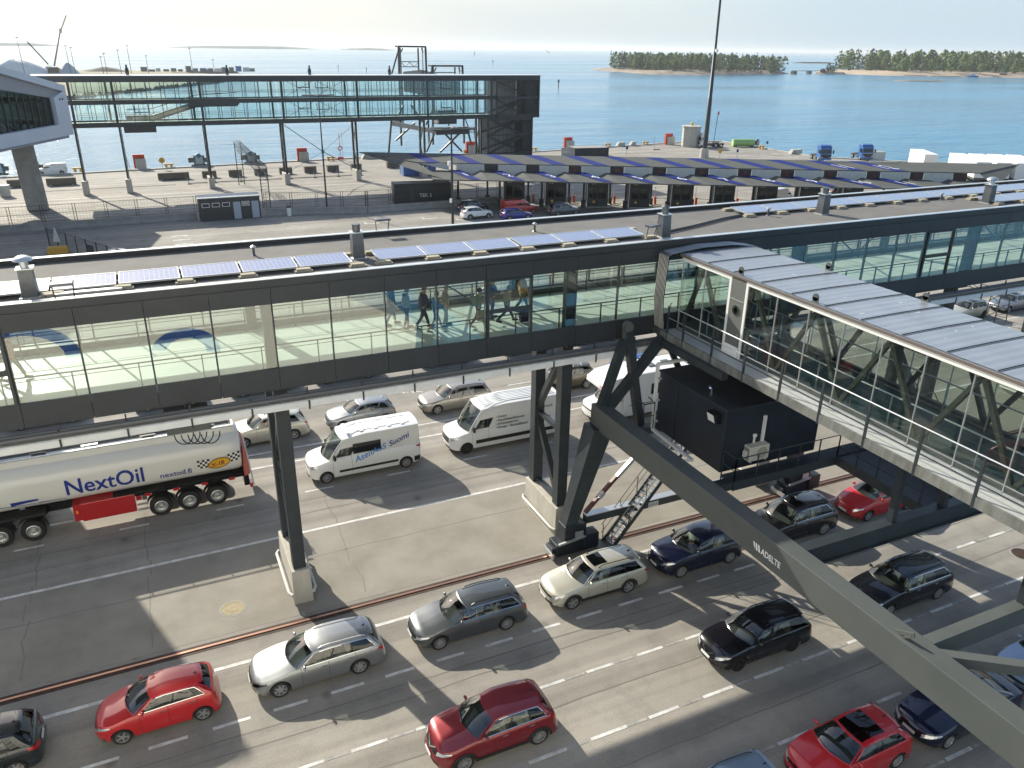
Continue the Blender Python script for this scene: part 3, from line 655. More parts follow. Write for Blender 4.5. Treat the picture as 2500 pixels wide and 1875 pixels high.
f = MB(); f.box(19.975,20.02,jy0,22.34,13.14,13.28); f.box(19.975,20.02,22.22,22.34,10.2,13.14); bb(f,'white_window_frame',M['white'])
f = MB(); f.box(19.98,20.06,22.36,23.16,10.2,13.26); d_ = bb(f,'service_door',mat('grey_green_door',(0.13,0.14,0.13),0.5)); 
f = MB(); f.lathe([(.12,-.03),(.20,-.03),(.20,.0)],c=(19.98,22.74,12.05),n=20,axis='x'); bb2 = f.build('porthole_rim',M['chrome'],d_); f = MB(); f.lathe([(.001,-.012),(.125,-.012)],c=(19.98,22.74,12.05),n=20,axis='x'); f.build('porthole',M['glass_dark'],d_)
f = MB(); f.box(19.92,19.975,22.42,22.48,11.0,11.14); f.build('door_handle',M['chrome'],d_); f = MB(); f.box(19.965,19.979,22.36,23.16,10.2,10.62); f.build('kick_plate',M['white'],d_); f = MB(); f.box(19.965,19.979,22.36,23.16,12.42,12.46); f.build('door_rail',M['alu'],d_)
f = MB(); f.box(jbX0,jbX1,jy0,26.9,9.78,10.16); bb(f,'floor_girder',M['steel_dark'])
f = MB(); f.box(jbX0+.05,jbX1-.05,jy0,26.9,10.165,10.18); bb(f,'floor',M['tealfloor'])
GY = [26.3]+[23.3]; panes = [(23.3,24.8),(24.8,26.3)]+[(22.25-1.56*(i+1),22.25-1.56*i) for i in range(12)]
for a,b in panes:
    for x in (20.03,23.58):
        f = MB(); f.box(x-.01,x+.01,a+.012,b-.012,10.24,13.2); bb(f,'glass_pane',M['glass_green'])
    if a < 23: pass
f = MB()
for a,b in panes: f.box(19.99,20.03,b-.014,b+.014,10.2,13.15); f.box(23.59,23.62,b-.014,b+.014,10.2,13.3)
f.box(19.99,20.05,jy0,26.35,10.17,10.25); f.box(23.56,23.62,jy0,26.35,10.17,10.25); bb(f,'glazing_bars',M['alu'])
for x in (20.26,23.36):
    f = MB(); tn = [25.2-3.1*i for i in range(8)]
    for y in tn:
        f.bar((x,y,13.1),(x,y-1.55,10.3),.14,.16,(1,0,0))
        if y-3.1 > jy0: f.bar((x,y-1.55,10.3),(x,y-3.1,13.1),.14,.16,(1,0,0))
    f.bar((x,26.3,10.3),(x,25.2,13.1),.14,.16,(1,0,0)); f.box(x-.09,x+.09,jy0,26.4,13.08,13.34); f.box(x-.09,x+.09,jy0,26.4,10.18,10.34); bb(f,'side_truss',mat('olive_grey_steel',(0.085,0.09,0.08),0.5) if x < 21 else M['steel_dark'])
for x in (20.55,23.1):
    f = MB(); f.tube([(x,jy0,11.25),(x,26.2,11.25)],.028,6); 
    for y in [25-1.55*i for i in range(14)]: f.box(x-.02,x+.02,y-.02,y+.02,10.18,11.25)
    bb(f,'handrail',M['alu'])
f = MB()
for y in (25.2,22.1,19,15.9,12.8,9.7): f.bar((20.1,y,13.25),(23.5,y,13.25),.12,.14)
bb(f,'roof_ribs',M['steel_dark'])
# catwalk along the left side
cw = bpy.data.objects.new('catwalk',None); COL.objects.link(cw); cw.parent = bd; cw.location = (-21.8,-14,-9.75)
M['grating'] = mat('pale_steel_grating', (0.40,0.42,0.41), 0.55, 0.2, col2=(0.50,0.52,0.51), scale=9, stretch=(4,0.6,1), detail=3)
f = MB(); f.box(19.33,19.98,jy0,26.6,10.10,10.14); f.build('deck',M['grating'],cw)
f = MB(); f.box(19.25,19.33,jy0,26.7,9.84,10.16); f.box(19.33,19.98,jy0,26.7,9.9,9.95); f.build('edge_beam',mat('stained_grey_beam',(0.15,0.155,0.145),0.6,0,0.3,2,stretch=(1,2,.6)),cw)
f = MB(); PY = [26.0,24.9,23.02,21.12,19.2,17.3,15.4,13.5,11.58,9.7,7.8]
for y in PY:
    f = MB(); f.bar((19.27,y,9.8),(19.27,y,11.36),.05,.09); f.build('rail_post',M['steel_dark'],cw)
f = MB(); f.tube([(19.27,jy0,11.36),(19.27,26.0,11.36),(19.6,26.3,11.36)],.024,6); f.tube([(19.27,jy0,10.85),(19.27,26.0,10.85)],.014,5); f.build('guard_rail',M['alu'],cw)
# bellows
be = bpy.data.objects.new('bellows',None); COL.objects.link(be); be.parent = bd; be.location = (-21.8,-14,-9.75)
def hoop(o,y,zt): return [(19.35-o*.3,y,10.2),(19.25-o,y,11.5),(19.35-o*.9,y,zt-.05),(19.5-o*.6,y,zt+.02+o*.3),(21.0,y,zt+.16+o*.3),(22.6,y,zt+.14+o*.3),(23.6+o*.6,y,zt+.02),(24.0+o*.9,y,zt-.1),(24.1+o,y,11.5),(24.0,y,10.2)]
rings = []
for i in range(15): rings.append(hoop(.10 if i%2 == 0 else 0.0, 26.98-.62*i/14, 13.42))
f = MB(); f.grid(rings); f.build('fabric',mat('dark_bellows_fabric',(0.012,0.014,0.015),0.9,spec=0.1),be,None)
f = MB()
for i in range(0,15,2): f.tube(rings[i],.012,4,False)
f.build('rib_frames',M['alu'],be,50)
f = MB(); f.bar((19.15,26.7,10.05),(24.2,26.7,10.05),.5,.2); f.build('sill',M['steel_dark'],be)
for y,x in ((22.75,20.0),(18.95,20.0),(22.0,23.6),(17.6,23.6),(13.6,23.6)):
    f = MB(); f.box(x-.02,x+.02,y-.13,y+.13,13.4,13.62); f.lathe([(.001,-.02),(.13,-.02),(.13,.02),(.001,.02)],c=(x,y,13.62),n=14,axis='x'); bb(f,'lifting_lug',M['steel_grey'])

# ------------------------------------------------------------------ gantry that carries the bridge
ga = thing('bridge_gantry', 'dark steel rail-mounted gantry under the boarding bridge with long side beams', 'gantry', (21.8,14,0))
def gb(mb,name,mt,**k): o = mb.build(name,mt,ga,**k); o.location = (-21.8,-14,0); return o
for s_ in (-1,1):
    mx = lambda x: x if s_ < 0 else 43.6-x
    f = MB(); f.box(min(mx(16.2),mx(16.85)),max(mx(16.2),mx(16.85)),1.5,26.75,6.1,7.12); o = gb(f,'side_beam',M['beam'] if 'beam' in M else M['steel_grey'],bevel=.02)
    if s_ < 0: SIDE = o
    f = MB(); a = Vector((mx(15.15),26.4,1.55)); b = Vector((mx(16.45),26.4,6.2))
    for (w0,w1) in ((.42,.72),):
        vs = []
        for p,w in ((a,w0),(b,w1)): vs += [(p.x-w*.7,p.y-w*.62,p.z),(p.x+w*.7,p.y-w*.62,p.z),(p.x+w*.7,p.y+w*.62,p.z),(p.x-w*.7,p.y+w*.62,p.z)]
        f.add(vs,[(0,3,2,1),(4,5,6,7),(0,1,5,4),(1,2,6,5),(2,3,7,6),(3,0,4,7)])
    gb(f,'leg',M['steel_dark'])
    f = MB(); f.bar((mx(16.55),26.5,7.0),(mx(17.5),26.5,9.95),.34,.34); gb(f,'strut',M['steel_dark'])
    f = MB(); f.bar((mx(16.7),26.3,6.9),(mx(19.3),26.3,9.85),.36,.36); gb(f,'strut',M['steel_dark'])
    f = MB(); f.bar((mx(17.66),26.55,10.3),(mx(18.45),26.2,5.7),.34,.34); gb(f,'strut',M['steel_dark'])
    f = MB(); f.box(min(mx(17.48),mx(17.84)),max(mx(17.48),mx(17.84)),26.42,26.7,9.7,10.5); f.lathe([(.001,-.16),(.2,-.16),(.2,.16),(.001,.16)],c=(mx(17.66),26.56,10.5),n=16,axis='y'); f.box(min(mx(17.4),mx(17.92)),max(mx(17.4),mx(17.92)),26.36,26.76,9.66,9.78); gb(f,'pin_head',M['steel_grey'])
    f = MB(); f.bar((mx(19.6),26.6,9.8),(mx(20.4),26.4,8.2),.24,.24); gb(f,'strut',M['steel_dark'])
    # bogie on the rail
    f = MB(); x = mx(15.15); f.box(x-.75,x+1.05,26.0,26.8,.16,.72); f.box(x-.35,x+.75,26.05,26.75,.72,1.55); f.box(x-.95,x-.75,26.1,26.7,.28,.55); f.box(x+.6,x+1.35,25.9,26.5,.25,1.0); gb(f,'bogie',M['navy_box'],bevel=.03)
    f = MB(); f.box(x-1.0,x-.92,25.92,26.88,.12,.32); f.box(x+.15,x+.55,25.96,26.0,.95,1.25); f.bar((x-.7,25.95,.8),(x+.7,25.95,.95),.1,.1); gb(f,'bogie_fittings',M['alu'])
    f = MB()
    for dx in (-.45,.7): f.lathe([(.001,-.08),(.2,-.08),(.22,-.06),(.22,.06),(.2,.08),(.001,.08)],c=(x+dx,26.4,.25),n=16,axis='y')
    gb(f,'rail_wheels',M['steel_grey'])
    f = MB(); f.bar((mx(16.5),4,0),(mx(16.5),4,6.1),.7,.7); gb(f,'leg',M['steel_dark'])
f = MB(); f.box(16.0,27.2,26.25,26.6,1.36,1.72); gb(f,'tie_beam',M['steel_dark'])
f = MB(); f.box(16.0,27.2,26.24,26.62,1.722,1.76); gb(f,'tie_beam_cover',M['alu'])
f = MB(); f.box(19.32,19.87,26.225,26.245,1.38,1.66); pl = gb(f,'number_plate',M['plate']); lettering('LM10',.21,lambda x,y:(19.36+x*.95,26.218,1.44+y),M['ink'],pl)
f = MB(); f.bar((15.95,26.35,1.9),(18.4,26.35,4.3),.16,.16); gb(f,'hydraulic_strut',mat('red_brown_cylinder',(0.10,0.035,0.035),.4))
f = MB(); f.bar((17.5,26.29,3.45),(18.3,26.29,4.2),.17,.17); f.bar((16.6,26.29,2.55),(16.85,26.29,2.8),.17,.17); gb(f,'cylinder_rod',M['alu'])
f = MB(); f.box(16.85,26.75,14.62,15.0,6.5,7.12); f.box(16.85,26.75,14.55,15.07,6.46,6.52); gb(f,'cross_beam',M['steel_dark'])
f = MB(); f.box(16.85,26.75,10.12,10.46,6.5,7.115); gb(f,'cross_beam',M['steel_grey'])
f = MB(); f.bar((16.75,9.85,6.95),(21.6,6.4,6.95),.28,.3); gb(f,'plan_brace',M['steel_grey'])
f = MB()
for y in (20.5,25.8): f.box(16.85,26.75,y-.18,y+.18,5.7,6.05)
gb(f,'floor_beams',M['steel_dark'])
f = MB()
for x,y in ((20.6,14.8),(23.0,14.8),(20.6,10.3),(23.0,10.3)): f = MB(); f.bar((x,y,7.1),(x,y,9.8),.22,.22); gb(f,'bridge_support',M['steel_dark'])
for x in (19.2,24.4): f = MB(); f.bar((x,22,9.7),(x,26,9.7),.3,.3); gb(f,'bearing_beam',M['steel_dark'])
# white maker's mark on the long beam
for k in range(3):
    f = MB(); y = 16.22-.115*k; f.add([(16.188,y,6.66),(16.188,y-.075,6.66),(16.188,y-.075-.06,6.42),(16.188,y-.06,6.42 if k else 6.52)],[(0,1,2,3)]); gb(f,'maker_emblem',M['white'])
lettering('ADELTE',.30,lambda x,y:(16.187-21.8,15.82-x*.83-14,6.42+y),M['white'],ga,bold=.006)
f = MB(); f.bar((16.35,10.9,7.1),(16.35,10.35,7.38),.05,.12); f.bar((16.35,10.62,7.12),(16.35,10.4,7.3),.1,.05); gb(f,'beam_bracket',M['steel_grey'])
# stairs up from the rail, along the tie beam
st = thing('steel_staircase','steep dark steel staircase rising from the rail to the equipment cabin','staircase',(17.0,26.0,0))
def stair(par, n, dx, dz, w, y0, x0=0, z0=0, ang=0):
    f = MB()
    for s_ in (-1,1): f.bar((x0,y0+s_*w/2,z0+.05),(x0+dx*n,y0+s_*w/2,z0+dz*n),.05,.2)
    f.build('stringers',M['steel_dark'],par)
    f = MB()
    for i in range(1,n): f.box(x0+dx*i-.1,x0+dx*i+.14,y0-w/2,y0+w/2,z0+dz*i-.02,z0+dz*i+.015)
    f.build('treads',M['alu'],par)
    for s_ in (-1,1):
        f = MB(); f.tube([(x0-.1,y0+s_*w/2,z0+1.0),(x0+dx*n,y0+s_*w/2,z0+dz*n+1.0)],.02,5); f.tube([(x0-.1,y0+s_*w/2,z0+.55),(x0+dx*n,y0+s_*w/2,z0+dz*n+.55)],.016,5)
        for i in range(0,n+1,4): f.bar((x0+dx*i,y0+s_*w/2,z0+dz*i),(x0+dx*i,y0+s_*w/2,z0+dz*i+1.0),.03,.03)
        f.build('handrail',M['steel_dark'],par)
stair(st,22,.212,.264,.75,0)
f = MB(); f.box(-.5,.2,-.5,.5,.0,.12); f.build('bottom_step',M['steel_grey'],st)
# equipment cabin and its platform
cb = thing('equipment_cabin','windowless dark navy equipment cabin on the gantry under the boarding bridge','cabin',(21.2,23.3,6.05))
f = MB(); f.box(-2.45,2.4,-2.2,2.2,0,2.62); f.build('walls',M['navy_box'],cb,None,.03)
f = MB(); f.box(-2.5,2.45,-2.25,2.25,2.62,2.70); f.build('roof',mat('dark_roof_sheet',(0.018,0.021,0.027),.55,0,.4,.7),cb,None,.02)
f = MB()
for y in (.9,): f.tube([(-2.47,y,.05),(-2.47,y,2.4)],.03,5)
f.build('corner_conduit',M['navy_box'],cb)
f = MB(); f.lathe([(.001,2.98),(.12,2.95),(.16,2.90),(.11,2.86),(.085,2.84),(.085,2.70)],c=(-1.95,-.6,0),n=14); f.build('chimney_pipe',M['chrome'],cb,40)
f = MB(); f.prism([(-2.46,2.0),(-2.46,2.45),(-2.82,2.42),(-2.72,2.05)],-1.95,-1.45,'y'); f.build('flood_hood',M['blackp'],cb); f = MB(); f.add([(-2.73,-1.9,2.06),(-2.83,-1.9,2.40),(-2.83,-1.5,2.40),(-2.73,-1.5,2.06)],[(0,1,2,3)]); f.build('flood_glass',M['white'],cb)
f = MB(); f.box(1.0-.06-1.55,1.0+.06-1.55,-2.28,-2.2,.95,2.15); f.build('white_cable_duct',M['white'],cb)
f = MB(); f.box(-.98,-.92,-2.26,-2.2,.85,1.3); f.box(-1.02,-.88,-2.28,-2.2,1.3,1.42); f.build('wall_socket',M['white'],cb)
ac = thing('air_conditioner','cream outdoor air conditioner with round fan on the navy cabin wall','air conditioner',(20.3,20.93,6.47))
f = MB(); f.box(-.48,.48,-.2,.16,0,.62); f.build('housing',mat('cream_casing',(0.62,0.60,0.52),.5),ac,None,.02); f = MB(); f.lathe([(.001,-.205),(.24,-.205),(.25,-.215),(.26,-.2)],c=(.12,0,.31),n=24,axis='y'); f.build('fan_grille',mat('beige_grille',(0.42,0.39,0.32),.6),ac,40)
f = MB()
for k in range(7): f.box(-.49,-.48,-.15,.12,.08+.07*k,.11+.07*k)
f.build('side_slots',M['black'],ac); f = MB(); f.box(-.4,-.34,-.2,.17,-.06,0); f.box(.34,.4,-.2,.17,-.06,0); f.build('brackets',M['alu'],ac); f = MB(); f.box(-.58,-.48,-.05,.1,.15,.4); f.build('valve_cover',M['white'],ac)
pf = thing('cabin_platform','dark steel platform with railings in front of the navy cabin','platform',(21.4,20.7,5.95))
f = MB(); f.box(-2.6,4.6,-.38,.38,-.08,.02); f.box(2.7,4.6,-5.3,-.38,-.08,.02); f.build('deck',mat('dark_grey_deck',(0.075,0.083,0.092),.6,0,.1,2),pf); 
f = MB(); f.box(-2.6,2.7,-.42,-.36,-.28,.1); f.box(2.64,2.70,-5.3,-.42,-.28,.1); f.box(2.7,4.6,-5.36,-5.3,-.28,.1); f.build('edge_beams',M['steel_dark'],pf)
rl = [(-2.58,.36),(-2.58,-.39),(2.67,-.39),(2.67,-5.33),(4.58,-5.33)]
f = MB()
for h in (.55,1.08): f.tube([(x,y,h) for x,y in rl],.024,5)
for (x0,y0),(x1,y1) in zip(rl,rl[1:]):
    n = max(1,int(math.hypot(x1-x0,y1-y0)/.95))
    for i in range(n+1): x,y = x0+(x1-x0)*i/n,y0+(y1-y0)*i/n; f.bar((x,y,-.3),(x,y,1.08),.04,.04)
f.build('railing',M['steel_dark'],pf)
s2 = thing('platform_steps','short dark steps rising from the cabin platform to the bridge underside','steps',(25.9,16.2,5.98),math.pi/2); stair(s2,12,.24,.26,.7,0)
wf = thing('white_conduit_frame','white square tube frame along the left edge of the navy cabin','conduit frame',(18.6,25.5,6.0))
f = MB(); f.bar((2.4,.1,3.02),(0,0,3.02),.12,.12); f.bar((0,0,3.06),(0,0,.05),.12,.12); f.bar((0,0,0),(0,-2.9,-.12),.12,.12); f.bar((0,-2.9,-.12),(-.1,-2.0,-.55),.10,.10); f.build('tube',M['white'],wf)
f = MB()
for z in (.4,1.4,2.4): f.bar((0,-.08,z),(.15,-.12,z),.08,.08)
f.build('clips',M['alu'],wf)
sl = thing('side_ladder_cage','small black rail cage beside the navy cabin left wall','rail cage',(18.0,25.4,6.1)); f = MB()
for x in (0,.55): f.tube([(x,0,0),(x,0,1.2),(x,.5,1.25)],.03,5)
f.tube([(0,0,1.2),(.55,0,1.2)],.03,5); f.tube([(0,0,.6),(.55,0,.6)],.02,5); f.build('rails',M['steel_dark'],sl)
# ------------------------------------------------------------------ far two-storey glazed walkway with stair tower
fw = thing('glazed_gallery','two-storey glazed gallery on thin dark legs along the quay, ending in a stair tower','gallery',(25,136,0))
def fb(mb,name,mt,**k): o = mb.build(name,mt,fw,**k); o.location = (-25,-136,0); return o
fx0, fx1, fy0, fy1 = -12.0, 58.4, 134.0, 138.6
for nm,z0,z1 in (('roof_band',15.92,16.75),('middle_band',12.88,13.5),('lower_band',9.74,10.42)):
    f = MB(); f.box(fx0,fx1,fy0,fy0+.15,z0,z1); f.box(fx0,fx1,fy1-.15,fy1,z0,z1); f.box(fx0,fx1,fy0+.15,fy1-.15,z0,z1-.35 if nm != 'roof_band' else z1-.1); fb(f,nm,M['steel_dark'])
f = MB(); f.box(fx0,fx1,fy0+.15,fy1-.15,13.16,13.3); fb(f,'upper_floor',M['mintfloor']); f = MB(); f.box(fx0,fx1,fy0+.15,fy1-.15,10.08,10.2); fb(f,'lower_floor',M['mintfloor'])
f = MB(); f.box(fx0,66.9,fy0-.1,fy1+.1,16.75,16.84); f.tube([(fx0,fy0+.3,17.1),(66,fy0+.3,17.1)],.015,4)
for i in range(14): f.box(-6+5.5*i,-5.95+5.5*i,fy0+.28,fy0+.32,16.8,17.15)
fb(f,'roof_edge',M['flash'])
main = [-7.4,-1.85,9.98,21.95,33.85,45.8,57.5]
f = MB()
for x in main: f.box(x-.17,x+.17,fy0-.06,fy0+.12,10.4,15.95)
fb(f,'main_posts',M['steel_dark'])
f = MB()
for x in main[1:]: f.box(x-.9-.15,x-.9+.15,fy1-.2,fy1,10.4,15.95)
fb(f,'rear_posts',M['steel_dark'])
f = MB(); g2 = MB(); n = 0
x = -7.4
while x < 57.4:
    f.box(x-.035,x+.035,fy0,fy0+.05,10.42,12.9); f.box(x-.035,x+.035,fy0,fy0+.05,13.5,15.95)
    for d in (0,.55): f.box(x+.2+d-.045,x+.2+d+.045,fy1-.06,fy1,10.42,12.9); f.box(x+.2+d-.045,x+.2+d+.045,fy1-.06,fy1,13.5,15.95)
    x += 1.985
fb(f,'glazing_bars',M['steel_dark'])
for z0,z1 in ((10.42,12.88),(13.5,15.92)):
    for i in range(6):
        for y in (fy0+.07,fy1-.07):
            a,b = main[i],main[i+1]; f = MB(); f.box(a+.18,b-.18,y-.01,y+.01,z0,z1); fb(f,'glass_pane',M['glass_clear'])
f = MB()
for (x0,z) in ((.6,14.75),(.6,11.7),(24.3,15.0),(27.2,14.9),(24.3,11.9),(27.2,11.7),(48.2,14.7),(48.2,11.6)):
    f.box(x0,x0+2,fy0-.03,fy0+.03,z,z+.13); f.box(x0,x0+.1,fy0-.03,fy0+.03,z,z+.95); f.box(x0+1.9,x0+2,fy0-.03,fy0+.03,z,z+.95)
fb(f,'opening_frames',M['steel_dark'])
f = MB()
for z in (14.3,14.55,11.2,11.45): f.tube([(-7,fy0+.5,z),(57,fy0+.5,z)],.02,4); f.tube([(-7,fy1-.5,z),(57,fy1-.5,z)],.02,4)
fb(f,'handrails',M['steel_dark'])
f = MB()
for z0,z1 in ((10.4,12.9),(13.5,15.95)):
    for a,b in ((23.2,28),(28,33)): f.bar((a,fy1-.3,z0),(b,fy1-.3,z1),.06,.06); f.bar((a,fy1-.3,z1),(b,fy1-.3,z0),.06,.06)
fb(f,'brace_rods',M['steel_dark'])
es = thing('escalator','escalator with sandy side panel rising inside the far glazed gallery','escalator',(3,136.2,10.2))
f = MB(); f.add([(v[0]-3,v[1],v[2]-10.2) for v in [(-.6,-.7,10.55),(3.0,-.7,10.35),(9.2,-.7,12.2),(15.6,-.7,12.55),(15.6,-.7,13.3),(9.6,-.7,13.1),(3.0,-.7,11.2),(-.6,-.7,11.2)]]+[(v[0]-3,v[1],v[2]-10.2) for v in [(-.6,.5,10.55),(3.0,.5,10.35),(9.2,.5,12.2),(15.6,.5,12.55),(15.6,.5,13.3),(9.6,.5,13.1),(3.0,.5,11.2),(-.6,.5,11.2)]],[(0,1,6,7),(1,2,5,6),(2,3,4,5),(8,15,14,9),(9,14,13,10),(10,13,12,11),(0,8,9,1),(1,9,10,2),(2,10,11,3),(7,6,14,15),(6,5,13,14),(5,4,12,13),(0,7,15,8),(3,11,12,4)]); f.build('truss_casing',M['steel_dark'],es)
f = MB(); f.add([(v[0]-3,-.73,v[2]-10.2) for v in [(0.2,0,10.65),(3.0,0,10.65),(8.3,0,12.2),(8.0,0,12.55),(3.0,0,11.1),(.2,0,11.0)]],[(0,1,4,5),(1,2,3,4)]); f.build('side_panel',mat('sandy_panel',(0.50,0.42,0.30),.6),es)
f = MB(); f.tube([(-3.4,-.6,1.9),(0,-.6,1.95),(6.4,-.6,3.8),(12.4,-.6,4.1)],.05,5); f.build('handrail',M['black'],es)
f = MB(); f.box(-1.2,3.2,fy0+.2,fy1-.6,8.9,9.74); f.box(8.2,15.2,fy0-.02,fy0+.6,12.4,13.5); fb(f,'escalator_pit',M['steel_dark'])
# legs of the gallery
for x,yn in ((-7.75,1),(-1.8,1),(10.1,2),(21.85,2),(33.7,2),(45.6,2),(56.2,2)):
    L_ = bpy.data.objects.new('support_leg',None); COL.objects.link(L_); L_.parent = fw; L_.location = (x-25,0,0)
    f = MB()
    if yn == 1: f.box(-.14,.14,.6,.95,2.0,9.8); f.box(.17,.26,.7,.8,2,9.8)
    else: f.box(-.16,.16,-.45,-.1,1.7,9.8); f.box(-.16,.16,1.9,2.25,1.7,9.8); f.bar((0,-.3,1.9),(0,2.05,5.4),.16,.16,(1,0,0)); f.bar((0,2.05,5.7),(0,-.3,9.3),.16,.16,(1,0,0))
    f.build('leg',M['steel_dark'],L_); f = MB(); 
    f.box(-.42,.42,-.55,(2.4 if yn == 2 else 1.2),0,1.75 if yn == 2 else 2.05); f.build('plinth',M['concrete'],L_,None,.04)
f = MB(); f.tube([(21.9,135.6,9.5),(28.0,135.8,5.0),(33.6,136,1.9)],.055,5); f.tube([(33.7,135.6,9.5),(28.0,135.8,5.0),(22,136,1.9)],.025,4); f.tube([(31.3,136,8.0),(31.3,136,3.5)],.02,4); f.tube([(28+.22*math.cos(a),135.8,5+.22*math.sin(a)) for a in [6.283*k/12 for k in range(13)]],.06,5); fb(f,'tie_rods',M['steel_dark'])
# stair tower
tw = bpy.data.objects.new('stair_tower',None); COL.objects.link(tw); tw.parent = fw; tw.location = (-25,-136,0)
def tb(mb,name,mt): return mb.build(name,mt,tw)
f = MB()
for x in (58.45,66.65): f.box(x-.15,x+.15,133.9,134.2,9.8,16.75); f.box(x-.15,x+.15,138.8,139.1,9.8,16.75)
f.box(58.3,66.8,133.88,134.1,15.95,16.76); f.box(58.3,66.8,133.9,134.1,9.75,10.3); f.box(58.3,66.8,133.9,134.1,12.9,13.35); f.box(58.3,66.8,138.9,139.1,9.75,10.3); f.box(58.3,66.8,138.9,139.1,16,16.76); f.box(66.6,66.8,134.1,139,9.75,10.3); f.box(66.6,66.8,134.1,139,16,16.76)
for x in (57.0,65.6): f.box(x-.16,x+.16,134.3,134.6,0,9.8); f.box(x-.16,x+.16,138.4,138.7,0,9.8)
for z in (3.6,6.7): f.box(57,65.6,134.3,134.55,z,z+.28)
f.box(57,65.6,134.25,134.6,9.3,9.75); tb(f,'frame',M['steel_dark'])
f = MB()
for (x0,x1,z0,z1) in ((58.6,64.3,10.2,13.0),(57.1,64.3,6.8,9.7),(57.1,64.3,3.7,6.7),(57.1,64.3,0.6,3.6)):
    f.bar((x0,134.6,z0),(x1,134.6,z1),.16,.34); f.bar((x0,135.4,z1),(x1,135.4,z0),.16,.34); f.bar((x0,137.6,z0+.4),(x1,137.6,z1-.6),.12,.3)
f.bar((58.6,134.9,15.8),(66.5,134.9,12.9),.14,.24); f.bar((58.6,134.9,15.2),(66.5,134.9,12.4),.08,.12); f.bar((58.6,134.9,10.1),(64,134.9,12.4),.08,.16); tb(f,'stair_flights',M['steel_dark'])
f = MB(); f.box(58.6,64.2,138.6,138.7,10,16.2); f.box(57.2,64.0,138.2,138.3,0.3,9.6); tb(f,'rear_sheeting',mat('translucent_grey_sheeting',(0.42,0.42,0.45),.6,0,.15,1.5,stretch=(6,1,.3)))
f = MB(); f.box(64.3,66.6,134.25,138.8,10,16.3); f.box(64.0,65.6,134.8,138.3,0,9.7); tb(f,'lift_shaft',mat('dark_mesh_clad',(0.04,0.045,0.05),.6,0,.3,3,stretch=(4,1,.5)))
f = MB(); random.seed(3)
x = 58.7
while x < 66.5: f.box(x-.035,x+.035,133.98,134.03,10.2,16.0); x += random.choice((.22,.3,.42))
x = 57.3
while x < 65.4: f.box(x-.035,x+.035,134.36,134.40,0,9.4); x += random.choice((.24,.34,.46))
tb(f,'vertical_slats',M['steel_dark'])
# ------------------------------------------------------------------ ship linkspan portals beyond the gallery
gp = thing('linkspan_tower','old dark steel linkspan tower with two portal frames behind the gallery','linkspan tower',(57.5,167,0))
def lb(mb,name,mt): o = mb.build(name,mt,gp); o.location = (-57.5,-167,0); return o
for nm,x0,x1,zt,zb,y in (('portal',50.9,56.6,21.1,2,166),('portal',57.9,64.6,17.5,2,166)):
    f = MB()
    for x,s_ in ((x0,-1),(x1,1)):
        f.bar((x,y,zt),(x+s_*.2,y,zb),.34,.34); f.bar((x-s_*.95,y+2,zt-.2),(x-s_*.95,y+2,zb+4),.26,.26); f.bar((x,y,zt-.6),(x+s_*1.1,y+3,zt-6.2),.22,.22); f.bar((x-s_*.5,y+.5,zt),(x-s_*.45,y+.5,zb+6),.13,.13)
        f.bar((x-s_*.9,y,zt-.25),(x-s_*1.5,y,zt-.9) if False else (x-s_*.5,y,zt-1.0),.2,.2)
    f.box(x0-.1,x1+.1,y-.25,y+2.2,zt-.1,zt+.22)
    zc_ = zt-2.9 if zt > 20 else zt-1.35
    f.box(x0+1,x1-1,y+1.9,y+2.1,zc_,zc_+.16); f.box(x0+1,x1-1,y+1.9,y+2.1,zc_-.95,zc_-.8) if zt > 20 else None
    if zt > 20:
        k = (x1-x0-2)/4
        for i in range(4): f.bar((x0+1+k*i,y+2,zc_ if i%2 == 0 else zc_-.85),(x0+1+k*(i+1),y+2,zc_-.85 if i%2 == 0 else zc_),.1,.1)
    lb(f,nm,M['steel_dark'])
M['pale_corr'] = mat('weathered_pale_sheeting',(0.36,0.35,0.32),.7,0,.15,1.2,stretch=(4,1,1))
f = MB()
f.add([(52,167,16.4),(56,167,16.8),(66,171,14.6),(62,171,14.2),(52,167,12.6),(56,167,12.6),(66,171,11),(62,171,11)],[(0,1,2,3),(7,6,5,4),(0,4,5,1),(1,5,6,2),(2,6,7,3),(3,7,4,0)]); lb(f,'covered_passage',M['pale_corr'])
f = MB()
for k in range(9): f.bar((52.2+.4*k,166.9,15.9-.05*k),(52.2+.4*k,166.9,12.9),.05,.1)
for k in range(10): f.bar((56+1*k,167+.4*k,16.4-.22*k),(56+1*k,167+.4*k,12.6-.16*k),.06,.08)
for k in range(4): f.bar((56,166.98,13.2+.8*k),(66,170.9,11.5+.75*k),.06,.08)
lb(f,'passage_ribs',M['steel_dark'])
f = MB(); f.bar((48.6,165,6.6),(58.5,163.5,4.7),.5,.9); f.bar((56.5,164,5.6),(66.2,164,5.3),.4,.35); f.bar((48.6,165,6.8),(56,170,7.4),.3,.4); f.bar((60,164,4.4),(66,163.5,4.6),.3,.2); lb(f,'apron_beams',M['pale_corr'])
f = MB(); f.box(57,65.8,163,167.5,5.0,5.2); f.box(57.5,65,163.2,163.4,4.2,5.0); f.box(58.5,62.6,164.5,168,6.2,8.9); 
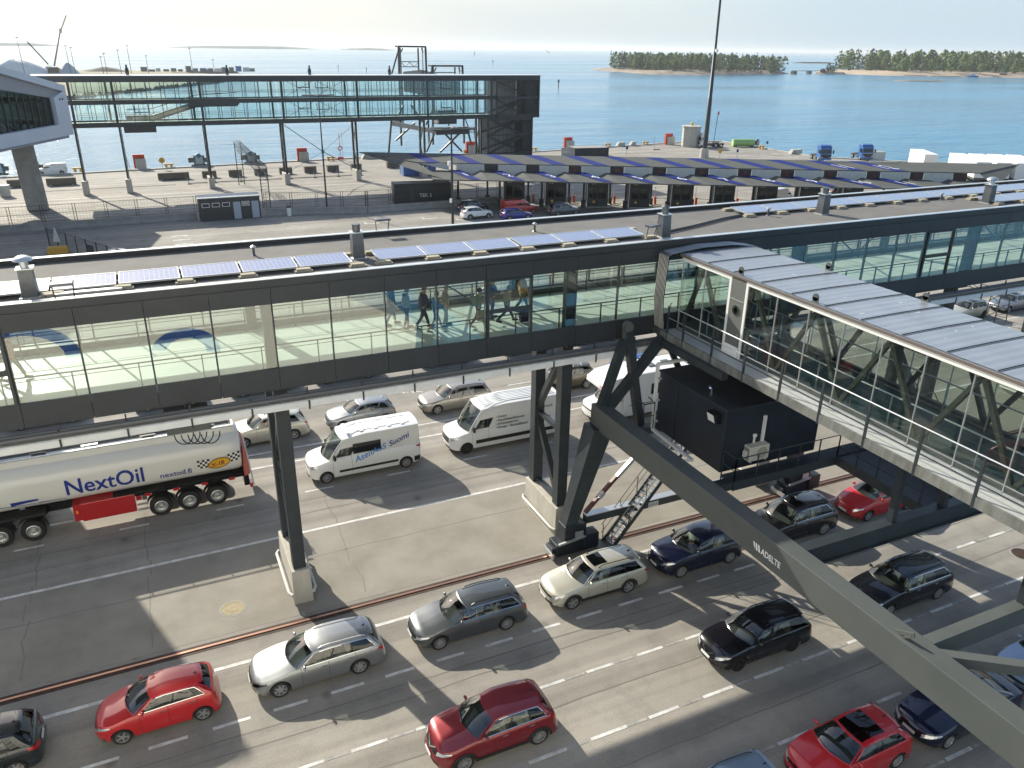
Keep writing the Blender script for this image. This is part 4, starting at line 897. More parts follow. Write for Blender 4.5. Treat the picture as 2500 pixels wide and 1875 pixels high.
for (a,b) in (((48.5,165,7.4),(47.5,165,0.2)),((49.2,165,3.2),(53.5,165,6.6)),((66.3,164,5.5),(67.2,164,0)),((64.8,164,5),(66.2,164,.2)),((59,164,5),(63.5,164,.6)),((63.8,164,5),(58.5,164,.6)),((57.6,164,5),(55.5,164,.8)),((64,166,9.6),(65.8,166,5.4)),((58,166,9.6),(56.2,166,6)),((49.5,166,7),(51.5,166,10)),((55.5,166,6.6),(53.0,166,10.2)),((61.5,164,9.3),(60.2,163.5,5.3))): f.bar(a,b,.34 if a[2] < 8 else .2,.34 if a[2] < 8 else .2)
lb(f,'trestle',M['steel_dark'])

# ------------------------------------------------------------------ terminal: main block outside the frame at left and its white wing
tm = thing('terminal_building','white clad terminal wing with a slanting roof edge and tall windows on a concrete pillar','terminal',(-11.2,121,0))
ux, uy = 0.4002, 0.9164; ox, oy = -14.7, 113.2
def WP(u, z, d=0): return (ox+ux*u-uy*d*1.0, oy+uy*u+ux*d, z)      # d>0 goes to the left, behind the visible face
def tmb(mb,name,mt,**k): o = mb.build(name,mt,tm,**k); o.location = (11.2,-121,0); return o
def sheet(mb, pts, d0=0, d1=.4):
    n = len(pts); vs = [WP(u,z,d0) for u,z in pts]+[WP(u,z,d1) for u,z in pts]; mb.add(vs,[tuple(range(n)),tuple(range(2*n-1,n-1,-1))]+[(i,(i+1)%n,(i+1)%n+n,i+n) for i in range(n)])
U0 = -40
f = MB(); zt_ = lambda u: 15.72+(17.9-u)*0.195; zl_ = lambda u: 15.0+(17.2-u)*0.195
sheet(f,[(U0,zl_(U0)),(17.0,zl_(17.0)),(17.9,zl_(17.9)),(17.9,zt_(17.9)),(U0,zt_(U0))],0,12); tmb(f,'roof_band',M['term_white'])
f = MB(); sheet(f,[(U0,9.35),(17.9,9.35),(17.9,10.9),(U0,10.9)],0,12); tmb(f,'sill_band',M['term_white'])
f = MB(); sheet(f,[(U0,9.0),(16.8,9.0),(16.8,9.34),(U0,9.34)],.15,11.8); tmb(f,'soffit',mat('grey_violet_soffit',(0.30,0.30,0.36),.7))
f = MB(); sheet(f,[(14.5,10.9),(17.9,10.9),(17.9,zl_(17.9)),(17.2,zl_(17.2)),(14.5,14.32)],0,.5); sheet(f,[(17.6,10.9),(17.9,10.9),(17.9,zl_(17.9)),(17.6,zl_(17.6))],.5,12); tmb(f,'end_wall',M['term_white'])
f = MB(); sheet(f,[(U0,15.95+(2.83-U0)*.14),(14.5,14.30),(17.2,zl_(17.2)-.02),(U0,zl_(U0)-.02)],.45,.8); tmb(f,'recessed_fascia',mat('grey_soffit_face',(0.33,0.33,0.36),.7))
f = MB(); sheet(f,[(U0,10.9),(14.4,10.9),(14.4,14.3),(U0,15.95+(2.83-U0)*.14)],.75,.78); tmb(f,'window_glass',M['glass_term'])
f = MB()
for i in range(34): u = 14.35-1.5*i; sheet(f,[(u-.07,10.9),(u+.07,10.9),(u+.07,14.3+(14.4-u)*.14),(u-.07,14.3+(14.4-u)*.14)],.60,.8)
tmb(f,'mullions',M['steel_dark'])
f = MB(); sheet(f,[(U0,10.5),(17.5,10.5),(17.5,10.7),(U0,10.7)],.9,11.5); tmb(f,'floor',M['interior_lt']); f = MB(); sheet(f,[(U0,14.2),(14.5,14.2),(14.5,14.4),(U0,14.4)],1.2,11.5); tmb(f,'ceiling',M['interior_lt'])
f = MB()
for i in range(20): u = 13-2.1*i; sheet(f,[(u,10.7),(u+.55,10.7),(u+.55,14.2),(u,14.2)],8,8.6)
tmb(f,'interior_columns',M['interior']); f = MB()
for i in range(16): u = 12.5-2.6*i; sheet(f,[(u,10.7),(u+1.1,10.7),(u+1.1,11.5),(u,11.5)],3.0,3.8)
tmb(f,'seats',M['interior_lt'])
f = MB(); f.add([(-14.6,124.4,0),(-12.0,124.6,0),(-12.2,127.2,0),(-14.8,127.0,0),(-14.9,124.3,9.0),(-12.3,124.5,9.0),(-12.5,127.2,9.0),(-15.1,127.0,9.0)],[(0,3,2,1),(4,5,6,7),(0,1,5,4),(1,2,6,5),(2,3,7,6),(3,0,4,7)]); tmb(f,'pillar',M['concrete_grey'],bevel=.25)
f = MB()
for u in (15.9,16.6): x,y,z = WP(u,14.05,-.02); f.box(x-.1,x+.1,y-.12,y+.02,z-.12,z+.12)
tmb(f,'wall_lamps',M['steel_dark'])
f = MB(); f.prism([(-62,55),(-10.7,55),(-17.6,75),(-62,75)],7,20.1,'z'); tmb(f,'main_block',M['term_white'])
f = MB()
for x in (-22,-34,-46): f.box(x-.6,x+.6,64,65.2,0,7)
tmb(f,'block_pillars',M['concrete_grey'])

# ------------------------------------------------------------------ check-in canopy, booths and barriers
CU = Vector((.891,-.454,0)); CN = Vector((.454,.891,0))
def CP(u, n, z): p = CU*u+CN*n; return (p.x,p.y,z)
cn = thing('check_in_canopy','long dark grey check-in canopy with diagonal blue stripes and lane numbers','canopy',CP(20,117,0))
cl = Vector(CP(20,117,0))
def cb2(mb,name,mt,par=None,**k):
    o = mb.build(name,mt,par or cn,**k)
    if par is None: o.location = -cl
    return o
ZR = lambda n: 5.8+(n-117)*0.055 ; ZF = lambda n: 4.72-(117-n)*0.035
f = MB()
up = [(-28.5,124.3),(70.5,124.3),(61.4,117),(-18.4,117)]
f.add([CP(u,n,ZR(n)) for u,n in up]+[CP(u,n,ZR(n)-.12) for u,n in up],[(0,1,2,3),(7,6,5,4),(0,4,5,1),(1,5,6,2),(2,6,7,3),(3,7,4,0)]); cb2(f,'upper_roof',M['grey_roof'])
f = MB(); f.add([CP(-28.5,124.3,ZR(124.3)-.13),CP(-18.4,117,ZR(117)-.13),CP(-18.4,117,4.72),CP(-13.6,110,ZF(110)),CP(-13.6,111,ZF(110)-.1)],[(0,1,2,3)]); f.add([CP(70.5,124.3,ZR(124.3)-.13),CP(61.4,117,ZR(117)-.13),CP(60.8,111.2,ZF(111.2))],[(0,1,2)]); cb2(f,'sloping_ends',M['grey_roof'])
# pleated lower roof: its back edge rises and falls between the lanes
SPC = 6.045; S0 = -12.9
cols = []
u = S0-.7; us = []
for k in range(13):
    us += [(S0+SPC*k-1.6,.0),(S0+SPC*k+1.1,-.06),(S0+SPC*k+2.3,-.55),(S0+SPC*k+3.6,.12)]
us = [(-16.9,0)]+[(a,b) for a,b in us if -16 < a < 60.5]+[(61.2,0)]
f = MB(); P0 = []
for a,b in us:
    P0.append([CP(a,117.0,4.72+b),CP(a,116.0,4.68+b*.75),CP(a+(.9 if a < 60 else 0),113,4.58+b*.35),CP(a+(1.6 if a < 60 else 0),110,4.475)])
f.grid(P0); f.grid([[ (q[0],q[1],q[2]-.14) for q in r_] for r_ in P0]); f.grid([[r_[3],(r_[3][0],r_[3][1],r_[3][2]-.14)] for r_ in P0]); cb2(f,'lower_roof',M['grey_roof'])
# vertical face between the roofs: pale panels and dark signal boards
M['sig'] = mat('dark_signal_board',(0.022,0.022,0.026),.5)
for k in range(13):
    a = S0+SPC*k
    if k == 0: wf_ = MB(); wf_.add([CP(-18.2,116.98,5.66),CP(-13.9,116.98,5.66),CP(-13.9,116.98,4.75)],[(0,1,2)]); cb2(wf_,'pale_panel',M['offwhite'])
    if k < 12: wf_ = MB(); wf_.add([CP(a+.1,116.97,4.1),CP(a+4.15,116.97,4.1),CP(a+4.15,116.97,5.68),CP(a+.1,116.97,5.68)],[(0,1,2,3)]); cb2(wf_,'pale_panel',M['offwhite'])
    if k > 0: db = MB(); db.add([CP(a-1.85,116.98,4.1),CP(a+.05,116.98,4.1),CP(a+.05,116.98,5.68),CP(a-1.85,116.98,5.68)],[(0,1,2,3)]); cb2(db,'signal_board',M['sig'])
M['x_red'] = mat('dim_red_signal',(0.25,0.015,0.012),.5)
for k in range(3,13):
    a = S0+SPC*k-.9; f = MB()
    for s_ in (-1,1): f.bar(CP(a-s_*.28,116.93,4.75),CP(a+s_*.28,116.93,5.5),.09,.02,(CN.x,CN.y,0))
    cb2(f,'red_cross_signal',M['x_red'])
for k in range(12):
    a = -21.35+SPC*k; st_ = MB()
    st_.add([CP(a,124.2,ZR(124.2)+.012),CP(a+2.1,124.2,ZR(124.2)+.012),CP(a+6.3,117.05,ZR(117.05)+.012),CP(a+4.3,117.05,ZR(117.05)+.012)],[(0,1,2,3)]); cb2(st_,'blue_stripe',M['blue_roof'])
for k in range(11):
    b_ = S0+SPC*k-1.1; st2 = MB()
    def zl2(u,n):
        kk = ((u-(n-117)*-.23*0)-S0)
        return 4.72-(117-n)*.035+.05
    st2.grid([[ (lambda p_: (p_[0],p_[1],p_[2]))(CP(lerp(b_+1.0*0,b_+3.9,t)+w_*1.75*(1-.25*t),lerp(116.9,110.3,t),4.80-.28*t+.02)) for w_ in (0,.5,1)] for t in (0,.25,.5,.75,1)])
    cb2(st2,'blue_stripe',M['blue_roof'])
    def fn(x,y,b_=b_):
        t = .62-y*.16; u = lerp(b_,b_+3.9,t)+.35+x*.95; return tuple(Vector(CP(u,lerp(116.9,110.3,t),4.80-.28*t+.045))-cl)
    lettering(str(k+1),2.3,fn,M['white'],cn)
for k,tx in ((10,'11'),(11,'12')):
    a = -21.35+SPC*k
    def fn(x,y,a=a):
        t = .80-y*.22; u = lerp(a,a+4.3,t)+.35+x*.85; return tuple(Vector(CP(u,lerp(124.2,117.05,t),ZR(lerp(124.2,117.05,t))+.03))-cl)
    lettering(tx,2.4,fn,M['white'],cn)
for u0 in (41.6,48.2):
    f = MB(); f.bar(CP(u0,123.2,6.35),CP(u0+1.9,123.2,6.35),.14,.1); f.bar(CP(u0+2.1,123.2,6.35),CP(u0+4,123.2,6.35),.14,.1); cb2(f,'tube_lamp',M['white'])
for k in range(13):
    for (du,n0) in ((-6.4,115.8),(-2.4,119.0)):
        u = du+SPC*k-6.04
        p = CP(u,n0,0); f = MB(); f.box(p[0]-.11,p[0]+.11,p[1]-.11,p[1]+.11,0,4.5 if n0 < 117 else 5.4); f.box(p[0]-.25,p[0]+.25,p[1]-.25,p[1]+.25,0,1.15 if n0 < 117 else 1.0); cb2(f,'post',M['steel_dark'])
M['booth_glass'] = glass('booth_glass',(0.25,0.30,0.32),1.4)
def booth(k, label):
    u = -6.0+SPC*k; rz = math.atan2(-.454,.891)+.13; p = CP(u+1.55,117.3,0)
    t = thing('check_in_booth',label,'booth',p,rz,'check-in booths under the canopy'); f = MB()
    f.box(-1.5,1.5,-.95,.95,.12,1.3); f.box(-1.5,1.5,-.95,.95,2.75,3.75); f.box(-1.5,-1.2,-.95,.95,1.3,2.75); f.box(1.15,1.5,-.95,.95,1.3,2.75); f.box(-.25,.0,-.95,-.7,1.3,2.75); f.box(-1.2,1.15,.75,.95,1.3,2.75); f.build('walls',M['steel_dark'],t)
    f = MB(); f.box(-1.2,-.25,-.93,-.90,1.3,2.75); f.build('window',M['booth_glass'],t); f = MB(); f.box(0,1.15,-.93,-.90,1.3,2.75); f.build('window',M['booth_glass'],t)
    f = MB(); f.box(.3,1.0,-.6,-.5,2.0,2.7); f.box(.25,1.05,-.6,-.55,1.35,1.8); f.build('notices',M['offwhite'],t); f = MB(); f.box(-1.65,1.65,-1.1,1.1,3.75,3.88); f.build('roof',M['steel_dark'],t)
    f = MB()
    for x in (-.85,-.5): f.lathe([(.001,-1.0),(.14,-1.0),(.15,-.95)],c=(x,0,3.4),n=12,axis='y')
    f.build('amber_lights',mat('amber_signal_glass',(0.65,0.45,0.10),.3) if 'amber2' not in M else M['amber2'],t); f = MB(); f.lathe([(.001,-1.0),(.19,-1.0),(.19,-.95)],c=(-.55,0,.8),n=14,axis='y'); f.build('round_sign',M['gold'],t)
    f = MB(); f.box(-2.2,2.2,-1.3,1.3,0,.12); f.build('kerb_island',M['concrete'],t)
    f = MB(); f.box(-1.62,-1.54,-1.05,-.95,.12,3.8); f.build('corner_pipe',M['flash'],t); return t
M['amber2'] = mat('amber_signal_glass',(0.65,0.45,0.10),.3)
bth = booth(0,'check-in booth under lane number 1 behind the red van')
for k in range(1,9):
    c_ = dup(bth,CP(-6.0+SPC*k+1.55,117.3,0),None,'dark check-in booth under lane number %d of the canopy'%(k+1))
def barrier(k, label):
    p = CP(-6.0+SPC*k-1.65,119.8,0); t = thing('lane_barrier',label,'barrier',p,math.atan2(-.454,.891),'orange lane barriers'); f = MB(); f.box(-.17,.17,-.17,.17,0,1.1); f.build('post',M['orange'],t,None,.03); f = MB(); f.bar((.1,-.2,.95),(2.6,-.2,.85),.06,.09); f.build('arm',M['white'],t); f = MB(); f.tube([(-.1,.1,1.1),(-.1,.1,2.6)],.04,6); f.build('lamp_pole',M['flash'],t); return t
br0 = barrier(1,'orange lane barrier left of the booth under number 2')
for k in range(2,9): dup(br0,CP(-6.0+SPC*k-1.65,119.8,0),None,'orange lane barrier left of the booth under number %d'%(k+1))
# ------------------------------------------------------------------ vehicles
def paint(name, c, metal=0.35, rough=0.32): return mat(name, c, rough, metal, 0.0, coat=1.0, spec=0.5)
P = dict(red=paint('bright_red_paint',(0.46,0.012,0.018),0.1), dred=paint('dark_red_metallic_paint',(0.20,0.008,0.016),0.4), silver=paint('silver_metallic_paint',(0.27,0.285,0.30),0.7,0.34),
  grey=paint('graphite_metallic_paint',(0.075,0.085,0.095),0.5), beige=paint('beige_metallic_paint',(0.50,0.49,0.42),0.45), navy=paint('navy_paint',(0.006,0.010,0.035),0.3,0.25),
  black=paint('black_paint',(0.006,0.006,0.009),0.2,0.22), white=paint('white_car_paint',(0.76,0.77,0.77),0.0), champ=paint('champagne_metallic_paint',(0.30,0.275,0.24),0.6), olive=paint('bronze_olive_paint',(0.10,0.085,0.055),0.55),
  blue=paint('blue_metallic_paint',(0.03,0.10,0.30),0.5), rblue=paint('royal_blue_paint',(0.008,0.018,0.24),0.3), lblue=paint('light_blue_grey_paint',(0.27,0.36,0.48),0.6), dteal=paint('dark_slate_paint',(0.02,0.028,0.034),0.4,0.25))
WHEEL = {}
def wheel_meshes(style, r):
    k = (style, round(r,3))
    if k in WHEEL: return WHEEL[k]
    w = 0.105
    mb = MB(); mb.lathe([(r*.66,-w),(r*.93,-w),(r,-w*.6),(r,w*.6),(r*.93,w),(r*.66,w),(r*.66,-w)], n=28, axis='y')
    t = mb.build('tyre', M['black'], None, 40)
    mb = MB(); mb.lathe([(r*.67,-w*.9),(r*.70,-w*1.02),(r*.64,-w*.98),(r*.60,-w*.45),(r*.60,w*.8)], n=28, axis='y')
    n = {'five':5,'ten':10,'multi':7,'steel':12}[style]
    for i in range(n):
        a = 6.2832*i/n; c, s_ = math.cos(a), math.sin(a); hw = r*(0.10 if n <= 7 else 0.055)
        def q(rad, off, y): return (rad*c-off*s_, y, rad*s_+off*c)
        mb.add([q(r*.08,-hw*1.1,-w*.86),q(r*.08,hw*1.1,-w*.86),q(r*.65,hw*.75,-w*.93),q(r*.65,-hw*.75,-w*.93),q(r*.08,-hw*1.3,-w*.4),q(r*.08,hw*1.3,-w*.4),q(r*.65,hw*1.05,-w*.4),q(r*.65,-hw*1.05,-w*.4)],
               [(0,1,2,3),(0,4,5,1),(1,5,6,2),(2,6,7,3),(3,7,4,0)])
    mb.lathe([(0.001,-w*.92),(r*.13,-w*.9),(r*.17,-w*.5)], n=12, axis='y')
    rm = mb.build('rim', M['rim_dark'] if style == 'steel' else M['rim'], None, 40)
    mb = MB(); mb.lathe([(0.001,-w*.25),(r*.60,-w*.25)], n=20, axis='y'); d = mb.build('brake_disc', M['interior'], None)
    ms = (t.data, rm.data, d.data)
    for o in (t, rm, d): bpy.data.objects.remove(o)
    WHEEL[k] = ms; return ms
def add_wheel(root, x, y, r, style, side):
    t, rm, d = wheel_meshes(style, r)
    o = bpy.data.objects.new('wheel', d); COL.objects.link(o); o.parent = root; o.location = (x,y,r); o.rotation_euler = (0, random.uniform(0,3), 0 if side < 0 else math.pi)
    for nm, me in (('tyre',t),('rim',rm)):
        c = bpy.data.objects.new(nm, me); COL.objects.link(c); c.parent = o
def car(label, name='parked_car', cat='car', loc=(0,0), rz=0, group='cars queuing in the lanes', pm=None, kind='estate', L=4.7, Wd=1.82, H=1.48, ax=(0.92,3.7), r=0.32, rimst='five',
        zf=0.70, zc=0.97, xc=1.22, xh=2.0, xr=None, xd=None, zd=None, belt=(0.95,1.02), wroof=0.56, nose=0.9, tail=0.5, nf=3.0, nr=4.0, rear_rise=0.0, wins=None, seams=None, rails=None, sunroof=None,
        chrome=False, clad=False, roofm=None, glassm=None, grille='slim', plate=True, lampm=None, clear=0.2, zroof=None, hatch=True, bars=False, dark_rear=False, hump=0.0, tl='side', zs0=None):
    root = thing(name, label, cat, (loc[0],loc[1],0), rz, group)
    pm = pm or P['silver']; gm = glassm or M['glass_car']; h2 = Wd/2
    D = {'hatch':(L-0.62,L-0.16),'estate':(L-0.55,L-0.14),'suv':(L-0.62,L-0.18),'sedan':(L-1.35,L-0.62),'van':(L-0.10,L-0.03),'liftback':(L-1.25,L-0.38)}[kind]
    xr = xr or D[0]; xd = xd or D[1]; zd = zd or (belt[1]+ (0.0 if kind in ('sedan','liftback') else 0.02))
    zr_ = (zroof or H)-{'hatch':0.07,'estate':0.06,'suv':0.07,'sedan':0.07,'van':0.01,'liftback':0.09}[kind]
    zh = H-(0.07 if kind != 'van' else 0.16)
    # ---- profile functions
    def w(x):
        f = 1.0
        if x < nose: f = min(f, (1-(1-max(0,x)/nose)**nf)**(1/nf))
        if x > L-tail: f = min(f, (1-(1-max(0,L-x)/tail)**nr)**(1/nr))
        return h2*max(f,0.0)
    zpts = [(0,zf-0.10),(0.10,zf-0.02),(0.3,zf+0.04),(xc+0.15,zc-0.03),(xc+0.45,belt[0]),(lerp(xc,xd,.55),lerp(belt[0],belt[1],.55)),(xd-0.1,belt[1]),(L-0.12,belt[1]-(0.06 if kind in('sedan','liftback') else 0.03)),(L,belt[1]-(0.16 if kind in ('sedan','liftback') else 0.12))]
    if kind == 'van': zpts = [(0,zf-0.1),(0.1,zf),(0.3,zf+0.08),(xc+0.1,zc-0.03),(xc+0.5,belt[0]),(L,belt[1])]
    def zs(x): return pw(zpts, x)
    def z0(x):
        b = clear+0.10*(1-sm(0,0.5,x))+0.10*sm(L-0.5,L,x)
        for a in ax:
            d = abs(x-a); R_ = r+0.055
            if d < R_: b = max(b, r+math.sqrt(R_*R_-d*d)*1.0)
        return b
    prof = [(0,.955),(.10,.985),(.35,1.0),(.55,1.0),(.75,.985),(.90,.955),(1.0,.905)]
    def sidey(x, z):
        t = (z-clear)/(zs(x)-clear); t = max(0,min(1,t))
        for (a,va),(b,vb) in zip(prof, prof[1:]):
            if t <= b: return w(x)*lerp(va,vb,(t-a)/(b-a))
        return w(x)*.905
    def shear(x, z):
        f = max(0,1-x/0.8)**2; g = max(0,1-(L-x)/0.5)**2; zz = (z-0.45)
        dx = f*(0.16*max(0,zz)/0.35+0.22*max(0,-zz)) - g*((0.16 if hatch else 0.08)*max(0,zz)/0.5*(0.6 if kind=='van' else 1)+0.12*max(0,-zz)) if kind != 'van' else f*(0.10*max(0,zz)+0.2*max(0,-zz))
        return x+dx
    def sp(x, z, side): y = sidey(x,z); return (shear(x,z), side*y, z)
    xs = sorted(set([0.0,0.012,0.03,0.06,0.1,0.16,0.24,0.34,0.46]+[L-a for a in (0,0.008,0.02,0.045,0.08,0.13,0.2,0.3,0.42)]+[a+(r+0.055)*k for a in ax for k in (-1.001,-.97,-.9,-.78,-.62,-.42,-.2,0,.2,.42,.62,.78,.9,.97,1.001)]+[0.6+0.16*i for i in range(int((L-1.1)/0.16))]))
    sd = seams or [xc+0.42, lerp(xc+0.42, ax[1]-0.25, 0.53), ax[1]-0.12]
    for s_ in sd: xs += [s_-0.006, s_+0.006]
    xs = sorted(xs); tt = [0,.06,.16,.3,.45,.6,.75,.87,.95,1.0]
    body = MB(); doors = []
    for side in (-1,1):
        segs = {}
        for a, b in zip(xs, xs[1:]):
            m_ = (a+b)/2; cell = None
            for i, s_ in enumerate(sd):
                if abs(m_-s_) < 0.006: cell = 'gap'
            if cell is None and sd[0] < m_ < sd[-1]: cell = sum(1 for s_ in sd if s_ < m_)
            segs.setdefault(cell, []).append((a,b))
        for cell, prs in segs.items():
            mb = body if cell is None else (MB() if cell != 'gap' else None)
            if mb is None:
                for a,b in prs:      # seam: only the sill carries on
                    body.grid([[sp(x, z0(x)+k*0.05, side) for k in (0,1)] for x in (a,b)])
                continue
            xx = []
            for a,b in prs:
                if not xx or abs(xx[-1][-1]-a) > 1e-9: xx.append([a])
                xx[-1].append(b)
            for run in xx:
                lo = 0.05 if cell is not None else 0
                if cell is not None: body.grid([[sp(x, z0(x)+k*0.045, side) for k in (0,1)] for x in run])
                mb.grid([[sp(x, lerp(z0(x)+lo, zs(x), t), side) for t in tt] for x in run])
            if cell is not None: doors.append((side, cell, mb, prs))
    # ---- hood / deck tops
    def cow(q): return xc+0.26*q*q
    def bck(q): return xd-0.10*q*q
    qs = [-1,-.97,-.9,-.78,-.6,-.4,-.2,0,.2,.4,.6,.78,.9,.97,1]
    def top(x, q):
        ww = w(x)*.905; cr = 0.055*min(1,ww/(h2*.7)); z = zs(x)+cr*(1-abs(q)**2.6)
        if abs(q) < 0.75 and kind != 'van': z += 0.012*sm(0.75,0.6,abs(q))*sm(0.1,0.4,x) if x < xc+.3 else 0
        return (shear(x, zs(x)), q*ww, z)
    hs = [0,.006,.015,.03,.06,.1,.16,.24,.34,.46,.6,.75,.9,1]
    body.grid([[top(s_*cow(q), q) for q in qs] for s_ in hs])
    body.grid([[top(lerp(bck(q), L, s_), q) for q in qs] for s_ in (0,.15,.35,.55,.75,.88,.95,.985,1)])
    # ---- greenhouse
    wt = h2*wroof/0.5*0.5*2/2 if False else h2*wroof*1.25
    def rz_(s_): return pw([(0,zh),(0.28,H),(0.6,H-0.01),(1,zr_)], s_)
    def rx(s_, q): return lerp(xh+0.10*q*q, xr-0.07*q*q, s_)
    def rw(s_): return wt*(1-0.05*sm(.5,1,s_)-0.03*sm(.3,0,s_))
    def roofp(s_, q): return (rx(s_,q), q*rw(s_), rz_(s_)-0.055*abs(q)**3.5)
    def bot(x, q=None): return w(x)*.905
    rs = [0,.04,.1,.2,.35,.5,.65,.8,.9,.96,1]
    roof = MB(); roof.grid([[roofp(s_, q) for q in qs] for s_ in rs])
    rp = roof.build('roof', roofm or pm, root, 40) if roofm else None
    if not roofm: body.add(roof.v, roof.f)
    def wsp(q, t):
        x0 = cow(q); a = Vector(top(x0, q)); b = Vector(roofp(0, q)); p = a.lerp(b, t); p.x -= 0.05*math.sin(math.pi*t)*(1-q*q*.6); p.z += 0.02*math.sin(math.pi*t); return tuple(p)
    def blp(q, t):
        a = Vector(top(bck(q), q)); b = Vector(roofp(1, q)); p = a.lerp(b, t); p.x += 0.04*math.sin(math.pi*t)*(1-q*q*.6); return tuple(p)
    def sg(s_, t, side):
        xa, xb = cow(1), bck(1); x0 = lerp(xa, xb, s_); a = Vector((shear(x0,zs(x0)), bot(x0)*side, zs(x0))); q1 = Vector(roofp(s_, 1)); q1.y *= side
        p = a.lerp(q1, t); p.y += side*0.035*math.sin(math.pi*t); return tuple(p)
    ws = MB(); wq = [-.95,-.8,-.6,-.4,-.2,0,.2,.4,.6,.8,.95]
    ws.grid([[wsp(q, t) for q in wq] for t in (.04,.2,.4,.6,.8,.95)]); ws.build('windscreen', gm, root, 60)
    fr = MB()
    fr.grid([[wsp(q, t) for q in wq] for t in (0,.04)]); fr.grid([[wsp(q, t) for q in wq] for t in (.95,1)])
    for e in (-1,1): fr.grid([[wsp(e*q, t) for q in (.95,1)] for t in (0,.2,.4,.6,.8,1)])
    bq = [-.84,-.6,-.3,0,.3,.6,.84]; gl2 = M['glass_dark']
    if kind != 'van':
        rw_ = MB(); rw_.grid([[blp(q, t) for q in bq] for t in (.08,.35,.65,.9)]); rw_.build('rear_window', gl2, root, 60)
        body.grid([[blp(q, t) for q in bq] for t in (0,.08)]); body.grid([[blp(q, t) for q in bq] for t in (.9,1)])
        for e in (-1,1): body.grid([[blp(e*q, t) for q in (.84,1)] for t in (0,.35,.65,1)])
    else: body.grid([[blp(q, t) for q in qs] for t in (0,.3,.6,1)])
    body.add(fr.v, fr.f)
    wins = wins or {'hatch':[(.06,.46),(.49,.78),(.80,.90)],'estate':[(.05,.36),(.385,.64),(.665,.93)],'suv':[(.05,.38),(.405,.68),(.705,.90)],'sedan':[(.06,.46),(.49,.80),(.82,.90)],'van':[(.045,.24)],'liftback':[(.05,.42),(.45,.76),(.78,.88)]}[kind]
    blackp = MB(); dim = []
    for side in (-1,1):
        br = sorted(set([0,1]+[v for p_ in wins for v in p_]+[.03,.97]))
        ss = []
        for a,b in zip(br, br[1:]):
            n = max(1,int((b-a)/0.06)); ss += [lerp(a,b,i/n) for i in range(n)]
        ss.append(1)
        t0, t1 = (0.05, 0.88) if kind != 'van' else (0.06, 0.50)
        cols = {}
        for a,b in zip(ss, ss[1:]):
            m_ = (a+b)/2; wi = next((i for i,p_ in enumerate(wins) if p_[0] < m_ < p_[1]), None)
            if wi is not None: cols.setdefault(wi, []).append((a,b))
            pil = MB()
            inwin = wins[0][0] < m_ < wins[-1][1]
            if wi is None: (blackp if inwin else body).grid([[sg(s_, t, side) for t in (t0,.3,.6,t1)] for s_ in (a,b)]) if kind != 'van' else body.grid([[sg(s_,t,side) for t in (t0,.3,t1)] for s_ in (a,b)])
            body.grid([[sg(s_, t, side) for t in (0,t0)] for s_ in (a,b)]); body.grid([[sg(s_, t, side) for t in (t1,(t1+1)/2,1)] for s_ in (a,b)])
        for wi, prs in cols.items():
            mb = MB(); run = [p_[0] for p_ in prs]+[prs[-1][1]]
            mb.grid([[sg(s_, t, side) for t in (t0,.3,.6,t1) if t <= t1] for s_ in run])
            mb.build('side_window', gl2 if (wi >= 2 or (dark_rear and wi >= 1)) else gm, root, 60)
    bo = body.build('body', pm, root, 38)
    if blackp.v: blackp.build('door_pillar', M['blackp'], root, 60)
    for side, cell, mb, prs in doors:
        d = mb.build('door', pm, root, 38); xm = prs[-1][1]-0.16; hz = zs(xm)-0.13
        hb = MB(); y = sidey(xm,hz)*side; hb.bar((xm-0.09,y+side*0.012,hz),(xm+0.09,y+side*0.012,hz),0.025,0.03); hb.build('door_handle', M['chrome'] if chrome else pm, d)
    # ---- trims, lamps, grille
    if chrome:
        cb = MB()
        for side in (-1,1):
            pts = [Vector(sg(s_, 0.045, side)) for s_ in (.05,.2,.4,.6,.8,wins[-1][1])]+[Vector(sg(wins[-1][1]+.012,.5,side))]+[Vector(sg(s_,0.9,side)) for s_ in (wins[-1][1],.7,.5,.3,.12)]
            cb.tube([p_+Vector((0,side*0.006,0)) for p_ in pts], 0.014, 4)
        cb.build('window_trim', M['chrome'], root)
    def nosex(y, z):
        f = min(1,abs(y)/(h2*prof_at(z))); f = min(f,0.9999); return nose*(1-(1-f**nf)**(1/nf))
    def prof_at(z): return .955 if z < .3 else .995
    def front(y, z, off=0.008):
        x = nosex(y,z); return (shear(x,z)-off, y, z)
    def patch(name, mt, y0, y1, zlo, zhi, n=6, off=0.010, par=root, back=False):
        mb = MB()
        rows = []
        for i in range(n+1):
            y = lerp(y0,y1,i/n); a = zlo(i/n) if callable(zlo) else zlo; b = zhi(i/n) if callable(zhi) else zhi
            row = []
            for k in range(4):
                z = lerp(a,b,k/3)
                if back:
                    f = min(.9999,abs(y)/(h2*.98)); x = L-tail*(1-(1-f**nr)**(1/nr)); row.append((shear(x,z)+off, y, z))
                else: row.append(front(y,z,off))
            rows.append(row)
        mb.grid(rows); return mb.build(name, mt, par, 60)
    zl = zf-0.02; lm = lampm or M['lamp_clear']
    if kind == 'van': zl = zf-0.03
    for side in (-1,1):
        # wrapped headlamp: follows the wing back from the nose
        mb = MB(); rows = []
        for i in range(9):
            f = i/8; x = lerp(0.035 if grille != 'none' else 0.06, 0.50 if kind != 'van' else 0.42, f**1.3); zt = zs(x)-0.035-0.01*f; zb = zt-lerp(0.12,0.045,f)*(1.35 if kind == 'van' else 1)
            rows.append([tuple(Vector(sp(x, lerp(zb,zt,k/2), side))+Vector((-0.008,side*0.008,0))) for k in range(3)])
        mb.grid(rows); mb.build('headlight', lm, root, 60)
        mb = MB(); rows = []
        zt = belt[1]-0.06
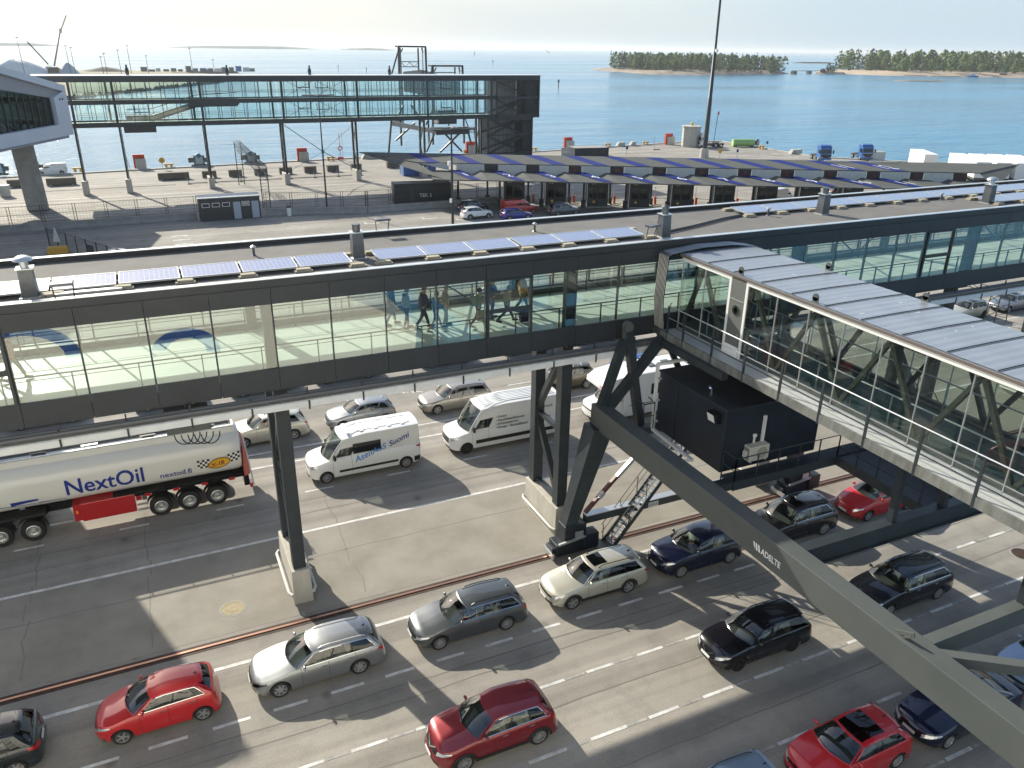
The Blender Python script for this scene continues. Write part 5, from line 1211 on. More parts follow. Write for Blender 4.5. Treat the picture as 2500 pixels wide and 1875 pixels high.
        if tl == 'tall':
            for i in range(5):
                z = lerp(zs(L-.1)-0.42, zs(L-.1)+0.0, i/4); rows.append([tuple(Vector(sp(x, min(z,zs(x)-.01), side))+Vector((0.008,side*0.008,0))) for x in (L-0.13,L-0.07,L-0.03,L-0.012)])
        else:
            for i in range(7):
                x = lerp(L-0.36, L-0.006, (i/6)**0.8); zt = zs(x)-0.05; zb = zt-lerp(0.07,0.17,i/6); rows.append([tuple(Vector(sp(x, lerp(zb,zt,k/2), side))+Vector((0.008,side*0.008,0))) for k in range(3)])
        mb.grid(rows); mb.build('tail_light', M['lamp_red'], root, 60)
        # mirror
        xm = xc+0.52; zm = zs(xm)+0.05; ym = side*(sidey(xm,zs(xm))+0.02); mr = MB()
        big = 1.5 if kind == 'van' else 1.0
        mr.lathe([(0.01,-0.1*big),(0.06*big,-0.07*big),(0.075*big,0),(0.06*big,0.07*big),(0.01,0.09*big)], c=(0,0,0), n=10, axis='y')
        vs = [(xm+v[0]*0.75, ym+side*0.10+v[1], zm+0.04*big+v[2]*(0.9 if kind!='van' else 1.5)) for v in mr.v]
        m2 = MB(); m2.add(vs, mr.f); m2.bar((xm,ym-side*0.03,zm-0.02),(xm,ym+side*0.08,zm+0.02),0.05,0.03); m2.build('mirror', M['blackp'] if clad == 'black' or kind == 'van' else pm, root, 50)
    gz = zf-0.10
    if grille == 'slim': patch('grille', M['blackp'], -0.52, 0.52, gz-0.07, gz+0.0, off=0.012)
    elif grille == 'tall': patch('grille', M['blackp'], -0.36, 0.36, gz-0.2, gz+0.03, off=0.012); patch('grille_frame', M['chrome'], -0.40, 0.40, gz+0.03, gz+0.06, off=0.016)
    elif grille == 'vshape':
        patch('grille', M['blackp'], -0.45, 0.45, lambda f: gz-0.18+0.05*abs(2*f-1), gz+0.02, off=0.012); patch('grille_frame', M['chrome'], -0.30, 0.30, lambda f: gz-0.16+0.2*abs(2*f-1), lambda f: gz-0.12+0.2*abs(2*f-1), 8, off=0.018)
    elif grille == 'big': patch('grille', M['blackp'], -0.50, 0.50, gz-0.28, gz+0.05, off=0.014)
    patch('lower_intake', M['black'], -0.62, 0.62, clear+0.08, clear+0.19, off=0.010)
    if plate:
        p1 = patch('number_plate', M['plate'], -0.24, 0.24, 0.43, 0.53, off=0.028)
        patch('number_plate', M['plate'], -0.24, 0.24, 0.62, 0.73, off=0.02, back=True)
    if clad:
        cm = MB()
        for side in (-1,1):
            for a in ax:
                pts = []
                for k in range(13):
                    an = math.pi*k/12; R_ = r+0.06; x = a+R_*math.cos(an)*-1; z = r+R_*math.sin(an); p_ = sp(x,max(z,clear),side); pts.append(Vector(p_)+Vector((0,side*0.012,0)))
                cm.tube(pts, 0.04, 5)
            cm.grid([[tuple(Vector(sp(x,z,side))+Vector((0,side*0.012,0))) for z in (clear+.02,clear+.10,clear+0.18)] for x in [lerp(ax[0]+r+.05,ax[1]-r-.05,i/8) for i in range(9)]])
        cm.build('wheel_arch_cladding', M['black'], root, 60)
    if kind != 'van':
        pass
    # ---- interior tub, seats, dash, wheel
    tub = MB(); xa, xb = xc+0.30, (xd-0.25 if kind != 'van' else min(xd-0.25, xc+2.1))
    tub.grid([[(x, s_*(w(x)*.905-0.05), z) for (s_,z) in ((-1,zs(x)-0.03),(-1,0.35),(1,0.35),(1,zs(x)-0.03))] for x in [lerp(xa,xb,i/6) for i in range(7)]])
    tub.box(0.25,L-0.3,-h2*.86,h2*.86,clear+0.06,clear+0.14); tub.box(0.3,xa,-h2*.7,h2*.7,clear+.1,0.55); tub.box(xb,L-0.25,-h2*.7,h2*.7,clear+.1,zs(xb)-0.12)
    tub.box(xa-0.1,xa,-h2*.82,h2*.82,0.4,zs(xa)-.06)
    for a in ax: tub.box(a-.32,a+.32,-h2*.70,h2*.70,0.2,0.62)
    tub.build('interior', M['interior'], root)
    ds = MB(); ds.box(xc+0.12,xc+0.75,-h2*.80,h2*.80,zs(xc+.5)-0.28,zs(xc+.5)-0.09); ds.build('dashboard', M['interior'], root, None, 0.05)
    fs_ = xc+1.35 if kind != 'van' else xc+1.15
    seats = [(fs_,-.36),(fs_,.36)]+([(fs_+0.85,-.36),(fs_+0.85,.36)] if kind != 'van' else [])
    for sx, sy in seats:
        st = MB(); zq = zs(sx)-0.50
        st.add([(sx-.5,sy-.24,zq),(sx-.5,sy+.24,zq),(sx,sy+.25,zq-.03),(sx,sy-.25,zq-.03),(sx-.5,sy-.24,zq-.14),(sx-.5,sy+.24,zq-.14),(sx+.05,sy+.25,zq-.16),(sx+.05,sy-.25,zq-.16)], [(0,1,2,3),(4,7,6,5),(0,4,5,1),(1,5,6,2),(3,2,6,7),(0,3,7,4)])
        st.bar((sx+.02,sy,zq),(sx+.20,sy,zq+.52),.46,.12,(1,0,0)); st.bar((sx+.21,sy,zq+.55),(sx+.25,sy,zq+.70),.25,.09,(1,0,0))
        st.build('seat', M['interior_lt'], root, None, 0.04)
    sw = MB(); c = Vector((xc+0.82,-0.36,zs(xc+.8)-0.10)); dirn = Vector((0.85,0,0.5)).normalized(); u = Vector((0,1,0)); v_ = dirn.cross(u)
    sw.tube([c+(u*math.cos(6.283*k/14)+v_*math.sin(6.283*k/14))*0.18 for k in range(15)], 0.018, 5, False); sw.bar(c-u*.17,c+u*.17,.03,.03); sw.build('steering_wheel', M['black'], root)
    # ---- wheels
    for a in ax:
        for side in (-1,1): add_wheel(root, a, side*(h2-0.125), r, rimst, side)
    # ---- roof things
    if rails:
        for side in (-1,1):
            rb = MB(); pts = []
            for s_ in (.10,.16,.3,.5,.7,.86,.93):
                p_ = Vector(roofp(s_, .86*side)); pts.append(p_+Vector((0,0,0.0 if s_ in (.10,.93) else 0.045)))
            rb.tube(pts, 0.018, 6); rb.build('roof_rail', rails, root)
    if bars:
        for s_ in (.30,.66):
            rb = MB(); a = Vector(roofp(s_,.92)); b = Vector(roofp(s_,-.92)); rb.bar(a+Vector((0,0,.11)),b+Vector((0,0,.11)),.06,.03)
            for p_ in (a,b): rb.bar(p_,p_+Vector((0,0,.10)),.05,.05)
            rb.build('roof_bar', M['alu'], root)
    if sunroof:
        s0, s1, qq = sunroof; sb = MB()
        sb.grid([[tuple(Vector(roofp(s_,q*qq))+Vector((0,0,.008))) for q in (-1,-.5,0,.5,1)] for s_ in [lerp(s0,s1,i/5) for i in range(6)]]); sb.build('sunroof', M['glass_dark'], root, 60)
        sb = MB()
        ring = [Vector(roofp(s0,q*qq)) for q in (-1,-.5,0,.5,1)]+[Vector(roofp(s1,q*qq)) for q in (1,.5,0,-.5,-1)]; ring.append(ring[0])
        sb.tube([p_+Vector((0,0,.008)) for p_ in ring], 0.012, 4, False); sb.build('sunroof_frame', M['blackp'], root)
    if kind in ('hatch','estate','suv') :
        sp_ = MB(); sp_.grid([[tuple(Vector(roofp(1,q))+Vector((dx,0,dz))) for q in (-.85,-.4,0,.4,.85)] for dx,dz in ((-.06,.012),(.07,.008),(.13,-.03),(.06,-.05))]); sp_.build('rear_spoiler', pm if not roofm else roofm, root, 50)
    if kind != 'van':
        an = MB(); p_ = Vector(roofp(.93,0)); an.add([p_+Vector(v) for v in ((-.06,-.02,0),(-.06,.02,0),(.07,.02,0),(.07,-.02,0),(.06,0,.06))],[(0,1,4),(1,2,4),(2,3,4),(3,0,4)]); an.build('aerial', M['blackp'], root)
        wp = MB()
        for q0, q1 in ((-.75,-.1),(-.05,.6)):
            wp.tube([Vector(wsp(q0,.06))+Vector((-.012,0,.012)), Vector(wsp((q0+q1)/2,.10))+Vector((-.012,0,.012)), Vector(wsp(q1,.09))+Vector((-.012,0,.012))], 0.010, 4)
        wp.build('wiper', M['black'], root)
    root['_f'] = 0
    del root['_f']
    car.last = dict(sp=sp, sg=sg, roofp=roofp, w=w, zs=zs, sidey=sidey)
    return root
# ------------------------------------------------------------------ yard: huts, fence, blocks, masts
t = thing('toilet_container','dark grey toilet container with three slit windows and two pale doors','container',(9.95,109.6,0)); f = MB(); f.box(-3.75,3.85,0,2.6,0,2.85); f.build('walls',M['steel_dark'],t,None,.03); f = MB(); f.box(-3.9,4.0,-.1,2.75,2.85,2.95); f.build('roof',M['galv'],t)
for i in range(3):
    x = -3.4+1.25*i; f = MB(); f.box(x,x+.95,-.05,.0,1.72,2.26); w_ = f.build('window_frame',M['white'],t); f = MB(); f.box(x+.07,x+.88,-.06,-.02,1.79,2.19); f.build('window',M['navy_box'],w_)
for x in (.45,2.75): f = MB(); f.box(x,x+.9,-.05,0,.06,2.25); d_ = f.build('door',mat('pale_blue_door',(0.36,0.42,0.50),.5),t); f = MB(); f.box(x+.08,x+.16,-.09,-.05,1.0,1.1); f.build('door_handle',M['chrome'],d_)
f = MB(); f.box(1.52,2.5,-.06,0,1.68,2.26); s_ = f.build('sign',M['white'],t); f = MB(); f.box(1.58,2.44,-.075,-.06,1.74,2.20); f.build('sign_panel',M['steel_grey'],s_); lettering('WC',.5,lambda x,y:(1.63+x,-.085,1.80+y),M['white'],s_,bold=.012)
def container(label, txt, loc, rz, L, Wd, H, mt, tx, side='front'):
    t = thing('shipping_container',label,'container',(*loc,0),rz); f = MB(); n = int(L/.28); row = []
    for i in range(n*2+1):
        x = L*i/(n*2); row.append((x, .035 if i%2 else 0))
    f.grid([[(x,y,z) for x,y in row] for z in (.12,H-.12)]); f.grid([[(x,Wd-y,z) for x,y in row] for z in (.12,H-.12)]); f.build('corrugated_sides',mt,t)
    f = MB(); f.box(0,L,0,.1,0,.14); f.box(0,L,Wd-.1,Wd,0,.14); f.box(0,L,-.01,.1,H-.14,H); f.box(0,L,Wd-.1,Wd+.01,H-.14,H)
    for x in (0,L-.12): f.box(x,x+.12,-.02,.12,0,H); f.box(x,x+.12,Wd-.12,Wd+.02,0,H); f.box(x,x+.1,.1,Wd-.1,0,.14); f.box(x,x+.1,.1,Wd-.1,H-.14,H)
    f.build('frame',mt,t); f = MB(); f.box(.05,L-.05,.05,Wd-.05,H-.04,H-.01); f.build('roof',M['concrete_grey'],t); f = MB(); f.box(.02,.06,.1,Wd-.1,.1,H-.1); f.box(L-.06,L-.02,.1,Wd-.1,.1,H-.1); f.build('doors',mt,t)
    if txt: lettering(txt,.72 if side == 'front' else 1.1,(lambda x,y:(tx+x,-.03,1.0+y)) if side == 'front' else (lambda x,y:(-.012,2.1-x*.8,1.2+y)),M['white'],t,bold=.006)
    return t
M['cont_dk'] = mat('dark_slate_container',(0.018,0.024,0.032),.5,0,.2,1)
container('dark container lettered TEK 3 behind the concrete barrier','TEK 3',(32.85,112.2),-.16,8.4,2.5,2.95,M['cont_dk'],3.7)
container('dark flat container lettered TEK 4 on its pale end beyond the canopy','',(84.0,151.2),-.12,7.8,4.4,1.9,M['cont_dk'],3)
e_ = thing('container_end_panel','pale panel lettered TEK 4 leaning on the dark flat container','panel',(82.4,151.9,0),-.12); f = MB(); f.box(-1.2,1.4,-.04,.04,0,2.0); f.build('board',M['concrete'],e_); lettering('TEK4',.75,lambda x,y:(-.95+x,-.05,.9+y),M['white'],e_)
container('bright blue container half hidden by the pointed end of the canopy','',(42.4,138.2),-.02,6.0,2.4,2.5,M['lorry_blue'],3)
# fence on its concrete blocks
fe = [(-22,110.6),(5.9,111.2),(14.6,110.6),(27.6,107.4),(39.6,107.2),(47.6,108.2)]
def fence(a, b, label, nb):
    t = thing('mesh_fence',label,'fence',(a[0],a[1],0),math.atan2(b[1]-a[1],b[0]-a[0])); Ln = math.hypot(b[0]-a[0],b[1]-a[1]); f = MB(); n = max(1,round(Ln/3.45))
    for i in range(n+1):
        for d in (-.14,.14): f.box(Ln*i/n+d-.03,Ln*i/n+d+.03,.25,.31,.8,3.0)
    f.build('posts',M['steel_dark'],t); f = MB()
    for z in (1.0,1.95,2.95): f.box(0,Ln,.27,.29,z-.02,z+.02)
    k = int(Ln/.35)
    for i in range(k): f.box(Ln*i/k-.006,Ln*i/k+.006,.275,.285,1.0,2.95)
    f.build('mesh_panels',M['steel_dark'],t)
    for i in range(n):
        f = MB(); x0,x1 = Ln*i/n+.015,Ln*(i+1)/n-.015; f.prism([(-.3,0),(.3,0),(.3,.18),(.12,.5),(.10,.95),(-.10,.95),(-.12,.5),(-.3,.18)],x0,x1,'x'); f.build('concrete_block',M['concrete_grey'],t,None,.02)
    return t
fence(fe[0],fe[1],'mesh fence on concrete blocks left of the toilet container',0); fence(fe[2],fe[3],'mesh fence on concrete blocks right of the toilet container',0); fence(fe[3],fe[5],'mesh fence on concrete blocks in front of the TEK 3 container',0)
t = thing('gate_fence','low dark steel gate fence slanting towards the walkway at left','fence',(-10.5,101.5,0),R(-62)); f = MB()
for i in range(10): f.box(2.2*i-.05,2.2*i+.05,-.05,.05,0,2.1)
f.build('posts',M['steel_dark'],t); f = MB(); f.box(0,19.8,-.02,.02,.15,.2); f.box(0,19.8,-.02,.02,2.0,2.06); f.box(0,19.8,-.05,.05,0,.06)
for i in range(70): f.box(.28*i,.28*i+.02,-.01,.01,.2,2.0)
f.build('mesh_panels',M['steel_dark'],t); f = MB(); f.box(8.9,10.4,-.06,-.03,.7,1.6); f.build('notice_board',M['navy_box'],t)
t = thing('yellow_equipment_crate','yellow crate with a white cone shade beside the slanting gate fence','crate',(-9.4,97.5,0)); f = MB(); f.box(-1,1,-.5,.5,0,.7); f.build('crate',M['yellow'],t,None,.03); f = MB(); f.lathe([(.35,1.1),(.05,2.6)],c=(0,.8,0),n=12); f.build('cone',M['offwhite'],t)
# big concrete blocks on the quay
bl = None
for i,(x,y,w_) in enumerate([(-19.2,147.2,3.6),(-13.8,146.9,4.2),(2.6,147.2,4.9),(9.6,147.3,2.3),(13.9,147.2,2.2),(18.2,147.3,2.2),(22.5,147.4,2.2),(26.9,147.4,2.1),(31.0,147.5,2.1),(35.5,147.8,1.9),(42.5,148.6,2.4),(48.0,149.5,2.2)]):
    t = thing('concrete_quay_block',ORD[i]+' dark concrete block from left in the row along the quay','concrete block',(x,y,0),random.uniform(-.02,.02),'dark concrete blocks along the quay'); f = MB(); f.box(0,w_,0,1.0,.08,1.15); f.build('block',M['concrete_dark'],t,None,.04); f = MB()
    for s_ in (.35,w_-.65): f.box(s_,s_+.3,-.02,.9,0,.16)
    f.build('lifting_feet',M['offwhite'],t)
# rope fence between posts in front of the blocks
t = thing('post_fence','low wire fence on thin posts along the quay in front of the blocks','fence',(7,141.6,0)); f = MB()
for i in range(8): f.box(4.1*i-.05,4.1*i+.05,-.05,.05,0,2.0); f.box(4.1*i-.25,4.1*i+.25,-.25,.25,0,.12)
f.build('posts',M['steel_grey'],t); f = MB(); f.box(-22,-2,-.03,.03,.0,.05); f.tube([(0,0,1.9),(28.7,0,1.9)],.015,4); f.tube([(0,0,.12),(28.7,0,.12)],.06,4); f.build('wires',M['steel_grey'],t)
# light masts
def lamp_post(x, y, h, label, heads=True, r=.13):
    t = thing('light_mast',label,'light mast',(x,y,0)); f = MB(); f.tube([(0,0,0),(0,0,h*.55),(0,0,h*.57),(0,0,h)],[r,r*.85,r*.7,r*.55],10); f.build('pole',M['steel_dark'],t,60)
    if heads:
        f = MB(); f.tube([(-2.0,0,h),(2.0,0,h)],.06,6); f.tube([(0,-1.2,h),(0,1.2,h)],.06,6); f.build('cross_arm',M['steel_dark'],t)
        for (dx,dy) in ((-1.8,0),(-1.0,-.4),(.9,-.4),(1.7,0),(0,-1.1)): f = MB(); f.box(dx-.42,dx+.42,dy-.2,dy+.2,h-.1,h+.06); f.build('floodlight',M['steel_grey'],t)
    return t
lamp_post(23.5,114.2,15.0,'slim dark light mast in front of the glazed gallery')
t = lamp_post(35.6,95.5,12.1,'dark light mast rising between the walkway roof and the canopy point',True,.18); f = MB(); f.box(-.55,-.2,-.3,.1,7.6,8.1); f.box(-.4,-.15,-.35,-.1,3.0,3.5); f.build('camera_boxes',M['white'],t)
t = thing('high_mast','very tall dark floodlight mast on a round concrete base','high mast',(110.8,142.3,0)); f = MB(); f.tube([(0,0,1.8),(0,0,12),(0,0,12.05),(0,0,21),(0,0,21.05),(0,0,31.5)],[.52,.45,.40,.33,.28,.22],12); f.build('pole',M['steel_dark'],t,60); f = MB(); f.lathe([(.001,1.9),(.85,1.9),(.95,0)],n=20); f.build('base',M['concrete'],t,40)
f = MB(); f.tube([(1.0*math.cos(a),1.0*math.sin(a),31) for a in [6.283*k/10 for k in range(11)]],.06,5); f.bar((-1.4,0,31),(1.4,0,31),.15,.3); f.build('lamp_crown',M['steel_dark'],t); f = MB(); f.box(-.25,.25,-.75,-.3,20.9,21.5); f.build('white_beacon',M['white'],t)
# quay equipment
def red_shelter(x, y, label, rz=0):
    t = thing('quay_shelter',label,'shelter',(x,y,0),rz); f = MB(); f.box(-1,.95,.2,.9,0,2.55); f.build('red_screen',M['red_box'],t,None,.03); f = MB(); f.box(-.7,1.05,-.6,.2,0,1.85); f.build('concrete_box',M['concrete'],t,None,.03)
red_shelter(.2,162.2,'orange-red screen with concrete box on the quay left of the winches'); red_shelter(29.6,163.0,'orange-red screen with concrete box between the gallery legs'); red_shelter(65.5,163.6,'orange-red screen half hidden behind the linkspan legs'); red_shelter(90.2,165.2,'orange-red screen with grey box beyond the TEK 4 container'); red_shelter(118.2,165.6,'red screen beside the round concrete silo')
def winch(x, y, label):
    t = thing('mooring_winch',label,'mooring winch',(x,y,0)); f = MB(); f.box(-1.4,1.4,-.5,.5,0,.35); f.build('base_frame',M['steel_grey'],t); f = MB(); f.add([(-.75,-.4,.35),(.75,-.4,.35),(.75,.4,.35),(-.75,.4,.35),(-.6,-.4,2.1),(.6,-.4,2.1),(.6,.4,2.1),(-.6,.4,2.1)],[(0,3,2,1),(4,5,6,7),(0,1,5,4),(1,2,6,5),(2,3,7,6),(3,0,4,7)]); f.build('housing',M['offwhite'],t,None,.04)
    f = MB(); f.lathe([(.001,-.7),(.42,-.7),(.42,-.2),(.001,-.2)],c=(0,0,1.95),n=14,axis='y'); f.box(-.95,-.7,-.5,.5,.3,2.0); f.box(.7,.95,-.5,.5,.3,2.0); f.build('blue_drum',M['teal_machine'],t,40); f = MB(); f.box(-1.9,-1.0,-.4,.4,.7,1.6); f.box(1.0,1.6,-.4,.4,.7,1.5); f.build('motor',M['steel_grey'],t,None,.05)
winch(10.4,163.2,'teal and white mooring winch left of the ladder frame'); winch(19.9,164.0,'teal and white mooring winch behind the sloping ladder frame'); winch(-22.0,162.4,'teal and white mooring winch at the left edge beside the pillar'); winch(-16.8,162.8,'teal mooring winch hidden between pillar and white van')
def bollard(x, y, label):
    t = thing('mooring_bollard',label,'bollard',(x,y,0),0,'yellow mooring bollards'); f = MB(); f.box(-.85,.85,-.25,.25,.55,.78); f.build('cross_bar',M['yellow'],t,None,.05); f = MB(); f.lathe([(.22,0),(.22,.56)],c=(-.45,0,0),n=10); f.build('post',M['yellow'],t,40); f = MB(); f.lathe([(.22,0),(.22,.56)],c=(.45,0,0),n=10); f.build('post',M['yellow'],t,40)
for x,y,l in ((-9.9,162.0,'yellow mooring bollard between the white van and the gallery leg'),(5.0,162.3,'yellow mooring bollard right of the first red screen'),(35.0,162.8,'yellow mooring bollard beside the lifebuoy stand'),(64.8,164.6,'yellow mooring bollard behind the linkspan'),(80.5,163.6,'yellow mooring bollard right of the stair tower'),(101.0,166.0,'yellow mooring bollard beyond the TEK 4 container'),(112.2,167.0,'yellow mooring bollard left of the red screen by the silo'),(127.6,167.2,'yellow bollard left of the green tank'),(134.0,151.0,'yellow bollard with a thin signal post on the east quay edge'),(135.6,133.5,'yellow bollard right of the blue lorry cab')): bollard(x,y,l)
for x,y,w_,l in ((43.0,163.3,3.4,'pale concrete hump behind the gallery leg'),(104.5,166.2,2.2,'pale grey box left of the bollard on the quay'),(108.0,166.4,1.6,'small pale grey box on the quay'),(135.0,141.0,3.2,'pale concrete block on the east quay edge')):
    t = thing('concrete_bench',l,'concrete block',(x,y,0)); f = MB(); f.prism([(-w_/2,0),(w_/2,0),(w_/2,.95),(-w_/2+.6,.95)],-.5,.5,'y'); f.build('block',M['concrete'],t,None,.04)
t = thing('lifebuoy_stand','red lifebuoy stand with ring on the quay edge','lifebuoy stand',(37.0,163.0,0)); f = MB(); f.tube([(0,0,0),(0,0,5.2)],.05,5); f.box(-.6,.6,-.1,.1,.3,.6); f.box(-.5,-.4,-.1,.1,0,.3); f.box(.4,.5,-.1,.1,0,.3); f.build('stand',M['red'],t); f = MB(); f.tube([(.4*math.cos(a),-.08,2.3+.4*math.sin(a)) for a in [6.283*k/14 for k in range(15)]],.11,6); f.build('ring',mat('faded_pink_ring',(.5,.22,.2),.6),t,60)
for x,y,l,rd in ((3.9,160.6,'round orange sign on the quay right of the first red screen',0),(112.8,139.6,'round orange sign right of the tall mast base',1)):
    t = thing('round_sign',l,'sign',(x,y,0)); f = MB(); f.tube([(0,0,0),(0,0,1.6)],.04,5); f.build('pole',M['galv'],t); f = MB(); f.lathe([(.001,-.05),(.50,-.05),(.52,0),(.001,0)],c=(0,0,1.6),n=18,axis='y'); f.build('disc',M['yellow'],t,40); f = MB(); f.bar((-.2,-.06,1.45),(.2,-.06,1.75),.12,.03); f.build('mark',M['ink'],t)
for x,y,l in ((96.5,150.6,'small blue road sign on a post beyond the canopy'),(116.6,138.6,'small blue sign post right of the orange round sign'),(134.2,149.5,'thin blue signal post on the east quay edge')):
    t = thing('sign_post',l,'sign',(x,y,0)); f = MB(); f.tube([(0,0,0),(0,0,1.8)],.05,5); f.build('pole',M['galv'],t); f = MB(); f.box(-.25,.25,-.05,.0,1.3,1.9); f.build('plate',M['blue_roof'],t)
for x,y,l in ((-1.2,161.2,'thin grey post on a flat base left of the red screen'),(108.8,157.6,'grey sign trestle beyond the canopy')):
    t = thing('thin_post',l,'post',(x,y,0)); f = MB(); f.box(-.9,.9,-.25,.25,0,.25); f.build('base',M['concrete'],t); f = MB(); f.tube([(-.3,0,.2),(-.7,0,2.9)],.06,5); f.build('pole',M['galv'],t)
# sloping access ladder frame
t = thing('access_gangway','grey lattice gangway sloping down between two ladder towers','gangway',(14.4,138,0)); f = MB()
for (x,y,h) in ((0,0,6.7),(.9,0,6.7)): f.tube([(x,y,0),(x,y,h)],.07,4)
for (x,y,h) in ((.6,-21.9,5.6),(1.6,-21.9,5.6)): f.tube([(x,y,0),(x,y,h)],.07,4)
for k in range(14): f.bar((0,0,.4+.46*k),(.9,0,.4+.46*k),.04,.04); f.bar((.6,-21.9,.3+.39*k),(1.6,-21.9,.3+.39*k),.04,.04)
f.build('ladder_towers',M['steel_grey'],t); f = MB()
for dx in (0,.95):
    for h in (6.7,5.6): f.bar((dx,0,h+.2),(.6+dx,-21.9,h-1.1),.09,.09)
for k in range(22):
    q = k/21; a = Vector((0+.6*q,-21.9*q,6.9-1.1*q)); f.bar(a,a+Vector((.95,0,0)),.05,.05); f.bar(a+Vector((0,0,-1.1)),a+Vector((0,0,0)),.05,.05); f.bar(a+Vector((.95,0,-1.1)),a+Vector((.95,0,0)),.05,.05)
f.build('lattice',M['steel_grey'],t); t.location = (14.4,138,0)
# bins by the pillar
for x,y,m_,l in ((-20.6,137.2,'navy_box','dark round bin beside the pillar at left'),(-18.6,138.8,'offwhite','white-topped round bin beside the dark one')):
    t = thing('waste_bin',l,'bin',(x,y,0)); f = MB(); f.lathe([(.7,0),(.8,1.5)],n=16); f.build('drum',M[m_],t,40); f = MB(); f.lathe([(.82,1.5),(.82,1.65),(.001,1.7)],n=16); f.build('lid',M['offwhite'],t,40)
t = thing('dark_trailer','dark low vehicle half cut off at the left edge','trailer',(-21.6,127.2,0)); f = MB(); f.box(-2,2.2,-1,1,.5,1.9); f.build('body',M['cont_dk'],t,None,.1); f = MB(); f.box(-2,2.3,-1.02,1.02,1.05,1.3); f.build('stripe',M['steel_grey'],t)
t = thing('parking_meter','white pillar box against the concrete fence blocks','ticket pillar',(17.4,109.4,0)); f = MB(); f.box(-.25,.25,-.2,.2,0,1.1); f.build('pillar',M['white'],t); f = MB(); f.box(-.27,.27,-.22,.22,1.1,1.35); f.build('cap',M['ink'],t)
# silo, green tank, flag
t = thing('silo','eight-sided pale concrete silo with a flat lid on the quay','silo',(120.6,160.6,0)); f = MB(); f.lathe([(2.15,0),(2.15,4.5)],n=8); f.build('drum',M['concrete'],t); f = MB(); f.lathe([(2.4,4.5),(2.4,4.72),(.001,4.85)],n=8); f.build('lid',M['concrete'],t); f = MB(); f.lathe([(.3,4.8),(.3,5.4),(.001,5.7)],n=8); f.build('beacon',M['gold'],t); f = MB(); f.box(.2,1.6,-2.12,-2.0,2.2,2.8); f.build('louvre',M['concrete_grey'],t)
t = thing('green_tank','lime green ribbed tank lying on the quay','tank',(132.6,156.0,0),-.35); f = MB(); f.lathe([(.001,-2.6),(.85,-2.6)]+[(.85+.03*(i%2),-2.6+.4*i) for i in range(14)]+[(.001,2.6)],c=(0,0,.95),n=20,axis='x'); f.build('shell',M['green_tank'],t,30); f = MB(); f.lathe([(.5,2.6),(.5,3.2),(.001,3.25)],c=(0,0,.95),n=14,axis='x'); f.lathe([(.8,3.3),(.8,3.5),(.001,3.5)],c=(.2,0,1.0),n=14,axis='x'); f.build('valve_end',M['steel_grey'],t); f = MB(); f.box(-2,-1.6,-.7,.7,0,.4); f.box(1.6,2,-.7,.7,0,.4); f.build('saddles',M['steel_grey'],t)
t = thing('flag_pole','thin dark pole with a red and white pennant beside the lorry','flag pole',(124.9,157.4,0)); f = MB(); f.tube([(0,0,0),(.45,0,8.0)],.07,5); f.build('pole',M['steel_dark'],t); f = MB(); f.box(.5,.75,-.02,.02,7.3,8.1); f.build('pennant',M['red'],t); f = MB(); f.box(.75,1.0,-.02,.02,7.4,8.0); f.build('pennant',M['white'],t)
# trailers and lorries on the eastern quay
def trailer(loc, rz, label, L=13.0, H=2.7, z=1.2):
    t = thing('box_trailer',label,'trailer',(*loc,0),rz,'white box trailers on the east quay'); f = MB(); f.box(0,2.5,0,L,z,z+H); f.build('box',M['white'],t,None,.04); f = MB(); f.box(.3,2.2,.5,L-.5,.8,z); f.build('chassis',M['steel_grey'],t)
    f = MB()
    for y in (1.5,2.8,4.1): 
        for x in (.2,2.3): f.lathe([(.001,-.15),(.5,-.15),(.5,.15),(.001,.15)],c=(x,y,.5),n=12,axis='x')
    f.build('wheels',M['black'],t); f = MB()
    for x in (0,1.2,2.4): f.box(x,x+.08,-.03,0,z,z+H)
    f.build('rear_door_bars',M['alu'],t)
trailer((147.6,118.2),2.56,'white box trailer with rusty edge streaks standing alone on the east quay',9.5,2.7,.35)
for k in range(5): trailer((142.6+.83*3.3*k,105.2-.55*3.3*k),2.56,'white box trailer '+('leftmost','second from left','third from left','fourth from left','fifth from left')[k]+' in the row of trailers at right',13.5,2.7,1.2)
container('low pale container behind the canopy right of the blue lorries','',(142.5,127.6),-.3,4.2,2.4,1.6,M['offwhite'],1)
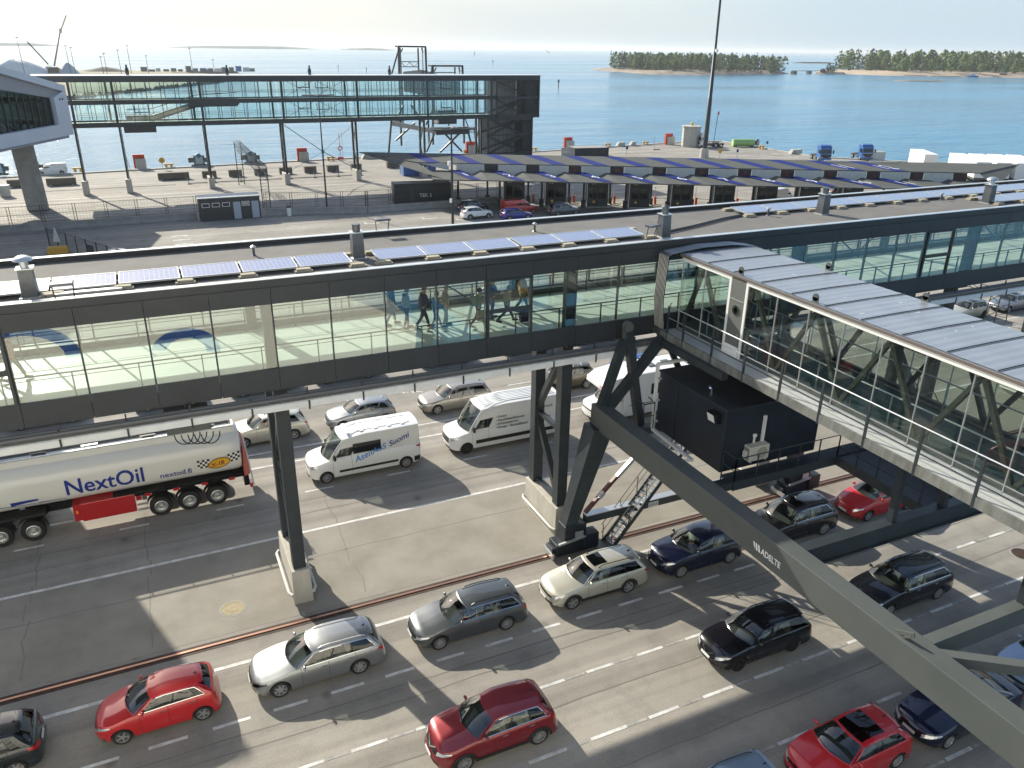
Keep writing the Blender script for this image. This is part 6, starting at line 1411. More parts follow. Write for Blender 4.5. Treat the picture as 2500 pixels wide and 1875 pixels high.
def lorry(loc, rz, label, mt, full=True):
    t = thing('lorry_tractor',label,'lorry',(*loc,0),rz); f = MB(); f.prism([(0,.55),(.05,1.5),(.25,2.7),(.7,3.2),(1.9,3.35),(2.0,.9),(1.6,.55)],-1.22,1.22,'y'); f.build('cab',mt,t,None,.08); f = MB(); f.add([(-.01+.03,-1.1,1.65),(.03,1.1,1.65),(.2,1.05,2.45),(.2,-1.05,2.45)],[(0,1,2,3)]); f.build('windscreen',M['glass_dark'],t)
    f = MB(); f.box(-.06,.02,-1.0,1.0,.75,1.35); f.build('grille',M['blackp'],t); f = MB(); f.box(-.1,.1,-1.22,1.22,.35,.7); f.build('bumper',mt,t)
    for s_ in (-1,1):
        f = MB(); f.box(.5,1.2,s_*1.225-.01,s_*1.225+.01,1.7,2.35); f.build('side_window',M['glass_dark'],t); f = MB(); f.box(-.12,-.04,s_*.95-.15,s_*.95+.15,.75,.95); f.build('headlight',M['lamp_clear'],t); f = MB(); f.box(-.15,.1,s_*1.5-.12,s_*1.5+.12,1.6,2.3); f.bar((.1,s_*1.2,2.2),(0,s_*1.5,2.2),.05,.05); f.build('mirror',M['blackp'],t)
    f = MB(); f.box(1.6,6.2,-.42,.42,.55,.95); f.box(2.1,2.9,-1.15,1.15,.4,1.0); f.build('chassis',M['steel_grey'],t); f = MB(); f.box(3.6,4.7,-.6,.6,.98,1.1); f.build('fifth_wheel',M['black'],t)
    for x in ((1.0,3.9,5.2) if full else (1.0,4.2)):
        for s_ in (-1,1): f = MB(); f.lathe([(.22,-.16),(.5,-.16),(.52,-.1),(.52,.16),(.001,.16)],c=(x,s_*1.05,.52),n=16,axis='y'); w_ = f.build('wheel',M['black'],t,40); f = MB(); f.lathe([(.001,-.17*s_*-1),(.26,.17*s_)],c=(x,s_*1.06,.52),n=12,axis='y'); f.build('rim',M['rim'],w_)
    return t
lorry((121.6,158.8),-.32,'white lorry tractor without trailer beside the tall mast',M['white'])
lorry((131.4,128.2),1.25,'blue lorry cab left of the two behind the canopy',M['lorry_blue'],False); lorry((141.6,126.6),1.25,'blue lorry cab right of the two behind the canopy',M['lorry_blue'],False)
# sea marks, jetty, boat, cottage, far harbour
def mark(x, y, h, label, m_='steel_dark', r=.3):
    t = thing('sea_mark',label,'sea mark',(x,y,-2.5)); f = MB(); f.tube([(0,0,-1),(0,0,h*.7)],r*.6,6); f.build('pole',M[m_],t); f = MB(); f.lathe([(r*.6,h*.6),(r*1.4,h*.68),(r*1.2,h*.95),(r*.5,h)],n=8); f.build('topmark',M[m_],t)
mark(259,492,5.0,'dark sea mark pole standing alone in the strait','navy_box',.5); mark(202,760,5.5,'dark channel pole left of the linkspan tower'); mark(197,850,5.5,'thin channel pole farther out left of the linkspan tower'); mark(486,1128,7,'dark channel pole right of the linkspan tower','navy_box',.5); mark(925,2282,12,'tiny channel beacon near the low skerry','navy_box',1.2)
t = thing('lighthouse','tiny lighthouse on a low rock at the horizon','lighthouse',(2262,4458,-2)); f = MB(); f.lathe([(3,0),(2,16),(.001,18)],n=8); f.build('tower',M['concrete_grey'],t); f = MB(); f.box(8,20,-4,4,0,6); f.build('keepers_house',M['concrete_grey'],t)
t = thing('footbridge','low bridge joining the two islands across the channel','bridge',(708,762,-2.5)); f = MB(); f.bar((-4,-4,3.4),(70,6,3.2),2.0,.7); f.build('deck',M['concrete'],t); f = MB(); f.box(22,27,-2,2,0,3); f.box(46,52,0,4,0,3); f.box(-4,2,-5,-1,0,3); f.build('piers',M['concrete_dark'],t)
t = thing('cottage','small dark red cottage on the channel rock','cottage',(744,752,-.4),.4); f = MB(); f.box(-3,3,-2,2,0,2.4); f.build('walls',mat('dark_red_boards',(.14,.03,.025),.8),t); f = MB(); f.prism([(-2.3,2.3),(2.3,2.3),(0,3.9)],-3.2,3.2,'x'); f.build('roof',M['concrete_dark'],t)
t = thing('jetty','long dark low jetty along the beach','jetty',(806,676,-2.5),-.75); f = MB(); f.box(-12,12,-1,1,.6,1.1); f.box(16,46,-3,-1,.5,1.1); f.build('deck',M['concrete_dark'],t)
t = thing('motor_boat','white and blue motor boat moored at the beach','boat',(862,646,-2.5),-.9); f = MB(); f.add([(-4,-1.5,0),(3,-1.5,0),(5,0,.3),(3,1.5,0),(-4,1.5,0),(-4,-1.8,1.6),(3,-1.8,1.7),(5.6,0,2.1),(3,1.8,1.7),(-4,1.8,1.6)],[(0,1,6,5),(1,2,7,6),(2,3,8,7),(3,4,9,8),(4,0,5,9),(5,6,7,8,9)]); f.build('hull',M['lorry_blue'],t); f = MB(); f.box(-3,2,-1.3,1.3,1.7,3.6); f.build('cabin',M['white'],t,None,.1); f = MB(); f.box(-2.6,2.03,-1.33,1.33,2.6,3.2); f.build('cabin_windows',M['glass_dark'],t); f = MB(); f.tube([(0,0,3.6),(0,0,5.5)],.08,5); f.build('mast',M['white'],t)
t = thing('brick_hut','brownish hut at the foot of the right-hand wood','hut',(902,640,-.6),-.6); f = MB(); f.box(-4,4,-2,2,0,2.2); f.build('walls',mat('brown_boards',(.25,.15,.09),.8),t); f = MB(); f.prism([(-2.3,2.1),(2.3,2.1),(0,3.4)],-4.3,4.3,'x'); f.build('roof',M['concrete_dark'],t)
# west peninsula: sheet-covered heaps, crane booms, masts, stacks
M['heap'] = mat('pale_covered_heap',(0.60,0.62,0.62),.7,0,.06,.1); M['heap2'] = mat('bluish_sand_heap',(0.34,0.40,0.46),.8,0,.08,.1)
def heap(x, y, r, h, label, mt, sx=1.6):
    t = thing('covered_heap',label,'heap',(x,y,0)); f = MB(); f.lathe([(r,0),(r*.72,h*.38),(r*.35,h*.78),(r*.1,h*.98),(.001,h)],n=20); f.v = [(a*sx,b,c_*random.uniform(.95,1.04)) for a,b,c_ in f.v]; f.build('heap',mt,t,60)
heap(-31,600,8,9.0,'pointed bluish sand heap above the left end of the gallery',M['heap2'],1.0); heap(-60,606,13,10.5,'broad white sheet-covered heap behind the terminal roof',M['heap'],2.2); heap(-78,600,12,8,'low white sheet-covered heap at the far left',M['heap'],2.0); heap(-42,607,8,7,'white sheet-covered slope between heap and crane',M['heap'],1.6)
heap(-12,690,10,4.4,'long low brown earth mound behind the gallery roof',mat('brown_earth',(.17,.145,.11),.9),2.2)
t = thing('mobile_crane','telescopic crane boom with white jib rising over the far harbour','crane',(-38.5,600,2)); f = MB(); f.tube([(0,0,5),(7.2,0,25.5)],[.55,.40],6); f.build('boom',mat('faded_red_boom',(.30,.17,.15),.6),t); f = MB(); f.tube([(7.2,0,25),(12.0,0,34)],.35,4); f.box(6.5,8,-.6,.6,24,26.5); f.build('jib',mat('pale_jib',(.55,.48,.44),.6),t); f = MB(); f.box(-3,3,-1.3,1.3,1,4); f.build('carrier',M['yellow'],t)
t = thing('crawler_crane','dark lattice crane boom leaning left over the far harbour','crane',(-41.5,600,2)); f = MB(); f.tube([(0,0,6),(-9,0,19)],.38,4); f.build('boom',M['steel_dark'],t); f = MB(); f.box(-1,5,-1.5,1.5,1,4.5); f.build('cab',M['steel_dark'],t)
for i,(x,y,h) in enumerate([(4.5,560,18.5),(39.2,560,17.5),(-28,560,18),(-51.6,560,22),(-1,565,16),(-26,570,17),(-11,575,12),(-9,580,14),(16,640,12),(64,690,9)]):
    t = thing('harbour_mast',ORD[i]+' slim harbour light mast on the far peninsula','light mast',(x,y,1),0,'slim masts on the far peninsula'); f = MB(); f.tube([(0,0,0),(-.3,0,h)],[.22,.12],5); f.build('pole',M['steel_grey'],t); f = MB(); f.box(-.9,.7,-.3,.3,h-.3,h+.1); f.build('lamp_head',M['steel_grey'],t)
random.seed(5); cn_ = [M['cont_dk'],M['steel_grey'],M['lorry_blue'],M['offwhite'],M['concrete_dark']]
for i in range(16):
    x = 12+5.2*i; t = thing('stacked_container',ORD[i]+' small container or stack from left on the far peninsula tip','container',(x,688+random.uniform(-3,3),1.4),0,'containers on the far peninsula tip'); h = random.choice((2.4,2.4,3.2,1.6,4)); f = MB(); f.box(0,random.uniform(3,5),0,2.4,0,h); f.build('box',random.choice(cn_),t); f = MB(); f.box(.3,.5,-.1,0,.2,h-.2); f.build('door_bar',M['galv'],t)
for i in range(4): heap(48+9*i,692,4.5,2.6+.5*(i%2),ORD[i]+' dark gravel heap from left on the peninsula tip',M['concrete_dark'],1.8)
# birds on the gallery roof edge
for i,x in enumerate((1.0,14.9,27.4,40.5)):
    t = thing('roof_finial',ORD[i]+' dark upright bird-scare post from left on the gallery roof','post',(x-.5,136,16.84),0,'upright posts on the gallery roof'); f = MB(); f.lathe([(.24,0),(.28,.6),(.2,.95),(.11,1.05),(.16,1.2),(.10,1.38),(.001,1.4)],n=8); f.build('post',M['steel_dark'],t,50)
# vehicles at the quay
# ------------------------------------------------------------------ vehicles in place
DK = M['blackp']
car('dark slate hatchback leaving the left edge ahead of the red hatchback', loc=(-9.85,23.52), pm=P['dteal'], kind='hatch', L=4.3, Wd=1.8, H=1.5, ax=(.9,3.5), rimst='multi', group='cars in the front lane beside the rail')
car('bright red small hatchback with chrome window line beside the rail', loc=(-4.15,23.5), pm=P['red'], kind='hatch', L=3.97, Wd=1.72, H=1.47, ax=(.82,3.31), r=.30, chrome=True, zf=.74, zc=1.0, xc=1.0, xh=1.75, belt=(.98,1.08), nose=1.05, rimst='five', group='cars in the front lane beside the rail', plate=False)
car('light silver estate car with roof rails behind the red hatchback', loc=(.79,23.56), pm=P['silver'], kind='estate', L=4.86, Wd=1.86, H=1.47, ax=(.93,3.77), r=.335, rails=M['alu'], chrome=True, rimst='multi', lampm=M['glass_dark'], group='cars in the front lane beside the rail', xc=1.3, xh=2.12)
car('graphite grey estate car with black roof rails between two pale estates', loc=(6.73,23.54), pm=P['grey'], kind='estate', L=4.77, Wd=1.83, H=1.49, ax=(.92,3.71), r=.33, rails=DK, chrome=True, rimst='ten', group='cars in the front lane beside the rail', xc=1.28, xh=2.08)
car('beige outdoor estate car with sunroof and dark lower cladding', loc=(12.47,23.55), pm=P['beige'], kind='estate', L=4.73, Wd=1.77, H=1.55, ax=(.95,3.62), r=.335, rails=DK, clad=True, sunroof=(.06,.34,.62), dark_rear=True, rimst='five', group='cars in the front lane beside the rail', clear=.26, zf=.76, zc=1.02, belt=(1.0,1.06))
car('navy blue car with two people at the foot of the long beam', loc=(17.89,23.55), pm=P['navy'], kind='suv', L=4.35, Wd=1.84, H=1.57, ax=(.87,3.51), r=.34, grille='slim', rimst='multi', group='cars in the front lane beside the rail', zf=.84, zc=1.06, belt=(1.04,1.1), xc=1.15, xh=1.95)
car('black off-roader with ribbed roof and sunroof under the cabin platform', loc=(23.3,23.6), pm=P['black'], kind='suv', L=4.7, Wd=1.9, H=1.67, ax=(.88,3.69), r=.36, rails=DK, chrome=True, sunroof=(.06,.36,.62), grille='tall', rimst='five', group='cars in the front lane beside the rail', zf=.88, zc=1.1, belt=(1.07,1.13))
car('bright red rounded saloon with large clear headlamps under the platform', loc=(29.0,23.55), pm=P['red'], kind='liftback', L=4.45, Wd=1.74, H=1.5, ax=(.9,3.6), r=.31, zf=.76, zc=1.04, xc=1.05, xh=1.9, belt=(1.0,1.08), nose=1.1, grille='none', group='cars in the front lane beside the rail')
car('dark red crossover with chrome window line alone in the middle lane', loc=(5.57,18.02), pm=P['dred'], kind='suv', L=4.38, Wd=1.82, H=1.59, ax=(.92,3.56), r=.345, clad=True, chrome=True, grille='vshape', rimst='ten', group='cars in the middle lane', zf=.86, zc=1.08, belt=(1.04,1.12), clear=.24, xc=1.15, xh=1.95)
car('black estate car with black wheels left of the long beam', loc=(16.46,18.0), pm=P['black'], kind='estate', L=4.58, Wd=1.78, H=1.47, ax=(.92,3.5), r=.32, rails=DK, grille='vshape', rimst='steel', group='cars in the middle lane', zf=.74)
car('black estate car with chrome window frame right of the long beam', loc=(24.05,18.0), pm=P['black'], kind='estate', L=4.82, Wd=1.86, H=1.54, ax=(.95,3.77), r=.33, rails=DK, chrome=True, grille='slim', rimst='ten', group='cars in the middle lane', zf=.76, zc=1.02, belt=(1.0,1.06))
car('bright red hatchback with a wide glass roof at the bottom edge', loc=(15.72,12.5), pm=P['red'], kind='hatch', L=4.28, Wd=1.79, H=1.46, ax=(.86,3.49), r=.32, sunroof=(.03,.62,.80), grille='slim', rimst='multi', group='cars in the near lane', zf=.76, zc=1.02, xc=1.1, xh=1.95, belt=(1.0,1.08))
car('dark navy saloon half hidden under the long beam at lower right', loc=(20.5,12.36), pm=P['navy'], kind='sedan', L=4.7, Wd=1.8, H=1.43, ax=(.9,3.66), r=.32, grille='tall', rimst='five', group='cars in the near lane')
car('pale blue car with only its bonnet showing at the right edge', loc=(25.75,12.55), pm=P['lblue'], kind='hatch', L=4.3, Wd=1.8, H=1.46, ax=(.88,3.52), group='cars in the near lane')
car('blue-grey car with only its roof showing at the bottom edge', loc=(10.6,12.6), pm=P['lblue'], kind='estate', L=4.5, Wd=1.8, H=1.47, ax=(.9,3.6), rails=DK, group='cars in the near lane')
GE = 'cars in the lane behind the vans'
car('silver compact hatchback behind the white minibus', loc=(7.85,43.45), pm=P['silver'], kind='hatch', L=4.28, Wd=1.79, H=1.47, ax=(.86,3.48), group=GE, rimst='multi', zf=.74, xc=1.12, xh=1.95)
car('champagne estate car with red rear pillar lamps behind the white panel van', loc=(13.7,43.45), pm=P['champ'], kind='estate', L=4.82, Wd=1.86, H=1.54, ax=(.95,3.77), rails=DK, group=GE, rimst='five', tl='tall', zf=.76)
car('bronze brown off-roader with white roof bars behind the right pillar', loc=(21.75,43.4), pm=P['olive'], kind='suv', L=4.5, Wd=1.85, H=1.68, ax=(.9,3.55), r=.35, bars=True, group=GE, rimst='ten', clad=True, zf=.88, zc=1.1, belt=(1.06,1.14))
car('cream white car with a roof hatch between tanker and left pillar', loc=(2.15,43.5), pm=P['beige'], kind='suv', L=4.7, Wd=1.84, H=1.62, ax=(.9,3.7), sunroof=(.1,.28,.34), group=GE, zf=.84, zc=1.06, belt=(1.03,1.08))
car('white crossover half hidden behind the tank of the tanker', loc=(-4.9,43.6), pm=P['white'], kind='suv', L=4.6, Wd=1.85, H=1.6, ax=(.9,3.6), group=GE, zf=.84, zc=1.06, belt=(1.03,1.1))
car('pale lilac car half hidden behind the front of the tanker', loc=(-11.8,43.6), pm=paint('pale_lilac_paint',(.50,.52,.62),.4), kind='estate', L=4.6, Wd=1.8, H=1.48, ax=(.9,3.6), group=GE)
car('metallic blue car behind the white motorhome', loc=(27.5,43.5), pm=P['blue'], kind='hatch', L=4.3, Wd=1.8, H=1.5, ax=(.88,3.5), rails=M['alu'], group=GE)
car('white car right of the blue car behind the cabin', loc=(33.0,43.5), pm=P['white'], kind='hatch', L=4.3, Wd=1.8, H=1.5, ax=(.88,3.5), group=GE)
car('beige car with black roof beside the lattice frame at right', loc=(61.7,43.55), pm=P['beige'], kind='hatch', L=4.3, Wd=1.8, H=1.55, ax=(.88,3.5), roofm=P['black'], group=GE, rimst='steel')
car('silver saloon with dark glass roof at the right edge', loc=(67.6,43.6), pm=P['silver'], kind='sedan', L=4.85, Wd=1.85, H=1.45, ax=(.9,3.8), sunroof=(.1,.5,.6), group=GE, rimst='multi')
GF = 'cars under the walkway'
car('red car under the walkway showing its sill and wheels', loc=(-9.6,50.9), pm=P['red'], kind='hatch', L=4.4, Wd=1.8, H=1.48, ax=(.9,3.62), group=GF)
car('royal blue car under the walkway above the junction box', loc=(-2.7,50.9), pm=P['rblue'], kind='hatch', L=4.3, Wd=1.8, H=1.48, ax=(.9,3.52), group=GF)
car('white car under the walkway left of the near pillar', loc=(3.0,50.9), pm=P['white'], kind='estate', L=4.6, Wd=1.8, H=1.48, ax=(.9,3.6), group=GF)
car('cream car under the walkway above the silver hatchback', loc=(8.5,50.9), pm=P['beige'], kind='estate', L=4.7, Wd=1.8, H=1.48, ax=(.9,3.75), group=GF, rimst='ten')
car('black car under the walkway above the champagne estate', loc=(16.0,50.9), pm=P['black'], kind='hatch', L=4.3, Wd=1.8, H=1.48, ax=(.9,3.5), group=GF)
car('dark grey car under the walkway left of the right pillar', loc=(22.5,50.9), pm=P['grey'], kind='estate', L=4.6, Wd=1.8, H=1.48, ax=(.9,3.6), group=GF)
car('black car under the walkway behind the right pillar', loc=(28.5,50.9), pm=P['black'], kind='sedan', L=4.6, Wd=1.8, H=1.46, ax=(.9,3.6), group=GF)
GY_ = 'cars waiting by the check-in booths'
car('white crossover facing right beside the dark lamp mast', loc=(42.7,99.2), rz=math.pi, pm=P['white'], kind='suv', L=4.5, Wd=1.84, H=1.6, ax=(.9,3.55), group=GY_, clad=True, zf=.84, zc=1.06, belt=(1.02,1.1))
car('royal blue estate car facing right in front of the red van', loc=(47.4,96.7), rz=math.pi, pm=P['rblue'], kind='estate', L=4.6, Wd=1.8, H=1.47, ax=(.9,3.6), group=GY_)
car('dark navy car facing right behind the white crossover', loc=(44.0,103.7), rz=math.pi, pm=P['navy'], kind='suv', L=4.5, Wd=1.84, H=1.58, ax=(.9,3.55), group=GY_, zf=.84, zc=1.06, belt=(1.02,1.1))
car('dark grey people carrier with silver window line near the second booth', loc=(54.9,97.0), rz=math.pi, pm=P['grey'], kind='estate', L=4.75, Wd=1.85, H=1.68, ax=(.9,3.7), group=GY_, chrome=True, rails=M['alu'], zf=.86, zc=1.08, belt=(1.02,1.06))
car('red delivery van facing right with an orange beacon at the first booth', name='delivery_van', cat='van', loc=(49.9,100.3), rz=math.pi, pm=P['red'], kind='van', L=5.3, Wd=1.95, H=1.98, ax=(.95,3.95), group=GY_, zf=.92, zc=1.15, xc=1.05, xh=1.95, belt=(1.15,1.18), wroof=.68, nose=.7, wins=[(.05,.26),(.30,.50)], seams=[1.5,2.5,3.4], rimst='five')
car('dark estate car glimpsed under the right part of the canopy', loc=(104,93.5), rz=math.pi*.85, pm=P['black'], kind='estate', L=4.6, Wd=1.8, H=1.48, ax=(.9,3.6), group=GY_)
car('pale grey van glimpsed under the canopy behind the roof vent', name='delivery_van', cat='van', loc=(91,95), rz=math.pi*1.1, pm=P['white'], kind='van', L=5.0, Wd=1.95, H=2.2, ax=(.95,3.8), group=GY_, zf=.92, zc=1.15, xc=1.0, xh=1.8, belt=(1.15,1.18), wroof=.68, nose=.7)
car('small white van on the quay beside the concrete pillar', name='delivery_van', cat='van', loc=(-16.3,160.7), pm=P['white'], kind='van', L=4.9, Wd=1.9, H=1.92, ax=(.9,4.0), zf=.9, zc=1.12, xc=1.0, xh=1.85, belt=(1.12,1.15), wroof=.68, nose=.75, group=None)
car('pale car on the yard partly cut by the walkway roof at left', loc=(-6.2,89.6), pm=P['white'], kind='hatch', L=4.2, Wd=1.8, H=1.48, ax=(.9,3.5), group=None, rz=.3)
# --- vans
def side_fn(v, off=.012):
    c_ = v; sp, sg, zs = c_['sp'], c_['sg'], c_['zs']
    def fn(x, z):
        if z <= zs(x): y = c_['sidey'](x, z); return (x, -y-off, z)
        best = None
        for i in range(41):
            s_ = i/40
            a, b = Vector(sg(s_,0,-1)), Vector(sg(s_,1,-1)); t = (z-a.z)/max(.01,(b.z-a.z)); p = Vector(sg(s_,max(0,min(1,t)),-1)); d = abs(p.x-x)
            if best is None or d < best[0]: best = (d, p.y)
        return (x, best[1]-off, z)
    return fn
def flatpatch(root, nm, mt, fn, x0, x1, z0, z1, n=8, m=4):
    mb = MB(); mb.grid([[fn(lerp(x0,x1,i/n), lerp(z0,z1,j/m)) for j in range(m+1)] for i in range(n+1)]); return mb.build(nm, mt, root, 60)
v1 = car('white high-roof minibus with blue slanted lettering in front of the silver hatchback', name='minibus', cat='van', loc=(5.60,37.80), pm=P['white'], kind='van', L=6.15, Wd=2.06, H=2.52, ax=(.87,5.19), r=.34, zf=1.0, zc=1.24, xc=.82, xh=1.78, belt=(1.30,1.32), wroof=.69, nose=.72, grille='slim', rimst='ten', clear=.27, wins=[(.05,.225)], seams=[1.25,2.25], group='white vans in the middle lane')
fn = side_fn(car.last); f2 = side_fn(car.last,.02)
flatpatch(v1,'side_window',M['glass_dark'],f2,2.35,3.85,1.42,2.0); flatpatch(v1,'rubbing_strip',M['black'],fn,1.55,4.75,.52,.66,10,2); flatpatch(v1,'rear_bumper',M['black'],fn,5.65,6.12,.36,.66,4,2)
f = MB(); f.add([(0.02,-.7,.3),(-.03,.7,.3)],[]); 
for k in range(5): f = MB(); f.box(2.1+.75*k,2.3+.75*k,-.62,.62,2.515,2.53); f.build('roof_rib',P['white'],v1)
for k,(x0,t_) in enumerate(((2.1,-.45),(2.1,.45))): f = MB(); f.box(2.1,5.6,t_-.05,t_+.05,2.512,2.528); f.build('roof_rib',P['white'],v1)
fu = side_fn(car.last,.026)
lettering('AsenAuS',.46,lambda x,y: fu(2.42+x*1.02, .93+x*.30+y), M['sky_text'], v1, bold=.006)
lettering('Suomi',.46,lambda x,y: fu(4.30+x*.98, 1.46+x*.34+y), M['navy_text'], v1, bold=.006)
v2 = car('long white high-roof panel van with black bullet-point lettering', name='panel_van', cat='van', loc=(13.45,37.98), pm=P['white'], kind='van', L=6.95, Wd=2.08, H=2.72, ax=(.95,5.28), r=.345, zf=1.02, zc=1.26, xc=.86, xh=1.85, belt=(1.32,1.34), wroof=.69, nose=.75, grille='big', rimst='steel', clear=.27, wins=[(.05,.205)], seams=[1.3,2.3], group='white vans in the middle lane')
fn = side_fn(car.last); fu = side_fn(car.last,.02)
flatpatch(v2,'rubbing_strip',M['black'],fn,1.5,6.85,.55,.78,14,2)
for k in range(7): f = MB(); f.box(2.1,6.6,-.62+.2*k,-.56+.2*k,2.715,2.735); f.build('roof_rib',P['white'],v2)
for i,tx in enumerate(('• Umzug','• Haushaltsauflösungen','• Entrümpelungen','• Firmen- / Büroauflösung')): lettering(tx,.195,lambda x,y,i=i: fu(2.75+x*1.0,1.90-.225*i+y+x*.0), M['ink'], v2, bold=.004)
lettering('0800 000 000'.replace('0','o'),.10,lambda x,y: fu(3.75+x,.98+y), M['steel_grey'], v2) if False else None
lettering('Service',.30,lambda x,y: fu(5.35+x,1.35+y), M['navy_text'], v2, bold=.004); lettering('www.service.de',.20,lambda x,y: fu(5.2+x*.9,2.02+y), M['ink'], v2, bold=.003)
# --- motorhome
mh = car('white motorhome with a bulging front over the cab behind the gantry legs', name='motorhome', cat='motorhome', loc=(22.75,38.15), pm=P['white'], kind='van', L=6.9, Wd=2.0, H=2.2, ax=(.9,5.0), r=.34, zf=1.0, zc=1.22, xc=.8, xh=1.7, belt=(1.28,1.3), wroof=.67, nose=.72, grille='slim', rimst='steel', clear=.27, wins=[(.05,.22)], seams=[1.25,2.2], group='white vans in the middle lane')
f = MB(); f.prism([(2.0,.55),(6.95,.55),(6.95,2.95),(6.7,3.05),(2.2,3.05),(1.2,2.92),(.62,2.55),(.55,2.25),(.95,2.08),(2.0,2.02)],-1.15,1.15,'y'); f.build('living_box',P['white'],mh,None,.06)
f = MB(); f.box(2.4,6.7,-1.165,-1.15,1.05,1.10); f.build('grey_stripe',M['steel_grey'],mh); f = MB(); f.box(3.9,5.2,-1.17,-1.15,1.6,2.3); f.build('side_window',M['glass_dark'],mh)
for x in (2.9,4.2,5.4): f = MB(); f.box(x,x+.5,-.35,.3,3.05,3.11); f.build('roof_vent',M['steel_grey'],mh)
f = MB(); f.box(.56,.60,-.95,-.5,2.25,2.5); f.build('emblem_patch',mat('pale_pink_decal',(.7,.45,.45),.5),mh)
# --- road tanker
tk = thing('road_tanker','white fuel tanker lorry with blue lettering and red side locker','tanker',(-4.5,38.15,0))
TY = 1.25
def tsec(n=28):
    pts = []
    for i in range(n):
        a = 6.2832*i/n; c_, s_ = math.cos(a), math.sin(a); k = 2.6
        pts.append((TY*math.copysign(abs(c_)**(2/k),c_), 2.55+1.12*math.copysign(abs(s_)**(2/k),s_)))
    return pts
sec = tsec(36)
def tface(x, z, off=.012):
    s_ = min(.999,abs(z-2.55)/1.12); return (x, -TY*(1-s_**2.6)**(1/2.6)-off, z)
f = MB(); xs_ = [-9.2,-9.15,-9.0,-8.9]+[-8.5+.5*i for i in range(31)]+[6.78,6.9,6.98,7.0]; sc_ = [.0,.75,.93,.98]+[1]*31+[.985,.94,.80,0]
f.grid([[(x,y*s_,2.55+(z-2.55)*s_) for y,z in sec] for x,s_ in zip(xs_,sc_)],True); f.build('tank',mat('white_tank_enamel',(.74,.74,.71),.28,coat=.5),tk,40)
M['tank_white'] = M['white']
f = MB()
for s_ in (-1,1): f.box(-6.4,6.7,s_*.62-.05,s_*.62+.05,3.5,3.95)
f.box(-6.5,-6.4,-.67,.67,3.45,4.1); f.box(6.7,6.8,-.67,.67,3.45,3.95); f.build('top_coaming',M['white'],tk,None,.02)
f = MB(); f.box(-6.3,6.6,-.57,.57,3.60,3.66); f.build('top_walkway',M['steel_grey'],tk)
for k,x in enumerate((-5.6,-3.6,-1.7,.4,2.9,4.1,5.6)): f = MB(); f.lathe([(.30,3.66),(.30,3.78),(.22,3.82),(.001,3.84)],c=(x,-.1,0),n=14); f.box(x-.35,x+.35,-.16,-.04,3.84,3.88); f.build('manway_lid',M['alu'] if k%2 else M['steel_grey'],tk,40)
f = MB()
for s_ in (-.85,.85): f.tube([(-6.5,s_,4.0),(6.7,s_,4.0)],.035,6)
f.tube([(-6.5,.5,4.05),(6.7,.5,4.05)],.04,6)
for i in range(9): x = -6.3+1.6*i; f.bar((x,.62,3.9),(x,.85,4.0),.04,.04); f.bar((x,-.62,3.9),(x,-.85,4.0),.04,.04)
f.build('top_handrail',M['galv'],tk)
f = MB(); f.box(-2.6,7.1,-.45,.45,.95,1.42); f.box(1.0,6.9,-1.2,1.2,1.30,1.46); f.box(6.9,7.15,-1.2,1.2,.75,1.25); f.box(-9.5,-4.0,-.45,.45,.9,1.4); f.build('chassis',M['blackp'],tk)
f = MB(); f.box(-.40,1.92,-1.22,-.5,.50,1.44); f.build('red_locker',P['red'],tk,None,.03); f = MB(); f.box(-.72,-.40,-1.15,-.4,.55,1.38); f.build('red_mudguard',P['red'],tk); f = MB(); f.box(-.62,-.52,-1.19,-1.15,.95,1.1); f.build('marker_lamp',M['lamp_amber'],tk)
f = MB(); f.box(1.96,2.45,-1.22,-1.18,.50,.60); f.box(1.96,2.45,-1.22,-1.18,.78,.88); f.box(-1.75,-.75,-1.22,-1.18,.62,.70); f.build('side_guard',M['alu'],tk)
f = MB(); f.box(1.95,2.2,-1.0,-.4,.95,1.4); f.build('red_valve_box',P['red'],tk); f = MB(); f.box(2.22,2.42,-1.05,-.5,.95,1.35); f.build('grey_valve_box',M['steel_grey'],tk)
def twheel(x, side, rim=True):
    f = MB(); f.lathe([(.30,-.17),(.47,-.17),(.52,-.12),(.52,.14),(.46,.17),(.001,.17)],n=26,axis='y'); w_ = f.build('wheel',M['black'],tk,40); w_.location = (x,side*1.08,.52); w_.rotation_euler = (0,0,0 if side < 0 else math.pi)
    f = MB(); f.lathe([(.31,-.17),(.28,-.19),(.24,-.10),(.12,-.06),(.11,-.16),(.001,-.18)],n=20,axis='y'); f.build('rim',M['alu'],w_,40); f = MB()
    for k in range(10): a = 6.283*k/10; f.lathe([(.02,-.115),(.02,-.085)],c=(.185*math.cos(a),0,.185*math.sin(a)),n=6,axis='y')
    f.build('wheel_nuts',M['steel_grey'],w_)
for x in (2.98,4.27,5.56,-2.44,-3.74,-8.0):
    for s_ in (-1,1): twheel(x,s_)
f = MB()
for x in (2.98,4.27,5.56):
    pts = [(x+.62*math.cos(math.pi*k/8),.60+.60*math.sin(math.pi*k/8)) for k in range(9)]; f.grid([[(px,y,pz) for y in (-1.26,-.85)] for px,pz in pts])
f.build('mudguards',M['black'],tk,60)
f = MB(); 
for x in (-2.44,-3.74):
    pts = [(x+.62*math.cos(math.pi*k/8),.60+.60*math.sin(math.pi*k/8)) for k in range(9)]; f.grid([[(px,y,pz) for y in (-1.26,-.85)] for px,pz in pts])
f.box(-5.0,-1.85,-1.2,-.5,1.22,1.34); f.build('tractor_mudguards',M['black'],tk)
for x in (1.65,2.35,3.62,4.92,6.2): f = MB(); f.box(x,x+.28,-1.235,-1.2,1.22,1.36); f.build('side_marker',P['red'],tk)
